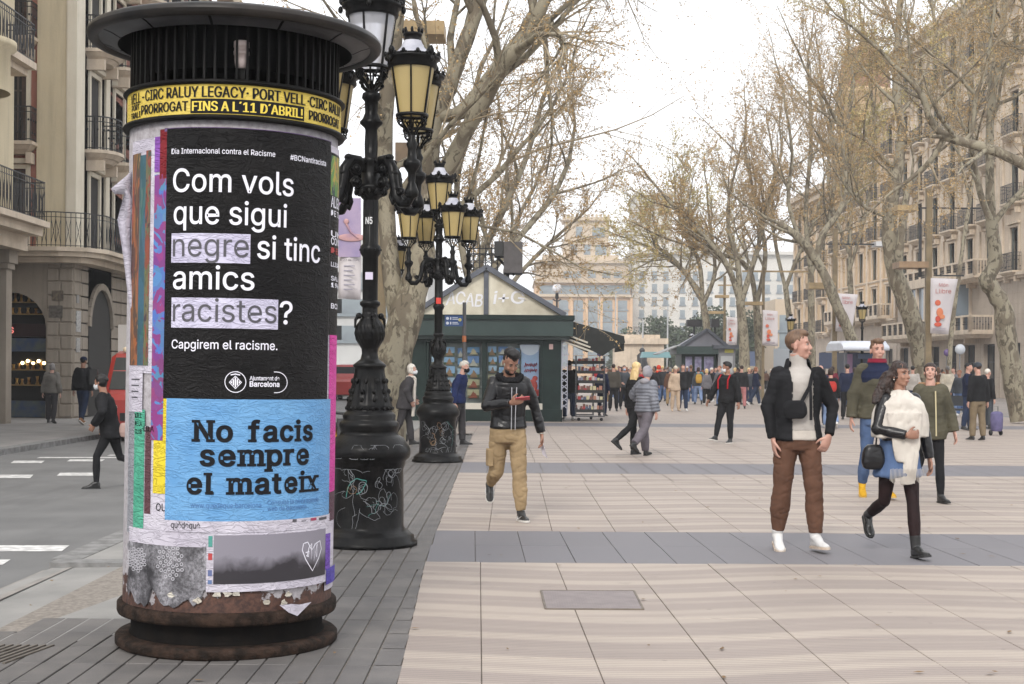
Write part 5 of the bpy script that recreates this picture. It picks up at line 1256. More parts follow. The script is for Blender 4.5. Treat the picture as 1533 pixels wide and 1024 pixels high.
def lamp_meshes():
    D = {}
    m = MB(); m.lathe(POST, 56); D['pedestal'] = m.mesh('pedestal', [M_BLACKIRON])
    m = MB(); m.lathe(resample(BELL, .02), 64, flute=lambda a, z: 1 + (.05 * cos(16 * a) * max(0, sin((z - 1.2) / .3 * pi)) if 1.2 < z < 1.5 else 0))
    m.lathe(resample(BULB, .012), 64, flute=lambda a, z: 1 + (.07 * cos(18 * a + z * 30) * sin((z - 1.72) / .24 * pi) if 1.72 < z < 1.96 else 0))
    for k in range(4):
        a = 2*pi*k/4 + .4; m.ball((.10*cos(a), .10*sin(a), 1.985), .028, 8, 6); m.tube([(.10*cos(a), .10*sin(a), 1.985), (.13*cos(a), .13*sin(a), 1.95), (.135*cos(a), .135*sin(a), 1.88)], [.02, .014, .008], 5)
    for k in range(24): a = 2*pi*k/24; m.ball((.20*cos(a), .20*sin(a), 1.185), .016, 5, 4)
    for z_ in (1.26, 1.33, 1.42):
        for k in range(10):
            a = 2*pi*k/10 + z_ * 9; r = .195 - (z_ - 1.2) * .22; m.ball((r*cos(a), r*sin(a), z_), .02, 5, 4, (1, 1, 1.3))
    D['column_foot'] = m.mesh('column_foot', M_BLACKIRON)
    m = MB(); m.lathe(resample(SHAFT, .2), 48, flute=lambda a, z: 1 + (.07 * cos(12 * a) if (2.15 < z < 2.5 or z > 2.64) else 0))
    m.lathe(resample(CAP_, .1), 32, flute=lambda a, z: 1 + (.08 * cos(10 * a) if (3.02 < z < 3.1 or 3.38 < z < 3.6) else 0))
    for k in range(12): a = 2*pi*k/12; m.ball((.125*cos(a), .125*sin(a), 3.06), .022, 6, 5, (1, 1, 1.4)); m.ball((.088*cos(a), .088*sin(a), 2.56), .012, 5, 4)
    D['shaft'] = m.mesh('shaft', M_BLACKIRON)
    m = MB()   # one branch, reaching along +X from the shaft
    m.tube([(.07, 0, 3.24), (.14, 0, 3.33), (.22, 0, 3.33), (.29, 0, 3.24), (.31, 0, 3.12), (.34, 0, 3.0), (.41, 0, 2.93), (.49, 0, 2.93), (.535, 0, 2.98), (.54, 0, 3.04)], [.03, .04, .045, .045, .042, .040, .040, .038, .034, .03], 8)
    for (cx, cz, r, w_) in ((.17, 3.25, .062, .02), (.16, 3.13, .045, .017), (.40, 3.03, .03, .012)):
        m.tube([(cx + r*(1 - t*.07)*cos(t), 0, cz + r*(1 - t*.07)*sin(t)) for t in [q * .55 for q in range(17)]], [(w_, .03)] * 17, 6)
    for (cx, cz, r) in ((.17, 3.25, .036), (.16, 3.13, .028), (.25, 3.34, .03), (.32, 3.2, .026), (.345, 3.06, .024), (.44, 2.925, .028), (.10, 3.32, .03), (.10, 3.05, .03)): m.ball((cx, 0, cz), r, 8, 6, (1, 1.5, 1))
    m.lathe([(.02, 2.96), (.055, 2.98), (.06, 3.02), (.045, 3.06), (.03, 3.10), (.034, 3.18), (.06, 3.22), (.075, 3.25), (.07, 3.28), (.04, 3.30), (.034, 3.38), (.05, 3.42), (.03, 3.46), (.03, 3.52)], 16, c=(.54, 0, 0))
    m.tube([(.34, 0, 2.98), (.30, 0, 2.94), (.26, 0, 3.0), (.28, 0, 3.06)], [.02, .018, .014, .01], 6)
    D['branch'] = m.mesh('branch', M_BLACKIRON)
    m = MB()
    for k in range(4):
        a = 2*pi*k/4 + .8
        m.tube([(.05*cos(a), .05*sin(a), 3.94), (.11*cos(a), .11*sin(a), 3.98), (.13*cos(a), .13*sin(a), 4.05), (.125*cos(a), .125*sin(a), 4.16)], .012, 5)
        m.ball((.12*cos(a), .12*sin(a), 4.0), .02, 6, 5)
    D['lantern_cradle'] = m.mesh('lantern_cradle', M_BLACKIRON)
    return D
LM = lamp_meshes()
M_SCRIB = [flat(srgb(128, 130, 134), .5), flat(srgb(60, 124, 118), .5), flat(srgb(120, 92, 60), .5)]
def scrawl(seed, parent, R=.3035, a0=-2.2, a1=-.6, z0=.2, z1=.64, n=30):
    rnd = random.Random(seed); mbs = [MB(), MB(), MB()]
    for k in range(n):
        mi = 0 if rnd.random() < .88 else rnd.choice((1, 1, 2)); m = mbs[mi]
        a, z = rnd.uniform(a0, a1), rnd.uniform(z0, z1); wd = rnd.choice((.0012, .0014, .002, .0036 if mi else .0014)); d = rnd.uniform(0, 6.28); st = rnd.uniform(.010, .022); cu = rnd.uniform(-1.2, 1.2)
        L = []
        for q in range(rnd.randint(10, 34)):
            d += cu * .35 + rnd.uniform(-.8, .8) * (2.2 if rnd.random() < .12 else .5); a += st * cos(d) / R; z += st * sin(d) * 1.2; z = min(max(z, z0 - .04), z1 + .03)
            L.append((a, z, d))
        vs = [p for a_, z_, d_ in L for p in (((R+.002)*cos(a_ - wd*sin(d_)/R), (R+.002)*sin(a_ - wd*sin(d_)/R), z_ + wd*cos(d_)), ((R+.002)*cos(a_ + wd*sin(d_)/R), (R+.002)*sin(a_ + wd*sin(d_)/R), z_ - wd*cos(d_)))]
        m.add(vs, [(2*i, 2*i+1, 2*i+3, 2*i+2) for i in range(len(L)-1)], False)
    for m, mt in zip(mbs, M_SCRIB):
        if m.v: m.build('graffiti_scrawl', mt, parent, kind='stuff')
def lamp(px, py, Y, arm_deg, label, seed, topD=LAN):
    g = gr(px, py); t = empty('street_lamp', (g.x, g.y, 0), 0, label, 'street lamp', 'cast iron branched street lamps')
    for k in ('pedestal', 'column_foot', 'shaft', 'lantern_cradle'): meshobj(k, LM[k], t)
    for k in range(4):
        a = radians(arm_deg + 90 * k); meshobj('branch', LM['branch'], t, rz=a)
        lantern(t, (.54 * cos(a), .54 * sin(a), 3.66), LAN, 1.0, a)
    lantern(t, (0, 0, 4.14), topD, 1.12)
    scrawl(seed, t); return t
lp = lamp(551.5, 815, 0, -45, 'tall black branched lamp beside the poster column, grey glass in its top lantern', 3, LANW)
scrawl(9, lp, R=.352, z0=.80, z1=.85, n=8, a0=-2, a1=-.8)
m_ = MB(); 
for (a, z, s_, mt) in ((-1.62, 2.33, .032, srgb(196, 186, 206)), ):
    m_.lathe([(.076, z - s_), (.076, z + s_)], 3, a0=a - .45, a1=a + .45); m_.build('sticker', flat(mt, .5), lp)
v_, f_ = text2d('N5', .02); m_ = MB(); m_.add([((.078) * cos(-1.57 + (x - .6) * .9), .078 * sin(-1.57 + (x - .6) * .9), 2.78 + y * .11) for x, y in v_], f_); m_.build('stencilled_number', flat(srgb(205, 205, 205), .5), lp)
lp2 = lamp(655, 691, 0, -63, 'second black branched lamp, scrawled base in front of the newsstand, red sticker on shaft', 5)
m_ = MB(); m_.lathe([(.078, 2.60), (.078, 2.70)], 4, a0=-2.1, a1=-1.0); m_.build('sticker', flat(srgb(196, 50, 36), .5), lp2)
# --- lamps with a single lantern
def small_lamp(px, pytop, Y, label, hgt=None):
    p = at(px, pytop, Y); t = empty('street_lamp', (p.x, p.y, 0), 0, label, 'street lamp', 'single lantern street lamps'); H = p.z; k = H / 4.86
    m = MB(); m.lathe([(.22, 0), (.22, .12), (.17, .2), (.16, .5), (.19, .55), (.12, .62), (.09, .9), (.11, 1.0), (.13, 1.06), (.08, 1.15), (.065, 1.3), (.09, 1.36), (.06, 1.42), (.055, 2.4), (.08, 2.46), (.05, 2.5), (.045, H - 1.15), (.075, H - 1.1), (.05, H - 1.05), (.035, H - .95), (.05, H - .86), (.03, H - .82)], 14)
    m.build('pole', M_BLACKIRON, t); lantern(t, (0, 0, H - .74), LAN, 1.0)
small_lamp(597, 352, 30, 'slim black single lantern lamp seen between the two branched lamps')
small_lamp(1291, 451, 58, 'single lantern lamp standing above the white roofed stall')
small_lamp(1184, 470, 66, 'single lantern lamp behind the man in brown trousers')
small_lamp(1036, 497, 95, 'small single lantern lamp beside the far newsstand')
# ================================================================== newsstands
M_GREEN = PM('dark_green_kiosk_paint', (.008, .018, .016), (.014, .028, .025), 3, .45, bump=.001, spec=.25)
M_GREENL = PM('green_fascia_paint', (.022, .040, .037), (.03, .052, .048), 2, .4)
M_GREYTRIM = PM('grey_roof_trim', srgb(92, 96, 106), srgb(74, 78, 86), 3, .5); M_PANEL = PM('weathered_beige_panel', srgb(218, 212, 194), srgb(188, 180, 160), 1.6, .7, detail=7)
def kbox(root, name, pxa, pxb, pya, pyb, Y, dy0, dy1, mat, parent=None):
    """box from photo columns/rows at depth Y; dy0..dy1 along the view from the kiosk front"""
    o = root.location; a, b = at(pxa, pyb, Y), at(pxb, pya, Y); m = MB(); m.box(a.x - o.x, b.x - o.x, dy0, dy1, a.z, b.z); return m.build(name, mat, parent or root)
KY = 41.9
K = empty('newsstand', (at(722, 630, KY).x, KY, 0), 0, 'dark green newsstand with gabled roof, graffiti pediment and postcard windows', 'newsstand')
kx = lambda px: at(px, 553, KY).x - K.location.x
kz = lambda py: at(722, py, KY).z
m = MB(); m.box(kx(597), kx(638), 0, .5, -.02, 3.1); m.box(kx(812), kx(840), 0, .5, -.02, 3.1); m.box(kx(638)+.002, kx(812)-.002, .02, .5, -.02, kz(613)); m.box(kx(638)+.002, kx(812)-.002, .03, .5, kz(513), 3.1); m.box(kx(597), kx(597)+.12, .502, 3.4, -.02, 3.1); m.box(kx(840)-.1, kx(840), .502, 1.2, -.02, 3.1); m.box(kx(597), kx(840), 3.3, 3.42, -.02, 3.1); m.build('wall', M_GREEN, K)
m = MB(); m.box(kx(597)-.03, kx(842), -.04, -.002, -.02, .36); m.build('plinth', M_GREEN, K)
m = MB(); m.box(kx(606), kx(857), -.35, 3.6, kz(503), kz(479)); m.box(kx(600), kx(852), -.20, 3.5, kz(508), kz(503)-.003); m.build('fascia', M_GREENL, K)
m = MB(); m.box(kx(606)-.05, kx(857)+.04, -.42, 3.66, kz(479)+.003, kz(472)); m.build('eave_ledge', M_GREEN, K)
pk = kz(404)
m = MB(); m.prism([(kx(624), kz(471)), (kx(838), kz(471)), (kx(727), pk)], .02, 3.3); m.build('pediment_panel', M_PANEL, K)
m = MB(); m.bar((kx(616), -.06, kz(471)), (kx(727), -.06, pk+.08), .14, .16, up=(0, 1, 0)); m.bar((kx(846), -.06, kz(471)), (kx(727), -.06, pk+.08), .14, .16, up=(0, 1, 0)); m.box(kx(727)-.07, kx(727)+.07, -.05, .01, kz(471), pk-.05); m.build('roof_trim', M_GREYTRIM, K)
m = MB()
for s_, xe in ((-1, 616), (1, 846)):
    m.add([(kx(xe), -.1, kz(471)), (kx(727), -.1, pk+.12), (kx(727), 3.5, pk+.12), (kx(xe), 3.5, kz(471))], [(0, 1, 2, 3)])
o_ = m.build('roof_sheet', M_GREYTRIM, K); q = o_.modifiers.new('t', 'SOLIDIFY'); q.thickness = .05
for t, a, b, y in (('ACAB', 666, 721, 457), ('i+G', 737, 787, 455)):
    v, f = text2d(t, .012, space=.95); x0, x1 = v[:, 0].min(), v[:, 0].max(); k = (kx(b)-kx(a))/(x1-x0)
    m = MB(); m.add([(kx(a) + (x-x0)*k + yy*.10, .012, kz(y) + yy*.36/CAPU + .04*sin(x*3)) for x, yy in v], f); m.build('painted_graffiti', flat(srgb(226, 226, 230), .6), K)
# windows: frames, glass, shelves of postcards
for a, b in ((638, 642), (721, 729), (808, 812)): kbox(K, 'window_mullion', a, b, 513, 613, KY, -.03, .018, M_GREEN)
kbox(K, 'display_sill', 640, 812, 604, 612, KY, -.05, .018, flat(srgb(196, 190, 178), .6))
back = kbox(K, 'display_back', 642, 808, 514, 604, KY, .26, .29, PM('display_backing', srgb(150, 150, 146), srgb(110, 112, 112), 2, .7))
rk = random.Random(8); PALC = [(120, 150, 176), (150, 120, 100), (90, 110, 120), (160, 150, 110), (80, 100, 140), (140, 150, 150), (100, 120, 80), (170, 160, 150), (60, 80, 110), (150, 90, 80)]
cols_ = [(645, 662), (664, 681), (684, 694), (699, 718), (730, 744), (746, 761), (764, 779)]
def card(i):
    M = NT('postcard_print'); g = M.n('TexCoord').outputs['Generated']; sx = M.n('SeparateXYZ'); M.l(g, sx.inputs[0])
    n = M.noise(M.obj(), 9, 4); d = M.math('ADD', M.math('ABSOLUTE', M.math('SUBTRACT', sx.outputs['X'], .5)), M.math('MULTIPLY', sx.outputs['Z'], .45))
    sky_, fg, bd = [((150, 180, 214), (90, 110, 80), (168, 130, 96)), ((176, 196, 216), (120, 110, 90), (150, 120, 100)), ((120, 160, 204), (60, 90, 120), (196, 176, 140)), ((196, 186, 150), (110, 100, 70), (150, 80, 60)), ((110, 140, 190), (150, 150, 140), (206, 196, 180))][i]
    c = M.mix(M.ramp(M.math('ADD', sx.outputs['Z'], M.math('MULTIPLY', n, .2)), [(.38, 0.), (.42, 1.)]), srgb(*fg), srgb(*sky_))
    c = M.mix(M.ramp(M.math('ADD', d, M.math('MULTIPLY', n, .35)), [(.52, 1.), (.56, 0.)]), c, srgb(*bd)); M.col(c); M.b.inputs['Roughness'].default_value = .4; return M.m
PCM = [card(i) for i in range(5)]
for a, b in cols_:
    y = 518 + rk.uniform(0, 3)
    while y < 598:
        h = rk.choice((11, 13, 15)); 
        if y + h > 603: break
        kbox(K, 'postcard', a + rk.uniform(0, 1.2), b - rk.uniform(0, 1.2), y, y + h, KY, .18, .19, rk.choice(PCM)); y += h + 2.4
po = kbox(K, 'poster', 780, 807, 516, 594, KY, .06, .08, PM('sky_lilac_poster', srgb(176, 180, 214), srgb(150, 176, 206), .7, .5))
m = MB(); c = (kx(793), kz(512)); m.add([(c[0]+.30*cos(t), .057, kz(516) - .30*abs(sin(t))) for t in [pi*q/14 for q in range(15)]], [tuple(range(15))]); m.build('poster_disc', flat(srgb(214, 214, 226), .5), po, loc=(0, 0, 0))
kbox(K, 'poster_foot', 786, 806.5, 583, 593, KY, .05, .058, flat(srgb(190, 60, 56), .5), po)
def scr(root, pxs, pys, n, mat, parent, y=.055, rad=.012, seed=1):
    r = random.Random(seed); P = []
    for i in range(n): t = i/(n-1); P.append((kx(pxs[0] + (pxs[1]-pxs[0])*t), y, kz(pys + 3.0*sin(i*2.1) + r.uniform(-1, 1))))
    m = MB(); m.tube(P, rad, 4); m.build('script_lettering', mat, parent)
scr(K, (785, 804), 546, 22, flat(srgb(186, 44, 60), .5), po, seed=2); scr(K, (785, 804), 554, 22, flat(srgb(186, 44, 60), .5), po, seed=5)
m = MB(); m.ball((kx(797), .05, kz(577)), .16, 8, 6, (1, .1, 1.2)); m.ball((kx(801), .05, kz(566)), .08, 8, 6, (1, .1, 1)); m.tube([(kx(792), .05, kz(572)), (kx(788), .05, kz(582)), (kx(804), .05, kz(584))], .04, 6); m.build('printed_figure', flat(srgb(190, 70, 60), .5), po)
kbox(K, 'notice', 822, 828, 515, 523, KY, -.02, -.003, flat(srgb(190, 160, 156), .5))
gl = NT('display_glazing'); gl.col((.8, .85, .85)); gl.b.inputs['Transmission Weight'].default_value = 1.0; gl.b.inputs['Roughness'].default_value = .02; gl.b.inputs['IOR'].default_value = 1.05; gl.b.inputs['Specular IOR Level'].default_value = .6
kbox(K, 'window_pane', 642, 721, 513, 604, KY, .0, .008, gl.m); kbox(K, 'window_pane', 729, 808, 513, 604, KY, .0, .008, gl.m)
# side awning over the racks
m = MB(); A = [(848, 478, 0.2), (880, 486, 0), (912, 496, 0), (936, 504, 0)]
tp = [at(px, py, KY) for px, py in ((848, 479), (866, 484), (884, 489), (902, 494), (920, 499), (933, 504))]
rings = []
for p in tp: rings.append([(p.x - K.location.x, .0, p.z), (p.x - K.location.x, 3.2, p.z)])
for (a0, a1), (b0, b1) in zip(rings, rings[1:]): m.quad(a0, b0, b1, a1)
o_ = m.build('awning', PM('black_awning_canvas', (.012, .014, .013), (.03, .03, .028), 2, .8), K); q = o_.modifiers.new('t', 'SOLIDIFY'); q.thickness = .03
e = rings[-1]; m = MB(); m.box(e[0][0]-.02, e[0][0]+.03, -.02, 3.22, e[0][2]-.42, e[0][2]+.02); m.build('awning_valance', flat((.012, .014, .013), .8), o_)
m = MB()
for k in range(5): y = .1 + k*.75; m.bar((rings[0][0][0], y, rings[0][0][2]-.55), (rings[-1][0][0]-.9, y, rings[-1][0][2]-.42), .035)
m.build('awning_arm', flat(srgb(196, 190, 176), .5), o_)
m = MB(); fp = [at(px, py, KY - .05) for px, py in ((849, 481), (885, 490), (934, 503), (936, 513), (918, 522), (902, 533), (884, 524), (862, 512), (849, 507))]
m.add([(p.x - K.location.x, -.03, p.z) for p in fp], [tuple(range(len(fp)))], False); fo = m.build('awning_underside_sheet', PM('black_underside_canvas', (.012, .014, .013), (.024, .024, .022), 2, .8), o_); q = fo.modifiers.new('t', 'SOLIDIFY'); q.thickness = .012  # upright sheet added to stand in for the awning's dark underside
for q_ in range(3):
    m = MB(); a_, b_ = at(846, 500 + q_*6, KY-.1), at(880 + q_*4, 513 + q_*7, KY-.1); m.bar((a_.x - K.location.x, -.07, a_.z), (b_.x - K.location.x, -.07, b_.z), .05, .02, up=(0, 1, 0)); m.build('pale_stripe', flat(srgb(190, 184, 170), .6), o_)
m = MB()
for k in range(12): z = .4 + k*.19; m.bar((kx(840)+.02, .1, z), (kx(849), .1, z+.12), .025); m.bar((kx(849), .1, z), (kx(840)+.02, .1, z+.12), .025)
m.box(kx(840)+.005, kx(841)+.02, .08, .12, .2, 2.9); m.box(kx(849), kx(850), .08, .12, .2, 2.9); m.build('folding_lattice', flat(srgb(176, 178, 190), .5), K)
# rack with magazines beneath the awning
def rack(px, Y, label, w=.85, H=1.95, seed=1):
    g = at(px, 553, Y); R = empty('display_rack', (g.x, Y, 0), 0, label, 'display rack'); r = random.Random(seed)
    m = MB()
    for sx in (-1, 1):
        for sy in (0, .45): m.bar((sx*w/2, sy, .12), (sx*w/2, sy, H), .025)
        for k in range(22): m.bar((sx*w/2, 0, .15 + k*.082), (sx*w/2, .45, .15 + k*.082), .010)
    for k in range(3): m.bar((-w/2, .1*k, .14), (w/2, .1*k, .14), .03)
    m.build('frame', flat(srgb(90, 90, 92), .4, metal=.7), R)
    for k in range(6):
        z = .28 + k*.29; s = MB(); s.box(-w/2+.01, w/2-.01, -.05, .2, z-.02, z); s.box(-w/2+.01, w/2-.01, -.07, -.055, z-.02, z+.07); sh = s.build('shelf', flat((.02, .02, .02), .6), R)
        x = -w/2+.05
        while x < w/2-.06:
            c = r.choice(((170, 120, 100), (190, 180, 176), (150, 150, 170), (120, 80, 70), (200, 190, 150), (80, 90, 110), (160, 60, 60))); m = MB(); hh = r.uniform(.12, .2); ww = r.uniform(.05, .09); m.box(x, x+ww, -.03, .02, z+.002, z+hh); m.build('souvenir', flat(srgb(*c), .5), sh); x += ww + r.uniform(.01, .03)
    for sx in (-1, 1): m = MB(); m.ball((sx*w*.4, .05, .05), .05, 8, 6); m.build('wheel', M_DARK, R)
rack(884, 42.6, 'wheeled wire rack packed with souvenirs under the awning', seed=3)
rack(872, 44.2, 'rear souvenir rack half hidden by the front one', .7, 1.8, 7)
# box on the roof with a little iron rail beside it
sp = empty('loudspeaker', (at(760, 412, KY+1).x, KY+1, kz(446)), 0, 'big dark grey box loudspeaker on the newsstand roof', 'loudspeaker')
z_ = lambda py: at(760, py, KY+1).z - kz(446); x_ = lambda px: at(px, 412, KY+1).x - sp.location.x
m = MB(); m.box(x_(754), x_(782), -.5, .5, z_(410), z_(364)); m.build('cabinet', PM('speaker_grey', srgb(84, 80, 80), srgb(68, 64, 64), 4, .6), sp); m = MB(); m.box(x_(740), x_(754)-.005, -.42, .4, z_(385), z_(363)); m.build('horn', flat((.02, .02, .02), .6), sp)
m = MB(); m.bar((0, .1, z_(410)), (0, .1, 0), .1); m.bar((x_(744), 0, z_(385)), (x_(770), 0, z_(412)), .08); m.build('stand', M_IRON2, sp)
rl = empty('roof_railing', (at(722, 412, KY+1.4).x, KY+1.4, kz(450)), 0, 'scrolled iron railing on top of the newsstand roof', 'railing')
m = MB(); zz = lambda py: at(722, py, KY+1.4).z - kz(450); xx = lambda px: at(px, 412, KY+1.4).x - rl.location.x
for z in (372, 380, 404): m.bar((xx(700), 0, zz(z)), (xx(745), 0, zz(z)), .035)
for p in range(700, 746, 9): m.bar((xx(p), 0, zz(366)), (xx(p), 0, 0 if p in (700, 718, 736) else zz(406)), .035)
for p in range(704, 744, 9):
    for zc in (386, 397): m.tube([(xx(p) + .10*cos(t), 0, zz(zc) + .10*sin(t)) for t in [2*pi*q/10 for q in range(11)]], .014, 4)
m.build('rails', M_IRON2, rl)
# metro board on its post, slim bollard post
g = gr(694, 639); T = empty('sign_post', (g.x, g.y, 0), 0, 'dark post with a blue direction board beside the newsstand', 'sign post')
m = MB(); m.lathe([(.06, 0), (.06, .1), (.05, .12), (.05, kz(463)), (0, kz(463))], 12); m.build('post', PM('post_grey', srgb(70, 68, 68), srgb(56, 54, 54), 4, .5), T)
m = MB(); m.lathe([(.056, 0), (.056, .16)], 12); m.build('orange_band', flat(srgb(170, 100, 60), .6), T, loc=(0, 0, 2.25))
s_ = FPX / g.y; zb_, zt_ = HC + (553-489)/s_, HC + (553-473)/s_; bx0, bx1 = (665-694)/s_, (692-694)/s_
m = MB(); m.box(bx0, bx1, -.06, -.03, zb_, zt_); sb = m.build('direction_board', flat(srgb(40, 70, 120), .4), T)
for q, zc in enumerate((zb_ + (zt_-zb_)*.72, zb_ + (zt_-zb_)*.28)):
    m = MB(); m.add([(bx0+.07 + .04*cos(t), -.063, zc + .04*sin(t)) for t in [2*pi*i/12 for i in range(12)]], [tuple(range(11, -1, -1))]); m.box(bx0+.14, bx0+.17, -.065, -.0605, zc-.035, zc+.035)
    for j in range(2): m.box(bx0+.2, bx0+.2+.17-.03*j, -.065, -.0605, zc-.03+j*.04, zc-.012+j*.04)
    m.build('board_symbols', flat(srgb(200, 205, 214), .5), sb)
m = MB(); m.ball((bx1-.08, -.06, zb_ + (zt_-zb_)*.6), .045, 10, 6, (1, .1, 1)); m.build('board_roundel', flat(srgb(190, 180, 110), .5), sb)
# ---- farther newsstand
Y2 = 80.0; K2 = empty('newsstand', (at(1050, 553, Y2).x, Y2, 0), 0, 'far green newsstand with a grey gable and one long sloping awning', 'newsstand')
for nm, a, b, c, d, y0, y1, mt in (('wall', 1020, 1072, 530, 590, 0, 3, M_GREEN), ('fascia', 1012, 1074, 519, 530, -.4, 3.2, M_GREENL), ('side_panel', 1074, 1100, 522, 590, -.2, 2.6, PM('grey_side_panel', srgb(140, 140, 142), srgb(122, 122, 126), 1, .6)), ('side_fascia', 1066, 1104, 517, 522, -.5, 3, M_GREYTRIM)): kbox(K2, nm, a, b, c, d, Y2, y0, y1, mt)
ox_ = K2.location.x; X2 = lambda px: at(px, 553, Y2).x - ox_; Z2 = lambda py: at(1050, py, Y2).z
m = MB(); m.prism([(X2(1018), Z2(518.5)), (X2(1086), Z2(518.5)), (X2(1058), Z2(495))], .0, 3); m.build('pediment_panel', PM('grey_pediment', srgb(130, 130, 138), srgb(112, 112, 120), 1, .6), K2)
m = MB(); m.bar((X2(1058), -.1, Z2(493)), (X2(1018), -.1, Z2(519)), .16, .12, up=(0, 1, 0)); m.bar((X2(1058), -.1, Z2(493)), (X2(1090), -.1, Z2(519)), .16, .12, up=(0, 1, 0)); m.build('roof_trim', M_GREYTRIM, K2)
m = MB(); m.quad((X2(1018), -.2, Z2(518)), (X2(1002), -.2, Z2(524)), (X2(1002), 3, Z2(524)), (X2(1018), 3, Z2(518))); m.quad((X2(1002), -.2, Z2(524)), (X2(986), -.2, Z2(531)), (X2(986), 3, Z2(531)), (X2(1002), 3, Z2(524))); o_ = m.build('awning', flat(srgb(150, 150, 150), .7), K2); q = o_.modifiers.new('t', 'SOLIDIFY'); q.thickness = .06
for a, b in ((1026, 1036), (1040, 1050), (1054, 1068)): kbox(K2, 'window', a, b, 534, 556, Y2, -.03, -.002, PM('kiosk_window', srgb(150, 150, 176), srgb(90, 80, 110), 3, .4))
kbox(K2, 'yellow_sign', 1084, 1097, 523, 528, Y2, -.25, -.21, flat(srgb(196, 190, 90), .5)); kbox(K2, 'door_panel', 1078, 1096, 533, 558, Y2, -.24, -.205, flat(srgb(176, 178, 180), .5))
for a, b, c, d, l in ((1028, 1050, 479, 489, 'long dark loudspeaker above the far newsstand roof'), (1064, 1076, 478, 490, 'boxy dark loudspeaker above the far newsstand roof')):
    p = at((a+b)/2, d, Y2+1); o = empty('loudspeaker', p, 0, l, 'loudspeaker'); s_ = (Y2+1)/FPX; m = MB(); m.box(-(b-a)/2*s_, (b-a)/2*s_, -.3, .3, 0, (d-c)*s_); m.build('cabinet', flat(srgb(60, 58, 60), .6), o); m = MB(); m.box(-.05, .05, -.05, .05, Z2(500)-p.z, -.002); m.build('stand', M_IRON2, o)
# ---- white roofed stall
Y3 = 58.0; K3 = empty('street_stall', (at(1287, 553, Y3).x, Y3, 0), 0, 'blue street stall with a rounded white roof behind the man in olive', 'stall')
X3 = lambda px: at(px, 553, Y3).x - K3.location.x; Z3 = lambda py: at(1287, py, Y3).z
m = MB(); R_ = []
for x in (1252, 1256, 1318, 1320):
    i = 0 if x in (1252, 1320) else 1; R_.append([(X3(x), y, z) for y, z in ((-1.2, Z3(525)), (-1.15, Z3(519)), (-.8, Z3(511) - (0 if i else .1)), (1.6, Z3(510) - (0 if i else .1)), (1.9, Z3(519)), (1.95, Z3(525)))])
m.loft(R_); m.build('roof', PM('milky_plastic_roof', srgb(208, 212, 220), srgb(190, 194, 204), 1, .3), K3)
kbox(K3, 'wall', 1268, 1320, 528, 600, Y3, 0, 1.6, PM('deep_blue_panel', srgb(36, 48, 84), srgb(28, 38, 66), 1, .4)); kbox(K3, 'side_poster', 1268, 1276, 530, 560, Y3, -.05, -.004, flat(srgb(140, 110, 140), .5)); kbox(K3, 'counter', 1282, 1318, 546, 556, Y3, -.4, -.004, flat(srgb(150, 156, 164), .4)); kbox(K3, 'sign_board', 1284, 1316, 530, 537, Y3, -.06, -.004, flat(srgb(70, 86, 116), .4))
for s_ in (1256, 1318): kbox(K3, 'post', s_-1, s_+1, 524, 600, Y3, -1.0, -.92, flat(srgb(90, 90, 96), .5))
# ---- tan street poles with their lamp trays, hanging banners
M_TAN = PM('tan_painted_steel', srgb(128, 112, 84), srgb(108, 94, 70), 3, .5); M_TRAY = PM('tan_tray', srgb(176, 152, 112), srgb(150, 128, 94), 3, .5)
def pole(px, Y, pytop, label, w=.10):
    g = at(px, 553, Y); P = empty('street_pole', (g.x, Y, 0), 0, label, 'street pole'); H = at(px, pytop, Y).z; m = MB(); m.box(-w, w, -w*.8, w*.8, 0, H); m.build('post', M_TAN, P); return P, lambda q: at(q, 553, Y).x - g.x, lambda q: at(px, q, Y).z
P1, px_, pz_ = pole(1389, 49, 283, 'tan square street pole carrying two lamp trays and the near banner')
m = MB(); m.box(px_(1339), px_(1466), -.05, .05, pz_(312.5), pz_(310.5)); m.box(px_(1400), px_(1442), -.04, .04, pz_(413.5), pz_(411.5)); m.box(px_(1374.5), px_(1378), -.06, .06, pz_(415), pz_(313)); m.build('cross_arm', M_IRON2, P1)
m = MB(); m.box(px_(1338), px_(1368), -.4, .4, pz_(317), pz_(309)); m.build('lamp_tray', M_TRAY, P1); m = MB(); m.box(px_(1340), px_(1384), -.45, .45, pz_(402), pz_(393)); m.build('lamp_tray', PM('brown_tray', srgb(150, 124, 96), srgb(128, 104, 80), 3, .5), P1)
P2, qx, qz = pole(1249, 64, 343, 'second tan street pole with a white lamp tray near the leaning tree')
m = MB(); m.box(qx(1236), qx(1322), -.05, .05, qz(366.5), qz(364.5)); m.build('cross_arm', M_IRON2, P2); m = MB(); m.box(qx(1307), qx(1322), -.4, .4, qz(369), qz(362)); m.build('lamp_tray', flat(srgb(196, 196, 196), .5), P2); m = MB(); m.box(qx(1208), qx(1247), -.4, .4, qz(433), qz(424)); m.build('lamp_tray', M_TRAY, P2)
P3, ax, az = pole(1084, 95, 413, 'slim tan pole with crossed arms above the far newsstand', .08)
m = MB(); m.box(ax(1074), ax(1108), -.04, .04, az(428), az(426)); m.box(ax(1070), ax(1090), -.3, .3, az(446), az(442)); m.box(ax(1060), ax(1082), -.3, .3, az(470), az(466)); m.build('cross_arm', M_TRAY, P3)
P4, bx, bz = pole(1142, 76, 400, 'thin tan pole with a long cross arm among the paired trunks', .07)
m = MB(); m.box(bx(1110), bx(1216), -.04, .04, bz(407.5), bz(405)); m.box(bx(1112), bx(1140), -.35, .35, bz(457), bz(452)); m.build('cross_arm', M_TRAY, P4)
P5, cx_, cz_ = pole(571, 33, 20, 'tan pole behind the near lamp with box lamps', .09)
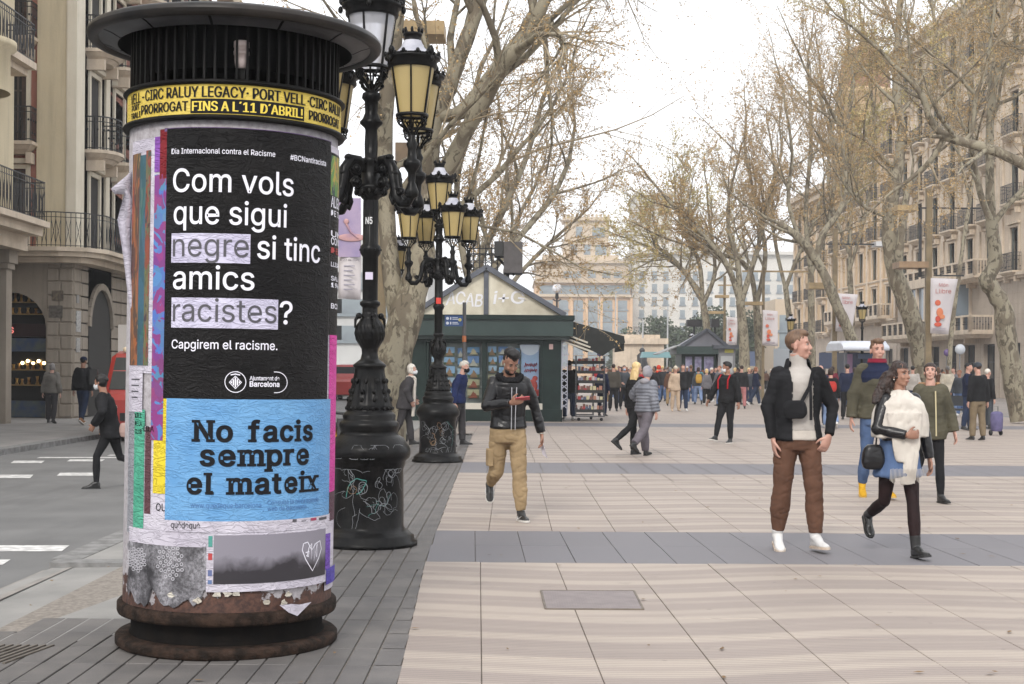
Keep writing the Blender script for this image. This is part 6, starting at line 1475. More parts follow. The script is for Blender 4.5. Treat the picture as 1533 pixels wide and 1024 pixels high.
m = MB(); m.box(cx_(560), cx_(598), -.05, .05, cz_(48), cz_(42)); m.build('cross_arm', M_TRAY, P5); m = MB(); m.box(cx_(600), cx_(663), -.5, .5, cz_(58), cz_(38)); m.build('lamp_tray', M_TRAY, P5); m = MB(); m.box(cx_(592), cx_(648), -.5, .5, cz_(246), cz_(218)); m.build('lamp_tray', PM('brown_tray_b', srgb(120, 100, 78), srgb(100, 84, 66), 3, .5), P5)
def banner(px0, px1, pyt, pyb, Y, label, sk=0, seed=0, ballet=False):
    g = at((px0+px1)/2, 553, Y); B_ = empty('hanging_banner', (g.x, Y, 0), 0, label, 'banner'); X = lambda q: at(q, 553, Y).x - g.x; Z = lambda q: at(px0, q, Y).z
    m = MB(); rows = []
    for k in range(9):
        t = k/8; rows.append([(X(px0 + (px1-px0)*s - sk*t*(s*.9+.1)), .05*sin(s*5 + t*4 + seed), Z(pyt + (pyb-pyt)*t + 1.5*s)) for s in [i/6 for i in range(7)]])
    m.loft(rows, closed=False, cap=False); 
    M = NT('banner_cloth'); M.col(M.mix(M.ramp(M.noise(M.obj(), 1.2, 3), [(.3, 0.), (.7, 1.)]), srgb(206, 198, 196), srgb(190, 184, 188))); M.b.inputs['Roughness'].default_value = .7
    o = m.build('cloth', M.m, B_); q = o.modifiers.new('t', 'SOLIDIFY'); q.thickness = .004
    W_ = X(px1) - X(px0); Ht = Z(pyt) - Z(pyb); cx = lambda s, t: X(px0) + W_*s - sk*Y/FPX*t*(s*.9+.1)
    def blot(s, t, r, c, e=1.0):
        n = MB(); n.ball((cx(s, t), -.055, Z(pyt) - Ht*t), r*W_, 10, 7, (1, .06, e)); n.build('printed_shape', flat(srgb(*c), .6), o)
    if not ballet:
        v, f = text2d('Món', .0); k = W_*.36/(v[:, 0].max()); m = MB(); m.add([(cx(.28, .15) + x*k, -.06, Z(pyt) - Ht*.16 + y*k) for x, y in v], f); m.build('lettering', flat(srgb(170, 90, 84), .6), o)
        v, f = text2d('Llibre', .0); k = W_*.6/(v[:, 0].max()); m = MB(); m.add([(cx(.16, .28) + x*k, -.06, Z(pyt) - Ht*.28 + y*k) for x, y in v], f); m.build('lettering', flat(srgb(170, 90, 84), .6), o)
        blot(.3, .45, .11, (196, 96, 66)); blot(.42, .62, .13, (206, 120, 80), 1.3); blot(.36, .74, .10, (186, 70, 50), 1.2); blot(.56, .70, .10, (206, 130, 90), .9); blot(.38, .84, .14, (190, 80, 56), .6)
        for t in (.92, .945): m = MB(); m.box(cx(.12, t), cx(.8, t), -.06, -.055, Z(pyt)-Ht*t, Z(pyt)-Ht*t+.02); m.build('printed_line', flat(srgb(150, 140, 150), .6), o)
    return B_, o, cx, Z, W_, Ht
banner(1393, 1433, 416, 499, 48.6, 'white fair banner with orange printed shape hanging from the tan pole', sk=14, seed=1)
banner(1251, 1284, 439, 496, 63.6, 'paler fair banner hanging by the leaning tree', sk=10, seed=2)
banner(1141, 1164, 464, 517, 75, 'narrow fair banner beside the twin plane trees', sk=0, seed=3)
banner(1087, 1104, 474, 516, 94, 'small far fair banner behind the little lamp', sk=1, seed=4)
bb, bo, bcx, bZ, bW, bH = banner(506, 539, 296, 447, 26, 'tall violet dance banner between column and lamp', ballet=True)
m = MB(); m.box(bcx(0, 0), bcx(1, 0), -.06, -.052, bZ(385), bZ(297)); m.build('printed_image', PM('violet_dance_print', srgb(110, 104, 150), srgb(170, 150, 172), 1.1, .6), bo)
m = MB(); m.ball((bcx(.6, .38), -.075, bZ(356)), .12, 10, 7, (2.2, .05, .6)); m.tube([(bcx(.35, .3), -.075, bZ(336)), (bcx(.55, .35), -.075, bZ(348)), (bcx(.9, .4), -.075, bZ(357))], .022, 5); m.ball((bcx(.35, .3), -.075, bZ(332)), .05, 8, 6, (1, .2, 1)); m.build('printed_dancer', PM('dancer_print', srgb(196, 150, 140), srgb(150, 120, 140), 3, .6), bo)
v, f = text2d('al 27 de març', .0); k = bW*.9/v[:, 0].max(); m = MB(); m.add([(bcx(.06, .6) + x*k, -.058, bZ(391) + y*k) for x, y in v], f); m.build('lettering', flat(srgb(80, 70, 84), .6), bo)
for q in range(6): m = MB(); m.box(bcx(.25, 0), bcx(.75 - .1*(q % 2), 0), -.06, -.055, bZ(399 + q*7), bZ(397.6 + q*7)); m.build('printed_line', flat(srgb(140, 136, 150), .6), bo)
# globe lamp and flag poles in the square
g = at(833, 553, 120); GL = empty('globe_lamp', (g.x, 120, 0), 0, 'black post with a white glass globe behind the awning', 'street lamp'); h = at(833, 432, 120).z
m = MB(); m.lathe([(.2, 0), (.1, .8), (.08, h-.9), (.16, h-.8), (.12, h-.3)], 12); m.tube([(-.35, 0, h-.9), (0, 0, h-1.1), (.35, 0, h-.9)], .06, 6); m.build('post', M_IRON2, GL); m = MB(); m.ball((0, 0, h), .40, 14, 10); m.build('globe', flat(srgb(208, 208, 212), .2), GL)
for px, top, Y, l in ((962, 478, 150, 'thin flag pole beside the stone pier'), (999, 458, 160, 'taller thin pole in front of the green trees'), (897, 430, 170, 'thin lamp pole before the pale orange bank'), (921, 436, 180, 'second thin pole before the pale orange bank')):
    p = at(px, 553, Y); o = empty('thin_pole', (p.x, Y, 0), 0, l, 'pole'); m = MB(); m.lathe([(.12, 0), (.07, at(px, top, Y).z), (0, at(px, top, Y).z)], 8); m.build('shaft', flat(srgb(150, 150, 150), .5), o)
    if px in (897, 921): m = MB(); h = at(px, top, Y).z; m.tube([(0, 0, h-.3), (.5, 0, h+.1), (1.2, 0, h+.25)], .06, 5); m.build('bracket', flat(srgb(150, 150, 150), .5), o)
# round white and violet street signs by the facades
for px, py, Y, r, c, l in ((1437, 523, 66, .24, (180, 184, 190), 'round white sign on a thin post before the ground storey'), (1418, 528, 66, .17, (96, 76, 120), 'violet disc sign on a thin post near the facade'), (898, 529, 62, .13, (80, 74, 110), 'small violet disc sign beyond the awning')):
    p = at(px, py, Y); o = empty('street_sign', (p.x, Y, 0), 0, l, 'sign'); m = MB(); m.bar((0, 0.03, 0), (0, .03, p.z), .05); m.build('post', flat(srgb(110, 110, 112), .5), o); m = MB(); m.lathe([(0, -.02), (r, -.02), (r, .02), (0, .02)], 20); m.move(Matrix.Translation((0, -.03, p.z)) @ Matrix.Rotation(pi/2, 4, 'X')); m.build('disc', flat(srgb(*c), .4), o)
# teal parasol top in the crowd, sign boards by the trunks
p = at(981, 553, 100); o = empty('market_canopy', (p.x, 100, 0), 0, 'turquoise canopy over the crowd near the stone pier', 'canopy'); zt_ = at(981, 527, 100).z
m = MB(); m.add([(-1.0, -1, zt_-.4), (1.0, -1, zt_-.4), (1.0, 1, zt_-.4), (-1.0, 1, zt_-.4), (-.9, -.8, zt_), (.9, -.8, zt_), (.9, .8, zt_), (-.9, .8, zt_)], [(0,1,5,4), (1,2,6,5), (2,3,7,6), (3,0,4,7), (4,5,6,7)]); m.build('cover', flat(srgb(112, 150, 156), .6), o)
m = MB(); 
for x in (-1, 1):
    for y in (-.9, .9): m.bar((x, y, 0), (x, y, zt_-.5), .05)
m.build('legs', M_IRON2, o)
for px, a, b, c, l in ((1130, 526, 548, (110, 122, 150), 'blue information board between the twin trunks'), (1172, 522, 550, (170, 176, 182), 'grey glass board behind the young man'), (1240, 528, 552, (60, 70, 96), 'dark blue board beside the white roofed stall')):
    p = at(px, b, 84); o = empty('information_board', (p.x, 84, 0), 0, l, 'board'); w_ = .55; m = MB(); m.box(-w_, w_, -.05, .05, p.z, at(px, a, 84).z); m.build('panel', flat(srgb(*c), .4), o); m = MB(); m.box(-w_, -w_+.08, -.04, .04, 0, p.z-.002); m.box(w_-.08, w_, -.04, .04, 0, p.z-.002); m.build('legs', M_IRON2, o)
# bench and lilac trolley by the crooked tree
p = gr(1492, 652); o = empty('shopping_trolley', (p.x, p.y, 0), .3, 'lilac fabric shopping trolley on two dark wheels', 'shopping trolley'); o.scale = (.72, .72, .74); m = MB(); m.loft([[(w_*cos(a)*(1), w_*.7*sin(a), z) for a in [2*pi*q/14 for q in range(14)]] for z, w_ in ((.14, .16), (.2, .21), (.5, .23), (.72, .22), (.78, .16), (.80, .02))]); m.build('bag', PM('lilac_fabric', srgb(98, 92, 128), srgb(80, 76, 108), 5, .8, bump=.004), o)
for s_ in (-1, 1): m = MB(); m.lathe([(0, -.02), (.09, -.02), (.09, .02), (0, .02)], 12); m.move(Matrix.Translation((s_*.2, .05, .09)) @ Matrix.Rotation(pi/2, 4, 'Y')); m.build('wheel', M_DARK, o)
m = MB(); m.tube([(-.16, .14, .1), (-.16, .16, .95), (.16, .16, .95), (.16, .14, .1)], .014, 6); m.build('handle', flat((.03, .03, .03), .4), o)
p = gr(1438, 636); o = empty('bench', (p.x, p.y, 0), .2, 'dark bench beyond the olive parka with people sitting', 'bench')
for nm, a in (('seat', (-.9, .9, -.25, .25, .42, .47)), ('backrest', (-.9, .9, .22, .27, .55, .85)), ('leg', (-.8, -.72, -.2, .2, 0, .418)), ('leg', (.72, .8, -.2, .2, 0, .418))): m = MB(); m.box(*a); m.build(nm, M_IRON2, o)
# street vehicles
def wheel(parent, x, y, r=.33):
    m = MB(); m.lathe([(r*.6, -.11), (r*.95, -.11), (r, -.07), (r, .07), (r*.95, .11), (r*.6, .11)], 20); m.move(Matrix.Translation((x, y, r)) @ Matrix.Rotation(pi/2, 4, 'Y')); o = m.build('wheel', flat((.02, .02, .02), .8), parent)
    m = MB(); m.lathe([(0, -.09), (r*.6, -.10), (r*.62, .10), (0, .09)], 14); m.move(Matrix.Translation((x, y, r)) @ Matrix.Rotation(pi/2, 4, 'Y')); m.build('rim', flat((.4, .4, .42), .3, metal=.8), o)
RED = PM('red_van_paint', srgb(160, 44, 36), srgb(142, 38, 32), 1, .3, coat=.3); WHT = PM('white_box_body', srgb(196, 192, 186), srgb(180, 176, 170), .8, .4)
V = empty('box_van', (-8.05, 31.2, -.10), 0, 'small red cabbed service van with a tall white box body, coming up the road', 'van'); V.scale = (.9, .9, .95)
m = MB(); sec = lambda y, w_, z0, z1: [(-w_, y, z0), (w_, y, z0), (w_*1.02, y, (z0+z1)/2), (w_*.97, y, z1-.08), (w_*.85, y, z1), (-w_*.85, y, z1), (-w_*.97, y, z1-.08), (-w_*1.02, y, (z0+z1)/2)]
m.loft([sec(-.35, .90, .30, .95), sec(-.25, .96, .26, 1.08), sec(.0, .98, .24, 1.2), sec(.18, .97, .24, 1.62), sec(.42, .95, .24, 2.02), sec(.7, .95, .24, 2.08), sec(1.3, .96, .24, 2.08)], smooth=False); m.build('cab', RED, V)
m = MB(); m.box(-1.03, 1.03, 1.34, 4.6, .45, 2.72); m.build('box_body', WHT, V)
m = MB(); m.add([(-.86, -.012, 1.19), (.86, -.012, 1.19), (.80, .38, 1.93), (-.80, .38, 1.93)], [(0, 1, 2, 3)]); o_ = m.build('windscreen', M_GLASS, V); o_.location.y = -.035
for s_ in (-1, 1):
    m = MB(); m.ball((s_*.72, -.36, .78), .13, 12, 8, (1.2, .4, .8)); m.build('headlight', flat(srgb(210, 210, 205), .15), V)
    m = MB(); m.bar((s_*.95, .1, 1.45), (s_*1.22, -.05, 1.5), .04); m.box(s_*1.22-.09, s_*1.22+.09, -.12, .0, 1.3, 1.65); m.build('mirror', flat((.02, .02, .02), .4), V)
    for y in (.25, 3.6): wheel(V, s_*.86, y)
m = MB(); m.box(-.5, .5, -.385, -.33, .48, .66); m.build('grille', M_DARK, V); m = MB(); m.box(-.25, .25, -.40, -.386, .36, .46); m.build('number_plate', flat(srgb(200, 200, 190), .5), V); m = MB(); m.box(-.94, .94, -.42, -.30, .22, .35); m.build('bumper', M_DARK, V)
m = MB(); m.lathe([(0, 0), (.07, 0), (.07, .1), (0, .12)], 10, c=(-.6, .5, 2.06)); m.build('beacon', flat(srgb(220, 200, 170), .3), V)
V2 = empty('red_car', (-8.2, 72, -.10), 0, 'red van seen in the gap between poster column and lamp', 'car')
m = MB(); m.loft([sec(-.3, .9, .3, .95), sec(.0, .95, .25, 1.15), sec(.5, .95, .25, 1.8), sec(3.5, .95, .25, 1.85), sec(3.8, .9, .3, 1.5)], smooth=False); m.build('body', RED, V2)
m = MB(); m.box(-.8, .8, .16, .2, 1.2, 1.7); o_ = m.build('windscreen', M_GLASS, V2)
for s_ in (-1, 1):
    for y in (.5, 3.0): wheel(V2, s_*.84, y)
SC = empty('motor_scooter', (at(514, 553, 17).x, 17, 0), .3, 'parked scooter with yellow side panel behind the near lamp', 'scooter')
for y in (-.6, .6): m = MB(); m.lathe([(.12, -.05), (.22, -.05), (.24, 0), (.22, .05), (.12, .05)], 16); m.move(Matrix.Translation((0, y, .24)) @ Matrix.Rotation(pi/2, 4, 'Y')); m.build('wheel', M_DARK, SC)
m = MB(); m.loft([[(w_*cos(a), y, z + h_*sin(a)) for a in [2*pi*q/10 for q in range(10)]] for y, z, w_, h_ in ((-.1, .35, .1, .08), (.15, .5, .16, .2), (.5, .6, .17, .22), (.8, .62, .08, .1))]); m.build('body_panel', flat(srgb(214, 160, 40), .3), SC)
m = MB(); m.tube([(-.3, -.42, 1.02), (0, -.5, 1.0), (.3, -.42, 1.02)], .02, 6); m.tube([(0, -.5, 1.0), (0, -.6, .26)], .035, 6); m.build('frame', flat((.03, .03, .03), .3), SC)
m = MB(); m.box(-.16, .16, -.54, -.48, .35, .95); m.build('leg_shield', flat((.04, .04, .04), .3), SC)
m = MB(); m.box(-.14, .14, .1, .75, .82, .88); m.build('seat', flat((.02, .02, .02), .5), SC)
m = MB(); m.ball((0, -.56, .9), .09, 10, 8); m.build('headlight', flat(srgb(206, 206, 206), .15), SC)
# ================================================================== people
def remesh(mb, vox, mats, name, smooth=2, fold=0.0, ff=(6, 6, 19), seed=0, cut=None, ridge=True):
    me = mb.mesh('tmp', mats[0]); o = bpy.data.objects.new('tmp', me); COL.objects.link(o)
    r = o.modifiers.new('r', 'REMESH'); r.mode = 'VOXEL'; r.voxel_size = vox; r.use_smooth_shade = True
    if smooth: q = o.modifiers.new('s', 'SMOOTH'); q.factor = .5; q.iterations = smooth
    dg = bpy.context.evaluated_depsgraph_get(); n = bpy.data.meshes.new_from_object(o.evaluated_get(dg)); n.name = name
    bpy.data.objects.remove(o); bpy.data.meshes.remove(me)
    fold *= 1.15
    if fold:
        k = len(n.vertices); co = np.empty(k*3); no = np.empty(k*3); n.vertices.foreach_get('co', co); n.vertices.foreach_get('normal', no)
        co = co.reshape(-1, 3); no = no.reshape(-1, 3); nz = noise.noise; d = np.empty(k)
        for i, (x, y, z) in enumerate(co.tolist()):
            a = nz((x*ff[0] + seed, y*ff[1], z*ff[2])); b = nz((x*ff[0]*.45, y*ff[1]*.45 + seed, z*ff[2]*.4 + 3))
            d[i] = (-.38 * max(0.0, 1 - abs(a) * 4) ** 1.3 + .35 * a + b * .8) if ridge else a + b
        co += no * (d * fold)[:, None]; n.vertices.foreach_set('co', co.ravel()); n.update()
    if cut:
        b = bmesh.new(); b.from_mesh(n); kill = [v for v in b.verts if cut(v.co)]
        bmesh.ops.delete(b, geom=kill, context='VERTS'); b.to_mesh(n); b.free()
    n.materials.clear()
    for m in mats: n.materials.append(m)
    n.polygons.foreach_set('use_smooth', [True]*len(n.polygons)); n.update()
    return n
def ell(mb, L, n=20, p=2.0):
    """L: list of (centre, rx, ry, yaw) horizontal rings"""
    R = []
    for c, rx, ry, yaw in L:
        ring = []
        for k in range(n):
            a = 2*pi*k/n; ca, sa = cos(a), sin(a)
            x = rx * abs(ca)**(2/p) * (1 if ca > 0 else -1); y = ry * abs(sa)**(2/p) * (1 if sa > 0 else -1)
            ring.append((c[0] + x*cos(yaw) - y*sin(yaw), c[1] + x*sin(yaw) + y*cos(yaw), c[2]))
        R.append(ring)
    mb.loft(R)
def cloth(name, c, c2=None, rough=.85, scale=5, bump=.002, bs=90, spec=.12, **k):
    return PM(name, c, c2 or tuple(x*.72 for x in c), scale, rough, bump=bump, bscale=bs, spec=spec, **k)
SKIN = {'fair': PM('fair_skin', srgb(190, 150, 134), srgb(174, 130, 114), 9, .55), 'tan': PM('tan_skin', srgb(156, 116, 96), srgb(136, 98, 80), 9, .55), 'brown': PM('brown_skin', srgb(118, 84, 68), srgb(100, 70, 56), 9, .55)}
for m_ in SKIN.values():
    b_ = m_.node_tree.nodes['Principled BSDF']; b_.inputs['Subsurface Weight'].default_value = .0
E_WHITE = flat(srgb(160, 150, 144), .4); E_DARK = flat(srgb(40, 28, 22), .2); LIP = {'fair': flat(srgb(166, 118, 106), .5), 'tan': flat(srgb(138, 92, 80), .5), 'brown': flat(srgb(112, 60, 54), .4)}
def HAIR(name, a, b): return PM(name, a, b, 40, .55, bump=.006, bscale=90, stretch=(1, 1, .25), spec=.4)
H_BROWN = HAIR('short_brown_hair', srgb(112, 86, 66), srgb(82, 62, 48)); H_BLACK = HAIR('black_hair', srgb(26, 22, 22), srgb(14, 12, 12)); H_DKBR = HAIR('dark_brown_hair', srgb(56, 40, 34), srgb(34, 24, 20))
H_BLOND = HAIR('blond_hair', srgb(226, 200, 150), srgb(190, 160, 110)); H_WHITE = HAIR('white_hair', srgb(214, 208, 198), srgb(180, 174, 166)); H_CURL = HAIR('curly_brown_hair', srgb(58, 42, 36), srgb(28, 21, 19))

class Fig:
    def __init__(s, H=1.75, female=False, legs=((10, 5, 3), (-10, 20, 3)), arms=(None, None), lean=0.0, head=(0, 0), feet=(0, 0), bulk=1.0, twist=0.0, hunch=0.0, seated=False):
        s.k = H/1.75; s.f = female; s.bulk = bulk; s.lean = lean; s.hyaw, s.hpit = radians(head[0]), radians(head[1]); s.tw = radians(twist)
        s.J = {}; hz = .90
        for sd, (p, b, o), fp in ((1, legs[0], feet[0]), (-1, legs[1], feet[1])):
            p, b, o = radians(p), radians(b), radians(o)
            h = Vector((sd*.088, 0, hz)); kn = h + .42*Vector((sd*sin(o), -sin(p)*cos(o), -cos(p)*cos(o)))
            an = kn + .40*Vector((sd*sin(o)*.6, -sin(p-b), -cos(p-b)))
            s.J['hip', sd], s.J['knee', sd], s.J['ank', sd] = h, kn, an; s.J['fp', sd] = radians(fp) + (p-b)
        low = min(s.J['ank', sd].z - .082 - (max(0, -sin(s.J['fp', sd]))*.17) - max(0, sin(s.J['fp', sd]))*.04 for sd in (1, -1))
        s.dz = -low; top = lambda x, y, z: Vector((x, y - (z-.95)*lean - max(0, z-1.25)*hunch, z + s.dz))
        s.top = top
        for key in list(s.J):
            if key[0] != 'fp': s.J[key] = s.J[key] + Vector((0, 0, s.dz))
        sw = .148 if female else .172
        for sd in (1, -1):
            S0 = top(sd*sw*cos(s.tw), -sd*sw*sin(s.tw), 1.405); s.J['sho', sd] = S0
            a = arms[0] if sd == 1 else arms[1]
            if a is None: a = (sd*.27, .02, .80)
            if len(a) == 3: T = Vector((a[0], a[1], a[2] + s.dz)); pole = Vector((sd*.25, .8, -.2))
            else: T = Vector((a[0], a[1], a[2] + s.dz)); pole = Vector(a[3])
            d = T - S0; L = min(d.length, .545); d.normalize(); l1, l2 = .285, .265
            x = (l1*l1 - l2*l2 + L*L) / (2*L); hh = sqrt(max(l1*l1 - x*x, 1e-5)); pv = (pole - d*pole.dot(d)).normalized()
            s.J['elb', sd] = S0 + d*x + pv*hh; s.J['wri', sd] = S0 + d*L
    def M(s, mb): mb.move(Matrix.Scale(s.k, 4)); return mb
    def torso(s, mb, inf=0.0, z0=.86, z1=1.56, waist=1.0, belly=0.0, flare=0.0, sq=2.15):
        f, b = s.f, s.bulk; T = []
        prof = [(.80, .155, .105), (.88, .172, .118), (.95, .165, .115), (1.05, .138 if f else .15, .100), (1.15, .142 if f else .158, .105), (1.26, .148 if f else .166, .120), (1.34, .146 if f else .168, .114), (1.395, .132 if f else .152, .096), (1.43, .104, .080), (1.465, .066, .066), (1.50, .054, .058), (1.57, .052, .056)]
        for z, rx, ry in prof:
            if z < z0 - 1e-6 or z > z1: continue
            t = max(0, (1.2 - z)) * flare
            w_ = (waist if z < 1.2 else 1.0) * (b if z < 1.42 else 1)
            ii = inf if z < 1.42 else inf*.6
            T.append((s.top(0, .012 if z > 1.45 else 0, z), rx*w_ + ii + t, ry*w_ + ii + t*.8 + belly*max(0, 1 - abs(z-1.05)/.25), s.tw * min(1, max(0, (z-.9)/.4))))
        c, rx, ry, yw = T[0]; T.insert(0, (c + Vector((0, 0, -.012)), rx*.9, ry*.9, yw))
        ell(mb, T, 22, sq)
    def arm(s, mb, sd, inf=0.0, r=(.050, .045, .038, .034, .027), end=1.0, seg=(0, 1)):
        S0, E, W = s.J['sho', sd], s.J['elb', sd], s.J['wri', sd]; S0 = S0 + Vector((-sd*.015, 0, 0))
        pts = [S0, S0.lerp(E, .5), E, E.lerp(W, .5), E.lerp(W, end)]; b = s.bulk
        mb.tube([S0 + (S0-E)*.06] + pts, [(r[0]+inf)*.8*b] + [(q*b + inf) for q in r], 12)
        mb.ball(S0, (r[0]+inf)*1.02*b, 12, 8)
        mb.ball(E, (r[2]+inf)*1.02*b, 10, 6)
    def leg(s, mb, sd, inf=(0, 0, 0, 0, 0), end=1.0, start=0.0):
        h, kn, an = s.J['hip', sd], s.J['knee', sd], s.J['ank', sd]
        base = (.088, .070, .052, .054, .036); R = [q*s.bulk + i for q, i in zip(base, inf)]
        A = h + Vector((0, 0, .03)) if not start else h.lerp(kn, start)
        mb.tube([A, h.lerp(kn, .5) if start < .45 else h.lerp(kn, (1+start)/2), kn, kn.lerp(an, .45), kn.lerp(an, end)], R, 14); mb.ball(kn, R[2]*1.02, 12, 8)
        if not start: mb.ball(h, R[0]*1.0, 12, 8)
    def head_frame(s):
        c = s.top(0, -.012, 1.635)
        c = s.top(0, .0, 1.52) + Matrix.Rotation(s.hpit, 3, 'X') @ Vector((0, -.012, .115))
        return c, Matrix.Rotation(s.hyaw, 3, 'Z') @ Matrix.Rotation(s.hpit, 3, 'X')
    def head(s, mb, lod=0):
        c, R = s.head_frame(); g = .94 if s.f else 1.0
        def e(p, r, n=14, m=10): mb.ball(c + R @ (Vector(p)*g), 1.0, n, m, M=R.to_4x4() @ Matrix.Diagonal((r[0]*g, r[1]*g, r[2]*g, 1)))
        e((0, .014, .034), (.075, .093, .083), 20, 14); e((0, -.022, -.022), (.061, .069, .084), 18, 12); e((0, -.046, -.088), (.036, .034, .028)); e((0, -.020, -.075), (.050, .055, .035))
        mb.tube([c + R @ (Vector(p)*g) for p in ((0, -.080, .018), (0, -.094, -.006), (0, -.1035, -.029), (0, -.092, -.038))], [.006, .0075, .0105, .008], 8)
        for sd in (1, -1):
            e((sd*.010, -.092, -.033), (.0065, .008, .006), 8, 6); e((sd*.076, .012, -.012), (.009, .019, .031), 8, 6); e((sd*.030, -.076, .026), (.024, .014, .008), 8, 6); e((sd*.038, -.066, -.030), (.022, .020, .020), 8, 6)
        e((0, -.086, -.062), (.022, .011, .0065), 10, 6); e((0, -.085, -.073), (.019, .011, .0065), 10, 6)
        mb.tube([s.top(0, .012, 1.44), s.top(0, .010, 1.50), c + R @ Vector((0, .018, -.06))], [.060, .054 if not s.f else .046, .054 if not s.f else .047], 14)
    def hand(s, mb, sd, d=None, nrm=None, curl=25, spread=6, lod=0):
        W, E = s.J['wri', sd], s.J['elb', sd]; d = (Vector(d).normalized() if d is not None else (W-E).normalized())
        nrm = Vector(nrm) if nrm is not None else Vector((-sd, 0, 0)); nrm = (nrm - d*nrm.dot(d)).normalized(); x = d.cross(nrm) * 1.0
        th = x if (x.y < 0) else -x     # thumb side, forward by default
        if abs(x.y) < .15: th = x if x.dot(Vector((-sd, 0, .3))) > 0 else -x
        P = W + d*.045
        rings = []
        for t, w_, h_ in ((-.01, .026, .021), (.02, .034, .018), (.05, .041, .016), (.085, .041, .014), (.098, .036, .010)):
            rings.append([tuple(W + d*t + x*(w_*cos(a)) + nrm*(h_*sin(a))) for a in [2*pi*q/12 for q in range(12)]])
        mb.loft(rings)
        for i, (o, L) in enumerate(((.030, .070), (.010, .079), (-.011, .073), (-.030, .057))):
            p = W + d*.088 + th*o; dd = (d + th*(o*spread*.35)).normalized(); pts = [p]; a = radians(curl)
            for q, fr in enumerate((.42, .32, .26)):
                ang = a * (.55 + .45*q); cu = (dd*cos(ang) + nrm*sin(ang)).normalized(); p = p + cu*L*fr; pts.append(p); dd = cu
            mb.tube(pts, [.0092, .0088, .0082, .0066], 8); mb.ball(pts[-1], .0066, 6, 4)
        p = W + d*.025 + th*.028; dd = (d*.62 + th*.72 + nrm*.25).normalized(); pts = [p, p + dd*.034]; dd = (d*.85 + th*.35 + nrm*.45).normalized(); pts += [pts[-1] + dd*.030]; pts += [pts[-1] + (d*.9 + nrm*.5).normalized()*.022]
        mb.tube(pts, [.014, .0115, .010, .008], 8); mb.ball(pts[-1], .008, 6, 4)
    def shoe(s, root, sd, mat, sole, lod, boot=0.0, k=1.0, laces=None):
        an = s.J['ank', sd]; a = s.J['fp', sd]; R = Matrix.Rotation(a, 3, 'X') if False else Matrix.Rotation(-a, 3, 'X')
        O = Matrix.Rotation(radians(sd*7), 3, 'Z')
        def P(x, y, z): return tuple((an + O @ (R @ Vector((x*k, y*k, z)))) * 1.0)
        secs = [(.058, .022, -.072, -.005), (.045, .031, -.074, .02), (.0, .036, -.074, .035), (-.05, .038, -.074, .010), (-.10, .042, -.074, -.022), (-.15, .043, -.074, -.036), (-.185, .034, -.073, -.045), (-.205, .018, -.070, -.052)]
        rings = [[P(w_*cos(t)*(1 if sin(t) < 0 else .92), y, (z0+z1)/2 + (z1-z0)/2*(sin(t) if sin(t) > 0 else max(sin(t)*1.35, -1))) for t in [2*pi*q/14 for q in range(14)]] for y, w_, z0, z1 in secs]
        m = MB(); m.loft(rings); 
        kn = s.J['knee', sd]
        tops = an.lerp(kn, .06 + boot); m.tube([an + O @ (R @ Vector((0, -.10, -.045))), an + O @ (R @ Vector((0, -.05, -.02))), an, tops], [.026, .038, .044, .050 if boot else .044], 12)
        s.M(m); vox = (.005, .009, .016)[lod]; sh = meshobj('shoe', remesh(m, vox*s.k, [mat], 'shoe', 1), root)
        m = MB(); o = [(.064, .020), (.05, .034), (.0, .037), (-.05, .039), (-.10, .045), (-.15, .046), (-.19, .036), (-.214, .016)]
        out = [(w_, y) for y, w_ in o] + [(-w_, y) for y, w_ in reversed(o)]; n = len(out)
        m.add([P(x, y, -.086) for x, y in out] + [P(x, y, -.066) for x, y in out], [tuple(range(n)), tuple(reversed(range(n, 2*n)))] + [(i, i+n, (i+1) % n + n, (i+1) % n) for i in range(n)], False)
        s.M(m); m.build('sole', sole, sh)
        if laces and lod == 0:
            m = MB()
            for q in range(5): y = -.02 - q*.022; z = .018 - q*.012; m.tube([P(-.022, y, z-.008), P(0, y-.005, z+.006), P(.022, y, z-.008)], .003, 5)
            s.M(m); m.build('laces', laces, sh)
        return sh
    def hair(s, root, style, mat, lod, extra=None):
        c, R = s.head_frame(); m = MB(); g = .94 if s.f else 1.0
        def e(p, r, n=16, q=12): m.ball(c + R @ (Vector(p)*g), 1.0, n, q, M=R.to_4x4() @ Matrix.Diagonal((r[0]*g, r[1]*g, r[2]*g, 1)))
        L = lambda *pp: [c + R @ Vector(p) for p in pp]
        e((0, .018, .038), (.0785, .0965, .0865))
        if style == 'crop': e((0, -.040, .092), (.052, .045, .032)); e((0, .0, .092), (.060, .078, .042))
        if style in ('bob', 'long', 'bun', 'curly', 'tail'): e((0, .020, .044), (.087, .103, .093))
        if style == 'quiff': e((0, -.03, .105), (.064, .06, .040)); e((0, .02, .095), (.072, .085, .05)); e((.01, -.06, .10), (.05, .035, .03))
        if style in ('bob', 'long', 'bun', 'curly', 'tail'): e((0, .035, .0), (.082, .082, .085)); e((0, .04, -.035), (.070, .055, .06))
        if style == 'bob': e((0, .035, -.03), (.088, .075, .08)); e((.055, .0, -.03), (.034, .05, .075)); e((-.055, .0, -.03), (.034, .05, .075))
        if style == 'bun': e((0, .115, .03), (.038, .036, .038)); 
        if style == 'tail': m.tube(L((0, .10, .03), (0, .15, -.02), (0, .14, -.14), (0, .11, -.22)), [.03, .035, .03, .012], 10)
        if style == 'long':
            ell_ = [(0, .045, -.02, .085, .075), (0, .06, -.10, .095, .065), (0, .075, -.18, .11, .05), (0, .08, -.27, .10, .04), (0, .08, -.33, .06, .025)]
            m.loft([[tuple(c + R @ Vector((x + rx*cos(a), y + ry*sin(a), z))) for a in [2*pi*q/16 for q in range(16)]] for x, y, z, rx, ry in ell_])
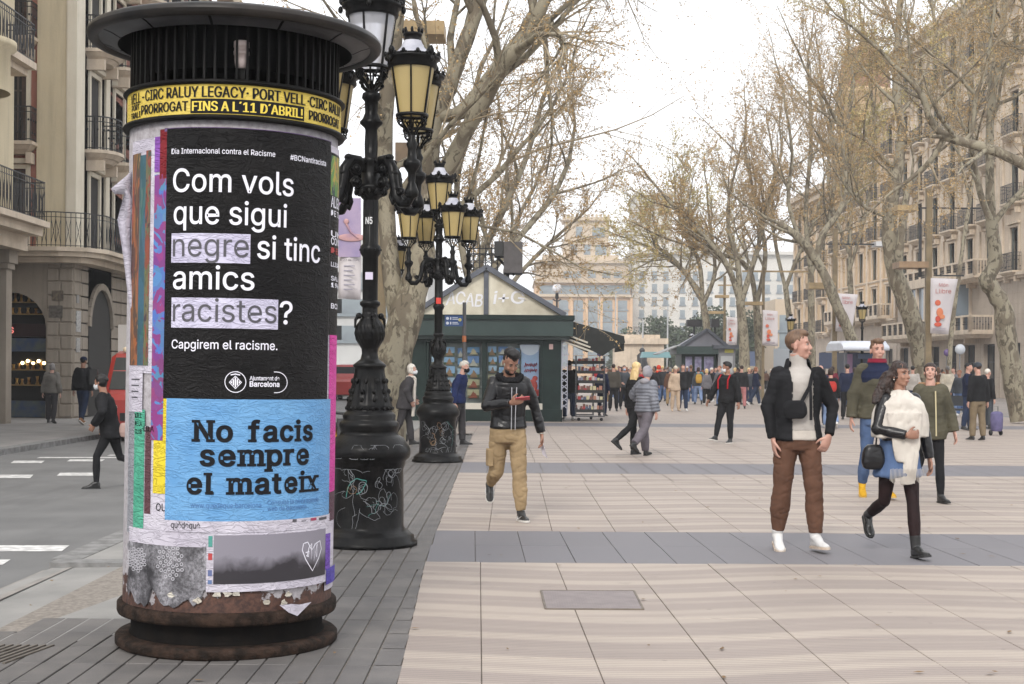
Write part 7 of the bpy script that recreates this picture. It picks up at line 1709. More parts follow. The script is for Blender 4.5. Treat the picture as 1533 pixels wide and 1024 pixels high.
        if style == 'curly':
            r = random.Random(3)
            for q in range(34):
                t = r.random(); sd = r.choice((-1, -1, 1)); p = (sd*(.06 + .05*t) + r.uniform(-.02, .02) - .02*t, .05 + .05*t + r.uniform(-.03, .03), .03 - .30*t)
                e(p, (.036, .036, .045), 8, 6)
        if extra: extra(m, L, e)
        s.M(m); Ri = R.inverted(); cc = c * s.k; hl = .050 if style in ('crop', 'quiff', 'cap') else .052
        def cut(v):
            q = (Ri @ (Vector(v) - cc)) / s.k
            front = q.y < -.030 and q.z < hl and abs(q.x) < .075
            low = style in ('crop', 'quiff', 'short') and q.z < (-.055 if q.y > .03 else (-.02 if q.y > -.0 else .02))
            ear = style in ('crop', 'quiff', 'short') and abs(q.x) > .055 and q.z < .012 and q.y < .045
            return front or low or ear
        rough = {'curly': .016, 'quiff': .008, 'long': .009, 'bob': .008}.get(style, .004)
        me = remesh(m, (.006, .009, .015)[lod]*s.k, [mat], 'hair', 1, fold=rough*(1 if lod < 2 else .4), ff=(30, 30, 12) if style != 'curly' else (26, 26, 26), cut=cut if style != 'hood' else None, seed=2)
        return meshobj('hair', me, root)
    def face(s, root, tone, brow, lod, mask=None, beard=None, eyes=True):
        c, R = s.head_frame(); g = .94 if s.f else 1.0
        if lod < 2 and eyes:
            for sd in (1, -1):
                m = MB(); m.ball(c + R @ (Vector((sd*.030, -.0735, .004))*g), .0098*g, 12, 8); s.M(m); e = m.build('eye', E_WHITE, root)
                m = MB(); m.ball(c + R @ (Vector((sd*.030, -.0800, .004))*g), .0054*g, 8, 6); s.M(m); m.build('iris', E_DARK, e)
                m = MB(); m.tube([c + R @ (Vector(p)*g) for p in ((sd*.016, -.081, .008), (sd*.030, -.0865, .0145), (sd*.045, -.078, .009))], [.0018, .003, .0018], 6); s.M(m); m.build('eyelashes', brow, e)
                m = MB(); m.tube([c + R @ (Vector(p)*g) for p in ((sd*.013, -.0905, .026), (sd*.030, -.0905, .033), (sd*.049, -.074, .028))], [.003, .004, .0025], 6); s.M(m); m.build('eyebrow', brow, root)
            if not mask:
                m = MB(); m.tube([c + R @ (Vector(p)*g) for p in ((-.021, -.0895, -.0665), (-.008, -.0975, -.0635), (0, -.0975, -.065), (.008, -.0975, -.0635), (.021, -.0895, -.0665))], [.002, .0034, .003, .0034, .002], 6)
                m.tube([c + R @ (Vector(p)*g) for p in ((-.018, -.0895, -.0715), (0, -.0965, -.0755), (.018, -.0895, -.0715))], [.002, .0040, .002], 6); s.M(m); m.build('lips', LIP[tone], root)
        if mask:
            m = MB(); rings = []
            for z, ry, rx in ((-.018, .108, .030), (-.030, .122, .055), (-.055, .126, .066), (-.08, .120, .064), (-.108, .098, .052)):
                rings.append([tuple(c + R @ (Vector((rx*sin(t), .0 - ry*cos(t) + (ry-.1)*.2, z))*g)) for t in [-1.35 + 2.7*q/12 for q in range(13)]])
            m.loft(rings, closed=False, cap=False)
            for sd in (1, -1): m.tube([c + R @ (Vector((sd*.06, -.02, -.05))*g), c + R @ (Vector((sd*.079, .02, -.02))*g)], .002, 4)
            s.M(m); o = m.build('face_mask', mask, root); q = o.modifiers.new('t', 'SOLIDIFY'); q.thickness = .003
        if beard:
            m = MB()
            m.ball(c + R @ Vector((0, -.036, -.080)), 1, 16, 12, M=R.to_4x4() @ Matrix.Diagonal((.056, .052, .046, 1)))
            s.M(m); Ri = R.inverted(); cc = c*s.k
            me = remesh(m, .006*s.k, [beard], 'beard', 1, cut=lambda v: (lambda q: q.z > -.052*s.k or (abs(q.x) < .024*s.k and q.z > -.079*s.k and q.y < -.03*s.k))(Ri @ (Vector(v)-cc))); meshobj('beard', me, root)
VB = (.0065, .010, .018); VC = (.009, .012, .02)
def body(F, root, tone, lod, hands=((25, None, None), (25, None, None)), name='body'):
    m = MB(); F.torso(m, -.014, .80, 1.44); ell(m, [(F.top(0, .0, 1.40), .09, .07, 0), (F.top(0, .01, 1.46), .062, .06, 0), (F.top(0, .012, 1.56), .05, .054, 0)], 16)
    for sd in (1, -1): F.arm(m, sd, -.011); F.leg(m, sd, (-.012, -.012, -.010, -.009, -.005)); m.tube([F.J['ank', sd] + Vector((0, 0, .03)), F.J['ank', sd] + Matrix.Rotation(-F.J['fp', sd], 3, 'X') @ Vector((0, -.02, -.04)), F.J['ank', sd] + Matrix.Rotation(-F.J['fp', sd], 3, 'X') @ Vector((0, -.09, -.058))], [.030, .028, .016], 10)
    F.head(m, lod)
    for sd, (cu, d, nn) in zip((1, -1), hands): F.hand(m, sd, d, nn, cu, lod=lod)
    F.M(m); return meshobj(name, remesh(m, VB[lod]*F.k, [SKIN[tone]], name, 1), root)
def top_garment(F, root, mat, lod, name='jacket', inf=.024, hem=.86, sleeve=.98, fold=.012, gap=None, flare=0, cuff=.0, puffer=0, belly=0, waist=1.0, collar=None, collarmat=None, ztop=1.475, sl_inf=None, seed=0, ff=None, sleeves=True):
    m = MB(); F.torso(m, inf, hem, ztop, waist, belly, flare)
    if sleeves:
        for sd in (1, -1): F.arm(m, sd, (inf if sl_inf is None else sl_inf), end=sleeve)
    if puffer:
        z = hem + .04
        while z < 1.38:
            w_ = (.172 if z < 1.0 or z > 1.2 else .155) * F.bulk
            ell(m, [(F.top(0, 0, z-.028), w_*.96+inf, .112*F.bulk+inf, F.tw), (F.top(0, 0, z), w_+inf+puffer, .12*F.bulk+inf+puffer, F.tw), (F.top(0, 0, z+.028), w_*.96+inf, .112*F.bulk+inf, F.tw)], 18); z += .062
        for sd in (1, -1):
            for a, b in ((F.J['sho', sd], F.J['elb', sd]), (F.J['elb', sd], F.J['wri', sd])):
                for q in range(4): p = a.lerp(b, (q+.5)/4); d = (b-a).normalized(); m.tube([p-d*.026, p, p+d*.026], [.045+inf, .049+inf+puffer, .045+inf], 12)
    F.M(m); k = F.k
    cut = None
    if gap: cut = lambda v: v.y < 0.02 and gap(v.x/k, v.z/k - F.dz, v.y/k)
    o = meshobj(name, remesh(m, VC[lod]*k, [mat], name, 2, fold=fold*(1 if lod < 2 else .6), seed=seed, cut=cut, ff=ff or (6, 6, 19)), root)
    if gap: q = o.modifiers.new('t', 'SOLIDIFY'); q.thickness = .008; q.offset = -1
    if collar:
        m = MB(); R = []
        AA = [(-.55 + (pi + 1.1)*q/20) if gap else 2*pi*q/20 for q in range(21 if gap else 20)]
        for z, r in ((1.43, .098), (1.47, .080), (1.47+collar, .074), (1.47+collar*1.2, .082), (1.47+collar, .092), (1.45, .108)):
            c = F.top(0, .008, z); R.append([(c.x + r*1.05*cos(a), c.y + r*sin(a), c.z - (.05*max(0, -sin(a)) if gap else .014*(sin(a) < -.5))) for a in AA])
        m.loft(R, cap=False, closed=not gap); F.M(m); m.build('collar', collarmat or mat, o)
    return o
def trousers(F, root, mat, lod, inf=(.016, .022, .022, .024, .026), fold=.008, end=.97, waist=1.02, name='trousers', seed=1, ff=(8, 8, 16)):
    m = MB()
    for sd in (1, -1): F.leg(m, sd, inf, end)
    F.torso(m, .012, .80, waist); ell(m, [((0, 0, F.dz+.80), .12, .09, 0), ((0, 0, F.dz+.90), .165, .115, 0)], 16)
    F.M(m); return meshobj(name, remesh(m, VC[lod]*F.k, [mat], name, 2, fold=fold, ff=ff, seed=seed), root)
def seatbelt(F, pts, w, mat, root, name='strap', th=.006):
    m = MB(); P = [Vector(p) + Vector((0, 0, F.dz)) for p in pts]
    for a, b in zip(P, P[1:]): m.bar(a, b + (b-a)*.06, w, th, up=(0, -1, 0))
    F.M(m); return m.build(name, mat, root)
def bag_mesh(F, c, s, mat, root, name='bag', rot=0, lod=0, slump=.1, loc_is_local=True):
    m = MB(); C = Vector(c) + Vector((0, 0, F.dz)); R = []
    for t in (-.5, -.42, -.2, .1, .35, .47, .5):
        q = (1 - (abs(t)*1.9)**4*.5); R.append([tuple(C + Matrix.Rotation(rot, 3, 'Z') @ Vector((s[0]/2*q*(1+slump*(-t))*(abs(cos(a))**.6)*(1 if cos(a) > 0 else -1), s[1]/2*q*(abs(sin(a))**.6)*(1 if sin(a) > 0 else -1), s[2]*t))) for a in [2*pi*k/16 for k in range(16)]])
    m.loft(R); F.M(m); return meshobj(name, remesh(m, (.008, .012, .02)[lod], [mat], name, 2, fold=.005), root)
def person(px, py, rz, label, F, cat='person', group=None, Y=None):
    g = gr(px, py) if Y is None else Vector((at(px, 553, Y).x, Y, 0))
    return empty('person', (g.x, g.y, 0), radians(rz), label, cat, group)
C_BLACK = cloth('black_cloth', (.010, .010, .011), (.018, .018, .02)); C_LEATHER = PM('black_leather', (.005, .005, .006), (.012, .011, .012), 8, .28, bump=.004, bscale=40, spec=.38)
C_NAVY = cloth('navy_cloth', srgb(34, 40, 62)); C_GREY = cloth('grey_cloth', srgb(110, 108, 112)); C_DGREY = cloth('dark_grey_cloth', srgb(62, 60, 62)); C_JEAN = cloth('blue_denim', srgb(66, 84, 116), srgb(88, 108, 142)); C_DJEAN = cloth('dark_denim', srgb(44, 54, 76))
C_BROWN = cloth('brown_trouser_cloth', srgb(100, 72, 58), srgb(84, 60, 48)); C_KHAKI = cloth('khaki_cloth', srgb(160, 138, 106), srgb(136, 116, 88)); C_OLIVE = cloth('olive_cloth', srgb(88, 84, 70), srgb(70, 67, 56)); C_WHITE = cloth('white_wool', srgb(204, 198, 188), srgb(184, 176, 167)); C_KNIT = cloth('light_grey_knit', srgb(176, 170, 164), srgb(158, 152, 146), bump=.004, bs=120)
C_RED = cloth('red_cloth', srgb(170, 40, 48)); C_BEIGE = cloth('beige_cloth', srgb(190, 168, 146)); S_WHITE = PM('white_shoe', srgb(212, 210, 208), srgb(190, 188, 186), 9, .5); S_BLACK = PM('black_shoe', (.010, .010, .011), (.022, .022, .022), 9, .4); S_SOLE = flat(srgb(200, 196, 190), .6); S_DSOLE = flat((.02, .02, .02), .7); M_MASKW = cloth('white_mask', srgb(214, 216, 220)); M_MASKB = cloth('black_mask', (.012, .012, .014))

# ---- man in brown trousers, looking aside
F = Fig(1.85, False, legs=((9, 9, 4), (-4, 6, 4)), arms=((.215, -.13, .905, (.9, .5, 0)), (-.215, -.04, .875, (-.9, .55, 0))), head=(62, -2), feet=(4, 0), twist=6)
P = person(1193, 824, 6, 'young man in brown trousers, open black jacket and pale turtleneck looking aside', F)
body(F, P, 'fair', 0, hands=((35, (-.35, .1, -.9), (-.2, 1, 0)), (20, (0.15, .05, -1), (1, 0, 0))))
F.hair(P, 'crop', H_BROWN, 0); F.face(P, 'fair', H_BROWN, 0)
trousers(F, P, C_BROWN, 0, inf=(.012, .022, .026, .024, .016), end=.90, fold=.012)
top_garment(F, P, C_KNIT, 0, 'turtleneck', .020, .90, .5, .004, ztop=1.57, sleeves=False)
top_garment(F, P, C_WHITE, 0, 'undershirt', .017, .865, .3, .003, ztop=1.1, sleeves=False)
m = MB(); R_ = []
for z, r in ((1.47, .066), (1.53, .060), (1.545, .064), (1.53, .068), (1.46, .075)): c = F.top(0, .012, z); R_.append([(c.x+r*cos(a), c.y+r*sin(a), c.z) for a in [2*pi*q/20 for q in range(20)]])
m.loft(R_, cap=False); F.M(m); m.build('roll_neck', C_KNIT, P)
top_garment(F, P, C_BLACK, 0, 'jacket', .033, .86, .95, .010, gap=lambda x, z, y: y < -.02 and (-.085 + (1.3-z)*.02 < x < .085 + max(0, 1.2-z)*.10) and z < 1.49 or (y < .0 and z > 1.40 and abs(x) < .06), collar=.05, sl_inf=.015)
seatbelt(F, [(.085, -.125, 1.43), (.045, -.158, 1.30), (-.02, -.158, 1.18), (-.10, -.150, 1.08)], .03, C_BLACK, P); seatbelt(F, [(.052, -.162, 1.30), (.058, -.16, 1.05)], .022, C_BLACK, P)
bag_mesh(F, (-.075, -.165, 1.12), (.20, .07, .15), C_BLACK, P, 'crossbody_bag')
for sd in (1, -1): F.shoe(P, sd, S_WHITE, PM('gum_sole', srgb(200, 190, 178), srgb(180, 160, 140), 9, .6), 0, .06, laces=S_WHITE)
# ---- woman in the white shawl
F = Fig(1.62, True, legs=((12, 4, 1), (-14, 52, 1)), arms=((.30, -.02, .80, (.6, .6, 0)), (-.03, -.235, 1.10, (-1, .2, -.6))), head=(26, -2), feet=(2, 25), twist=-4)
P = person(1345, 833, 8, 'woman wrapped in a white shawl with denim skirt, dark tights and black boots', F)
body(F, P, 'tan', 0, hands=((30, (.1, -.1, -1), (-1, 0, 0)), (55, (1, .02, .08), (0, 1, .1))))
F.hair(P, 'curly', H_CURL, 0, lambda m, L, e: [m.tube(L((-.05, .06, .02), (-.11, .09, -.08), (-.17, .10, -.19), (-.24, .10, -.26)), [.05, .06, .05, .02], 10), m.tube(L((.05, .06, .02), (.09, .07, -.10), (.10, .06, -.20)), [.04, .045, .02], 10)]); F.face(P, 'tan', H_DKBR, 0)
trousers(F, P, cloth('sheer_dark_tights', srgb(44, 30, 30), srgb(30, 22, 23), rough=.6), 0, inf=(.004, .004, .003, .003, .003), fold=0, end=1.0, waist=.96, name='tights')
m = MB(); k_ = []
for z, rx, ry in ((1.04, .15, .115), (.96, .172, .13), (.86, .198, .152), (.74, .222, .172), (.725, .212, .162)): k_.append((F.top(0, 0, z), rx, ry, 0))
ell(m, k_, 28); F.M(m); meshobj('skirt', remesh(m, .009, [C_JEAN], 'skirt', 1, fold=.018, ff=(14, 14, 2.5), seed=4, ridge=False), P)
top_garment(F, P, C_LEATHER, 0, 'leather_jacket', .02, .98, .98, .006)
m = MB(); k_ = []
for z, rx, ry, y in ((1.50, .070, .065, 0), (1.47, .095, .085, 0), (1.43, .172, .112, 0), (1.38, .218, .138, -.01), (1.28, .252, .155, -.015), (1.18, .262, .165, -.02), (1.08, .262, .16, -.02), (1.07, .21, .13, -.02)): k_.append((F.top(0, y, z), rx, ry, 0))
ell(m, k_, 32, 2.2)
for (xa, xb, zb_) in ((-.04, .05, .84), (.10, .02, .66), (-.14, -.02, .86)):
    m.loft([[(xa + (xb-xa)*t + w_*cos(a), -.150 - .02*sin(t*3) + .028*sin(a), F.dz + 1.30 + (zb_-1.30)*t) for a in [2*pi*q/12 for q in range(12)]] for t, w_ in ((0, .055), (.3, .062), (.6, .07), (.9, .075), (1, .07))])
F.M(m); meshobj('shawl', remesh(m, .009, [C_WHITE], 'shawl', 1, fold=.016, ff=(15, 15, 5), seed=8), P)
m = MB()
for q in range(26): x = -.16 + q*.012; m.tube([(x, -.19, F.dz+.80 + .003*(q % 3)), (x-.006, -.195, F.dz+.70 - .01*(q % 4))], .0022, 4)
F.M(m); m.build('shawl_fringe', C_WHITE, P)
bag_mesh(F, (-.26, -.04, .90), (.20, .12, .22), C_LEATHER, P, 'shoulder_bag', slump=.3); seatbelt(F, [(-.24, -.05, 1.0), (-.22, -.06, 1.25), (-.15, -.04, 1.42)], .014, C_LEATHER, P)
m = MB(); c, R = F.head_frame()
for sd in (1, -1): m.ball(c + R @ Vector((sd*.073, .008, -.045)), .006, 8, 6)
F.M(m); m.build('earring', flat(srgb(220, 214, 204), .3), P)
for sd in (1, -1): F.shoe(P, sd, PM('black_boot_leather', (.008, .008, .008), (.02, .02, .02), 9, .28), S_DSOLE, 0, .22, laces=flat((.03, .03, .03), .4))
# ---- man with the yellow boots
F = Fig(1.88, False, legs=((8, 8, 2), (-10, 14, 2)), arms=(None, (-.30, -.02, .82, (-.6, .6, 0))), head=(6, -4), bulk=1.03)
P = person(1312, 746, -2, 'man in olive and navy jacket with yellow shoes, half hidden behind the white shawl', F)
body(F, P, 'fair', 0); F.hair(P, 'quiff', H_BROWN, 0); F.face(P, 'fair', H_BROWN, 0)
trousers(F, P, C_JEAN, 0, inf=(.012, .014, .012, .014, .016)); top_garment(F, P, C_OLIVE, 0, 'jacket', .036, .82, .98, .010)
m = MB(); k_ = [(F.top(0, 0, z), rx, ry, 0) for z, rx, ry in ((1.27, .205, .150), (1.34, .222, .156), (1.41, .212, .140), (1.46, .13, .10), (1.50, .095, .085), (1.53, .088, .082))]
ell(m, k_, 22, 2.3); F.M(m); meshobj('navy_yoke', remesh(m, .010, [C_NAVY], 'yoke', 2, fold=.005), P)
m = MB(); R_ = []
for z, r in ((1.47, .095), (1.52, .092), (1.545, .100), (1.50, .110)): c = F.top(0, .01, z); R_.append([(c.x+r*cos(a), c.y+r*sin(a), c.z) for a in [2*pi*q/20 for q in range(20)]])
m.loft(R_, cap=False); F.M(m); m.build('hood_lining', cloth('maroon_lining', srgb(122, 34, 52)), P)
for sd in (1, -1): F.shoe(P, sd, cloth('yellow_suede', srgb(206, 158, 44)), flat(srgb(196, 160, 80), .6), 0, .10, laces=flat(srgb(160, 110, 30), .6))
# ---- woman in the olive parka
F = Fig(1.64, True, legs=((8, 6, 2), (-16, 34, 1)), arms=((.30, -.06, .84, (.6, .6, 0)), None), head=(-22, -14), feet=(2, 20), bulk=1.0)
P = person(1392, 752, 4, 'woman in olive parka with tan fur hood, looking up', F)
body(F, P, 'fair', 0); F.hair(P, 'bun', H_DKBR, 0); F.face(P, 'fair', H_DKBR, 0)
trousers(F, P, C_BLACK, 0, inf=(.006, .006, .005, .005, .006), fold=.004); top_garment(F, P, C_OLIVE, 0, 'parka', .040, .80, .97, .009, flare=.03, waist=1.0)
m = MB(); m.tube([F.top(.10*cos(a)*1.15, .02+.085*sin(a), 1.47 - .10*max(0, -sin(a))) for a in [2*pi*q/18 for q in range(19)]], .036, 10); F.M(m)
meshobj('fur_trim', remesh(m, .008, [HAIR('tan_fur', srgb(170, 130, 92), srgb(130, 96, 66))], 'fur_trim', 0, fold=.016, ff=(60, 60, 60)), P)
m = MB(); m.bar(F.top(.0, -.166, 1.40), F.top(0, -.19, 1.10), .016, .006, up=(0, -1, 0)); m.bar(F.top(0, -.19, 1.10), F.top(0, -.205, .84), .016, .006, up=(0, -1, 0)); F.M(m); m.build('zip', flat(srgb(190, 176, 140), .3, metal=.6), P)
for sd in (1, -1): F.shoe(P, sd, S_BLACK, S_DSOLE, 0, .30)
bag_mesh(F, (-.20, .16, 1.15), (.26, .14, .34), cloth('blue_pack', srgb(60, 84, 130)), P, 'backpack')
# ---- man looking at his phone
F = Fig(1.74, False, legs=((8, 6, 3), (-16, 50, 2)), arms=((.36, .0, .845, (.4, .7, 0)), (-.03, -.30, 1.205, (-1, .2, -.7))), head=(12, 32), feet=(0, 30), hunch=.18)
P = person(760, 779, 10, 'man in black leather jacket and khaki cargo trousers looking down at his phone', F)
body(F, P, 'tan', 0, hands=((35, (.1, 0, -1), (-1, 0, 0)), (50, (.9, -.35, .25), (.1, .9, .5))))
F.hair(P, 'quiff', H_BLACK, 0, lambda m, L, e: (e((0, -.02, .115), (.070, .07, .045)), e((0, .05, .09), (.075, .06, .055)))); F.face(P, 'tan', H_BLACK, 0, beard=H_BLACK)
trousers(F, P, C_KHAKI, 0, inf=(.014, .026, .028, .026, .010), fold=.014, end=.94)
m = MB(); kk = F.J['hip', -1].lerp(F.J['knee', -1], .62); m.box(-.025, .03, -.08, .08, -.10, .08, Matrix.Translation(kk + Vector((-.085, 0, 0)))); F.M(m); meshobj('cargo_pocket', remesh(m, .008, [C_KHAKI], 'pocket', 3, fold=.004), P)
top_garment(F, P, C_LEATHER, 0, 'leather_jacket', .034, .90, .97, .010, waist=.96, sl_inf=.022)
m = MB(); m.tube([F.top(.105*cos(a)*1.1, .0+.10*sin(a), 1.475 - .05*max(0, -sin(a))) for a in [2*pi*q/18 for q in range(19)]], .034, 10); F.M(m); meshobj('fleece_collar', remesh(m, .008, [C_BLACK], 'collar', 0, fold=.012, ff=(70, 70, 70)), P)
m = MB()
for x in (.0, .05): m.bar(F.top(x, -.168, 1.36), F.top(x*.8, -.182, 1.10), .008, .005, up=(0, -1, 0)); m.bar(F.top(x*.8, -.182, 1.10), F.top(x*.8, -.172, .93), .008, .005, up=(0, -1, 0))
F.M(m); m.build('zip', flat(srgb(190, 190, 195), .3, metal=.8), P)
W_ = F.J['wri', -1]; m = MB(); m.box(-.072, .072, -.004, .004, -.034, .034, Matrix.Translation(W_ + Vector((.11, -.055, .045))) @ Matrix.Rotation(radians(62), 4, 'X') @ Matrix.Rotation(radians(-14), 4, 'Y')); F.M(m); ph_ = m.build('mobile_phone', flat(srgb(168, 44, 58), .35)); ph_.location = P.location; ph_.rotation_euler = P.rotation_euler; tag(ph_, 'mobile phone in a red case held by the man in black leather', 'phone')
W_ = F.J['wri', 1]; m = MB(); m.add([tuple(W_ + Vector(p)) for p in ((.01, -.04, -.10), (.035, -.05, -.19), (.07, .02, -.26), (.02, .03, -.22), (-.01, .02, -.12), (.03, .0, -.17))], [(0, 1, 5), (1, 2, 5), (2, 3, 5), (3, 4, 5), (4, 0, 5)], False); F.M(m); pp_ = m.build('paper_slip', cloth('paper_white', srgb(214, 210, 220)), None); pp_.location = P.location; pp_.rotation_euler = P.rotation_euler; q = pp_.modifiers.new('t', 'SOLIDIFY'); q.thickness = .002; tag(pp_, 'crumpled white paper slip in the lowered hand of the phone man', 'paper slip')
m = MB(); m.tube([F.J['wri', 1] + Vector((.032*cos(a), .032*sin(a), .0)) for a in [2*pi*q/12 for q in range(13)]], .006, 6); F.M(m); m.build('bracelet', flat(srgb(190, 186, 176), .3, metal=.7), P)
for sd in (1, -1):
    sh = F.shoe(P, sd, S_BLACK, S_SOLE, 0, .0)
    an = F.J['ank', sd]; O = Matrix.Rotation(radians(sd*7), 3, 'Z') @ Matrix.Rotation(-F.J['fp', sd], 3, 'X'); m = MB()
    for s2 in (-1, 1): m.tube([an + O @ Vector(p) for p in ((s2*.035, .0, -.035), (s2*.042, -.03, -.060), (s2*.044, -.06, -.058), (s2*.040, -.12, -.034), (s2*.036, -.14, -.026))], [.003, .007, .006, .003, .001], 5)
    F.M(m); m.build('swoosh_mark', S_WHITE, sh)
for sd in (1, -1): m = MB(); an = F.J['ank', sd]; kn = F.J['knee', sd]; m.tube([an + (kn-an)*-.02, an.lerp(kn, .10)], [.042, .041], 12); F.M(m); m.build('sock', S_WHITE if sd == 1 else C_GREY, P)
# ---- middle-distance walkers
def simple(px, py, rz, label, F, tone, hair, hmat, topm, botm, shoe=S_BLACK, sole=S_DSOLE, lod=1, topk={}, botk={}, mask=None, group=None, hands=((25, None, None), (25, None, None)), hx=None, Y=None, tname='jacket', boot=0.0, beard=None):
    P = person(px, py, rz, label, F, group=group, Y=Y); body(F, P, tone, lod, hands)
    if hair: F.hair(P, hair, hmat, lod, hx)
    F.face(P, tone, hmat, lod, mask=mask, beard=beard); trousers(F, P, botm, lod, **botk); top_garment(F, P, topm, lod, tname, **topk)
    for sd in (1, -1): F.shoe(P, sd, shoe, sole, lod, boot)
    return P
# woman in grey quilted jacket walking off to the right, seen from behind
F = Fig(1.60, True, legs=((14, 6, 2), (-26, 26, 1)), arms=((.26, -.22, 1.02, (1, .3, -.4)), None), feet=(0, 18), bulk=1.12, lean=.08, head=(0, 6))
P = simple(966, 683, 138, 'person in grey quilted jacket and pale hood walking away with a white bag', F, 'fair', None, H_WHITE, cloth('grey_quilt', srgb(118, 120, 128), srgb(88, 90, 98), rough=.5, spec=.4), cloth('heather_grey', srgb(104, 98, 104)), topk=dict(inf=.040, puffer=.014, hem=.86, fold=.004), botk=dict(inf=(.02, .03, .03, .03, .03)))
m = MB(); c, R = F.head_frame(); m.ball(c + R @ Vector((0, .02, .02)), 1, 14, 10, M=R.to_4x4() @ Matrix.Diagonal((.10, .115, .125, 1))); m.ball(F.top(0, .08, 1.47), .09, 12, 8, (1.2, .8, .7)); F.M(m)
meshobj('hood', remesh(m, .011, [cloth('pale_grey_hood', srgb(160, 156, 160), srgb(130, 128, 134))], 'hood', 2, fold=.008), P)
bg = bag_mesh(F, (.22, -.30, .86), (.34, .16, .36), cloth('white_plastic', srgb(206, 204, 206)), None, 'plastic_bag', lod=1); bg.location = P.location; bg.rotation_euler = P.rotation_euler; tag(bg, 'white plastic bag carried by the person in grey quilting', 'bag')
F = Fig(1.68, True, legs=((8, 8, 2), (-28, 28, 1)), arms=((.28, -.04, .84, (1, .4, 0)), None), feet=(0, 18), lean=.06)
simple(950, 681, 125, 'blond haired person in black walking beside the grey quilted jacket', F, 'fair', 'long', H_BLOND, C_BLACK, C_BLACK, topk=dict(inf=.028, hem=.84), botk=dict(inf=(.012, .014, .012, .012, .014)))
# masked man with red rucksack straps
F = Fig(1.72, False, legs=((4, 4, 2), (22, 4, 1)), arms=((.32, -.02, .84, (.6, .6, 0)), (-.40, -.16, .86, (-.5, .6, 0))), feet=(0, -8), head=(-62, 2), bulk=1.06)
P = simple(1088, 663, -42, 'man in black with red rucksack straps and white mask striding across', F, 'tan', 'crop', H_BLACK, C_BLACK, C_BLACK, topk=dict(inf=.034, hem=.84, fold=.008), botk=dict(inf=(.02, .024, .016, .010, .008)), mask=M_MASKW, sole=S_SOLE, tname='sweatshirt')
for sd in (1, -1): seatbelt(F, [(sd*.12, .10, 1.46), (sd*.12, -.06, 1.475), (sd*.125, -.165, 1.36), (sd*.12, -.17, 1.18)], .034, C_RED, P, 'rucksack_strap')
bag_mesh(F, (0, .20, 1.22), (.30, .16, .42), C_RED, P, 'rucksack', lod=1)
# ---- road side figures
F = Fig(1.56, True, legs=((26, 26, 1), (-18, 56, 1)), arms=((.22, -.20, 1.0, (1, .5, -.3)), (-.22, -.12, .95, (-1, .5, -.4))), feet=(0, 25), lean=.22, head=(-20, 8))
P = simple(166, 735, -84, 'person in black with bun and face mask hurrying across the road', F, 'tan', 'bun', H_BLACK, C_BLACK, C_BLACK, topk=dict(inf=.035, hem=.78, fold=.009, flare=.08), botk=dict(inf=(.006, .006, .004, .004, .004), fold=.002), mask=M_MASKW, tname='long_coat')
P.location = (at(166, 553, 19.07).x, 19.07, -.10)
pb_ = bag_mesh(F, (.10, .24, .92), (.10, .20, .22), PM('salmon_bag', srgb(150, 122, 114), srgb(160, 134, 126), 5, .6), P, 'tote_bag', lod=1)
F = Fig(1.58, True, legs=((4, 2, 2), (-8, 8, 2)), bulk=1.08, hunch=.12)
simple(77, 634, 178, 'grey haired person in grey jacket standing before the shop window', F, 'fair', 'bob', HAIR('ash_hair', srgb(140, 136, 134), srgb(112, 108, 106)), cloth('stone_grey', srgb(110, 106, 100)), C_DGREY, topk=dict(inf=.045, hem=.82, fold=.008))
F = Fig(1.76, False, legs=((14, 8, 2), (-14, 16, 2)), head=(0, 6))
P = simple(124, 636, 168, 'man in dark jacket and jeans with a black backpack walking past the corner', F, 'tan', None, H_BLACK, C_BLACK, C_DJEAN, topk=dict(inf=.035, hem=.86), shoe=cloth('tan_shoe', srgb(150, 110, 80)), sole=S_SOLE)
F.hair(P, 'short', H_BLACK, 1); bag_mesh(F, (0, .21, 1.2), (.32, .2, .48), C_BLACK, P, 'backpack', lod=1)
m = MB(); c, R = F.head_frame(); m.ball(c + R @ Vector((0, .01, .055)), 1, 14, 10, M=R.to_4x4() @ Matrix.Diagonal((.088, .105, .072, 1))); F.M(m); m.build('cap', C_NAVY, P)
# ---- people among the lamps
F = Fig(1.60, True, legs=((12, 6, 2), (-14, 16, 2)), arms=((.22, -.20, .98, (1, .4, -.4)), (-.22, -.16, .95, (-1, .4, -.4))), hunch=.30, lean=.10, bulk=1.05)
P = simple(606, 668, 88, 'white haired woman in grey coat and white scarf between the lamps', F, 'fair', 'bob', H_WHITE, cloth('charcoal_tweed', srgb(72, 70, 72), srgb(54, 52, 54)), C_DGREY, topk=dict(inf=.036, hem=.72, fold=.008, flare=.10), mask=M_MASKW, tname='coat')
m = MB(); m.tube([F.top(.085*cos(a), .0+.08*sin(a), 1.475) for a in [2*pi*q/14 for q in range(15)]], .026, 8)
for x in (-.05, .05): m.tube([F.top(x, -.10, 1.46), F.top(x, -.17, 1.25), F.top(x, -.19, .98), F.top(x, -.20, .62)], [.03, .036, .04, .038], 8)
F.M(m); meshobj('white_scarf', remesh(m, .011, [C_WHITE], 'scarf', 2, fold=.008, ff=(20, 20, 6)), P)
F = Fig(1.66, True, legs=((8, 6, 2), (-8, 10, 2)), lean=.04)
simple(583, 660, 100, 'dark haired person in black coat behind the white haired woman', F, 'fair', 'tail', H_BLACK, C_BLACK, C_BLACK, topk=dict(inf=.035, hem=.78))
F = Fig(1.66, False, legs=((6, 4, 2), (-8, 8, 2)), hunch=.25, lean=.05, head=(0, 8), bulk=1.04)
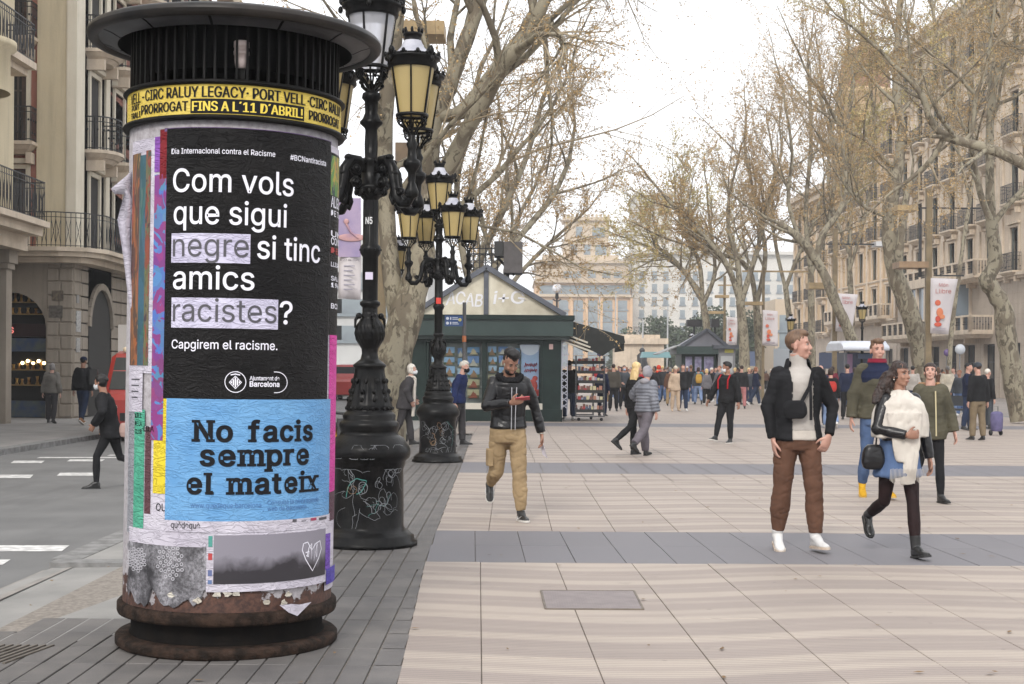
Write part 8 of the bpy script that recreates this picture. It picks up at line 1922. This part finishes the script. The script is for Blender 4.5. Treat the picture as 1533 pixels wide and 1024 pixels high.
simple(686, 668, 75, 'old man in navy blazer and black mask beside the scrawled lamp', F, 'fair', 'crop', HAIR('grey_white_hair', srgb(196, 190, 180), srgb(160, 154, 146)), cloth('navy_blazer', srgb(36, 46, 84), srgb(28, 36, 66)), C_DGREY, topk=dict(inf=.03, hem=.84), mask=M_MASKB, tname='blazer')
# ---- further figures share a few bodies; materials sit on the objects
POSES = {
 'stand': dict(legs=((2, 2, 3), (-2, 3, 3))), 'walk': dict(legs=((16, 6, 2), (-18, 20, 2)), arms=((.27, .08, .82, (.6, .6, 0)), (-.27, -.14, .86, (-.6, .6, 0)))),
 'hold': dict(legs=((3, 3, 3), (-4, 5, 3)), arms=((.16, -.24, 1.08, (1, .3, -.4)), (-.16, -.24, 1.05, (-1, .3, -.4)))),
 'sit': dict(legs=((82, 84, 5), (80, 82, 5)), arms=((.2, -.28, .98, (1, .3, -.4)), (-.2, -.28, .96, (-1, .3, -.4)))) }
CACHE = {}
def far_meshes(pose, female, coat, hair):
    key = (pose, female, coat, hair)
    if key in CACHE: return CACHE[key]
    F = Fig(1.75, female, bulk=1.05, **POSES[pose]); tmp = empty('tmp'); D = {}
    o = body(F, tmp, 'fair', 2); D['body'] = o.data; bpy.data.objects.remove(o)
    if hair != 'none': o = F.hair(tmp, hair, H_BLACK, 2); D['hair'] = o.data; bpy.data.objects.remove(o)
    o = trousers(F, tmp, C_BLACK, 2, fold=.005); D['trousers'] = o.data; bpy.data.objects.remove(o)
    o = top_garment(F, tmp, C_BLACK, 2, 'jacket', .028, {'long': .62, 'short': .86}[coat], flare=.06 if coat == 'long' else 0, fold=.008); D['jacket'] = o.data; bpy.data.objects.remove(o)
    for sd in (1, -1):
        o = F.shoe(tmp, sd, S_BLACK, S_DSOLE, 2)
        for ch in list(o.children): bpy.data.objects.remove(ch)
        D['shoe', sd] = o.data; bpy.data.objects.remove(o)
    bpy.data.objects.remove(tmp); CACHE[key] = (D, F); return D, F
def far(px, py, rz, label, pose='stand', female=False, coat='short', hair='short', H=1.72, cols=None, tone='fair', group='people in the distant crowd', Y=None, extra=None, seatz=0.0):
    D, F = far_meshes(pose, female, coat, hair); g = gr(px, py) if Y is None else Vector((at(px, 553, Y).x, Y, 0))
    P = empty('person', (g.x, g.y, seatz), radians(rz), label, 'person', group); P.scale = (H/1.75,)*3
    hm, tm, bm, sm = cols
    for k, me in D.items():
        nm = k if isinstance(k, str) else 'shoe'; o = meshobj(nm, me, P)
        mt = {'body': SKIN[tone], 'hair': hm, 'trousers': bm, 'jacket': tm, 'shoe': sm}[nm]
        o.material_slots[0].link = 'OBJECT'; o.material_slots[0].material = mt
    if extra: extra(F, P)
    return P
def pack(mat, s=(.30, .18, .42)):
    def f(F, P): bag_mesh(F, (0, .20, 1.22), s, mat, P, 'backpack', lod=2)
    return f
def hat(mat):
    def f(F, P):
        c, R = F.head_frame(); m = MB(); m.ball(c + R @ Vector((0, .01, .045)), 1, 12, 8, M=R.to_4x4() @ Matrix.Diagonal((.092, .108, .085, 1))); m.ball(c + Vector((0, .01, .135)), .03, 8, 6); m.build('knit_hat', mat, P)
    return f
def fmask(mat):
    def f(F, P): F.face(P, 'fair', H_BLACK, 2, mask=mat)
    return f
C_MUST = cloth('mustard_canvas', srgb(190, 150, 72)); C_BLUEB = cloth('bright_blue', srgb(60, 100, 190)); C_TEAL = cloth('teal_cloth', srgb(90, 150, 160)); C_LJEAN = cloth('light_denim', srgb(130, 150, 186)); C_MAROON = cloth('maroon_cloth', srgb(110, 40, 54)); C_PINK = cloth('dusty_pink_cloth', srgb(176, 120, 120)); C_CREAMC = cloth('cream_cloth', srgb(200, 190, 172)); C_ORANGE = cloth('orange_red', srgb(214, 66, 44)); C_SLATE = cloth('slate_cloth', srgb(70, 74, 80))
far(1022, 616, 0, 'bearded man in long black coat and white shoes standing mid promenade', 'stand', False, 'long', 'short', 1.76, (H_DKBR, C_BLACK, C_DJEAN, S_WHITE))
far(1011, 616, 10, 'person in beige with a woolly pale hat beside the long black coat', 'stand', True, 'long', 'none', 1.68, (H_BLOND, C_BEIGE, C_BEIGE, C_BEIGE), extra=hat(C_CREAMC))
far(1045, 606, 180, 'walker with mustard backpack and pale jeans seen from behind', 'walk', True, 'short', 'bob', 1.68, (H_DKBR, C_SLATE, C_LJEAN, S_BLACK), extra=pack(C_MUST))
far(986, 596, 190, 'person in bright orange hooded jacket in the crowd', 'stand', False, 'short', 'none', 1.80, (H_DKBR, C_ORANGE, C_DJEAN, S_BLACK), extra=lambda F, P: (lambda m, c: (m.ball(c, .12, 12, 8, (1, 1.05, 1.15)), m.build('hood', C_ORANGE, P)))(MB(), F.head_frame()[0]))
far(993, 600, 160, 'person in maroon jacket holding a bright blue bag', 'hold', True, 'short', 'short', 1.62, (H_BLACK, C_MAROON, C_DJEAN, S_BLACK), extra=lambda F, P: bag_mesh(F, (.2, -.05, .85), (.3, .14, .3), C_BLUEB, P, 'shoulder_bag', lod=2))
far(918, 616, 175, 'man in grey brown jacket and black trousers near the spinner rack', 'stand', False, 'short', 'short', 1.74, (H_DKBR, cloth('taupe', srgb(74, 70, 64)), C_BLACK, S_BLACK))
far(934, 613, 10, 'person with a pale blue mask facing the camera by the newsstand', 'hold', True, 'short', 'short', 1.70, (H_BLACK, C_SLATE, C_BLACK, S_BLACK), extra=fmask(cloth('blue_mask', srgb(170, 190, 214))))
far(852, 624, 200, 'dark figure in long coat standing under the newsstand awning', 'stand', False, 'long', 'short', 1.80, (H_BLACK, C_BLACK, C_DJEAN, S_WHITE), Y=43.2)
far(902, 617, 150, 'figure in dark blue beyond the spinner rack', 'stand', True, 'long', 'short', 1.66, (H_BLACK, C_NAVY, C_NAVY, S_BLACK), Y=47)
far(1243, 642, 178, 'person with a red backpack and pale blue jeans', 'walk', True, 'short', 'bob', 1.62, (H_CURL, C_BLACK, C_LJEAN, S_WHITE), extra=pack(cloth('red_leather', srgb(176, 60, 54)), (.28, .14, .30)))
far(1268, 629, 170, 'person in navy jacket with a white diagonal panel near the white roofed stall', 'stand', False, 'short', 'short', 1.76, (H_BLACK, C_NAVY, C_BLACK, S_BLACK))
far(1280, 627, 120, 'person in dark grey beside the navy and white jacket', 'stand', True, 'short', 'bob', 1.66, (H_DKBR, C_SLATE, C_DJEAN, S_BLACK))
far(1228, 640, 160, 'bald person in dark blue coat just behind the brown trousered man', 'stand', False, 'long', 'none', 1.68, (H_BROWN, C_NAVY, C_DJEAN, S_BLACK))
far(1110, 612, 175, 'person in a black puffy coat and dusty pink trousers', 'stand', False, 'short', 'short', 1.74, (H_DKBR, C_BLACK, C_PINK, S_BLACK))
far(1121, 606, 20, 'blond person right beside the black puffy coat', 'stand', True, 'short', 'bob', 1.66, (H_BLOND, C_SLATE, C_DJEAN, S_BLACK))
far(1130, 598, 10, 'woman in black with jeans standing near the paired tree trunks', 'hold', True, 'short', 'long', 1.68, (H_DKBR, C_BLACK, C_LJEAN, S_WHITE))
far(1071, 600, 15, 'person in navy jacket with hands together behind the mustard backpack', 'hold', False, 'short', 'short', 1.70, (H_BLACK, C_NAVY, C_NAVY, S_WHITE))
far(1463, 660, 200, 'man in black hoodie and khaki trousers with white striped trainers', 'stand', False, 'short', 'short', 1.74, (H_DKBR, C_BLACK, cloth('dull_khaki', srgb(122, 108, 88)), S_BLACK), group=None, extra=lambda F, P: (lambda m, c: (m.ball(c + Vector((0, .01, .05)), .1, 12, 8, (.92, 1.05, .8)), m.build('cap', C_SLATE, P)))(MB(), F.head_frame()[0]))
far(1449, 645, 60, 'person in navy jacket standing close to the man in khaki trousers', 'hold', False, 'short', 'short', 1.76, (H_BLACK, C_NAVY, C_DJEAN, S_BLACK), group=None)
far(1478, 643, 120, 'person in dark jacket holding a lilac shopping trolley', 'stand', False, 'short', 'short', 1.62, (H_WHITE, C_BLACK, C_SLATE, S_BLACK), group=None)
far(1366, 622, 160, 'person in pale grey top behind the olive parka', 'stand', False, 'short', 'short', 1.74, (H_BLACK, C_KNIT, C_DJEAN, S_BLACK))
far(1350, 618, 190, 'dark dressed person between shawl woman and parka woman', 'stand', False, 'short', 'short', 1.72, (H_DKBR, C_SLATE, C_DJEAN, S_BLACK))
# the crowd towards the square: everyone is an own figure
rc = random.Random(12)
CT = [('black', C_BLACK), ('jet black', cloth('jet_cloth', (.006, .006, .007))), ('dark blue', cloth('dark_blue_cloth', srgb(30, 36, 54))), ('charcoal', cloth('charcoal_cloth', srgb(48, 47, 50))), ('graphite', cloth('graphite_cloth', srgb(40, 42, 46))), ('navy', C_NAVY), ('dark grey', C_DGREY), ('olive', C_OLIVE), ('beige', C_BEIGE), ('grey', C_GREY), ('red', C_RED), ('brown', C_BROWN), ('teal', C_TEAL), ('cream', C_CREAMC), ('maroon', C_MAROON), ('slate', C_SLATE)]
HT = [('ginger', HAIR('ginger_hair', srgb(140, 90, 60), srgb(110, 70, 48))), ('grey', HAIR('grey_hair', srgb(130, 126, 124), srgb(100, 98, 96))), ('black', H_BLACK), ('brown', H_BROWN), ('dark brown', H_DKBR), ('blond', H_BLOND), ('white', H_WHITE)]
BT = [('black trousers', C_BLACK), ('jeans', C_JEAN), ('dark jeans', C_DJEAN), ('pale jeans', C_LJEAN), ('khaki trousers', C_KHAKI)]
spots = [(x, y) for x, y in ((898, 597), (906, 590), (914, 593), (926, 590), (944, 596), (951, 588), (959, 592), (967, 587), (974, 590), (981, 584), (1000, 588), (1004, 582), (1032, 590), (1036, 584), (1054, 588), (1060, 584), (1066, 589), (1078, 585), (1084, 590), (1096, 587), (1102, 590), (1118, 586), (1140, 590), (1147, 585), (1222, 592), (1256, 600), (1262, 596), (1290, 604), (1296, 600), (1434, 612), (890, 586), (938, 584), (990, 583), (1014, 584), (1024, 582), (1046, 582), (1090, 583), (1126, 583), (1296, 594), (1218, 588), (1160, 592), (902, 583), (910, 580), (922, 581), (930, 578), (942, 579), (948, 582), (956, 580), (964, 578), (970, 581), (977, 577), (984, 579), (994, 577), (1002, 576), (1010, 578), (1018, 577), (1028, 578), (1038, 577), (1050, 577), (1064, 578), (1074, 577), (1082, 578), (1094, 579), (1106, 580), (1114, 578), (1134, 579), (1144, 578), (1154, 580), (1168, 582), (1212, 580), (1226, 582), (1252, 588), (1286, 590), (1302, 590), (1428, 604), (1422, 600), (1410, 596), *[(892 + 6.4*k + (k*37 % 5), 586 + (k*29 % 13)) for k in range(38)], *[(1214 + 9*k, 590 + (k*17 % 12)) for k in range(13)], *[(894 + 10.7*k + (k*5 % 4), 598 + (k*7 % 12)) for k in range(23)], *[(1220 + 13*k, 604 + (k*5 % 14)) for k in range(7)], (1404, 618), (1412, 610), (1418, 622), (1427, 615), (1436, 624))]
used = set()
for i, (x, y) in enumerate(spots):
    while True:
        a, b, c = rc.choice(CT), rc.choice(HT), rc.choice(BT); 
        if (a[0], b[0], c[0]) not in used: used.add((a[0], b[0], c[0])); break
    fe = rc.random() < .5; ps = rc.choice(('stand', 'walk', 'hold', 'walk'))
    far(x, y, rc.choice((0, 180, 20, 160, 200, 90, -60)), f'{b[0]} haired person in {a[0]} top and {c[0]} in the crowd', ps, fe, rc.choice(('short', 'short', 'long')) if ps != 'walk' else 'short', 'bob' if fe else 'short', rc.uniform(1.6, 1.8) - (.06 if fe else 0), (b[1], a[1], c[1], rc.choice((S_BLACK, S_WHITE))), tone=rc.choice(('fair', 'fair', 'tan', 'brown')))
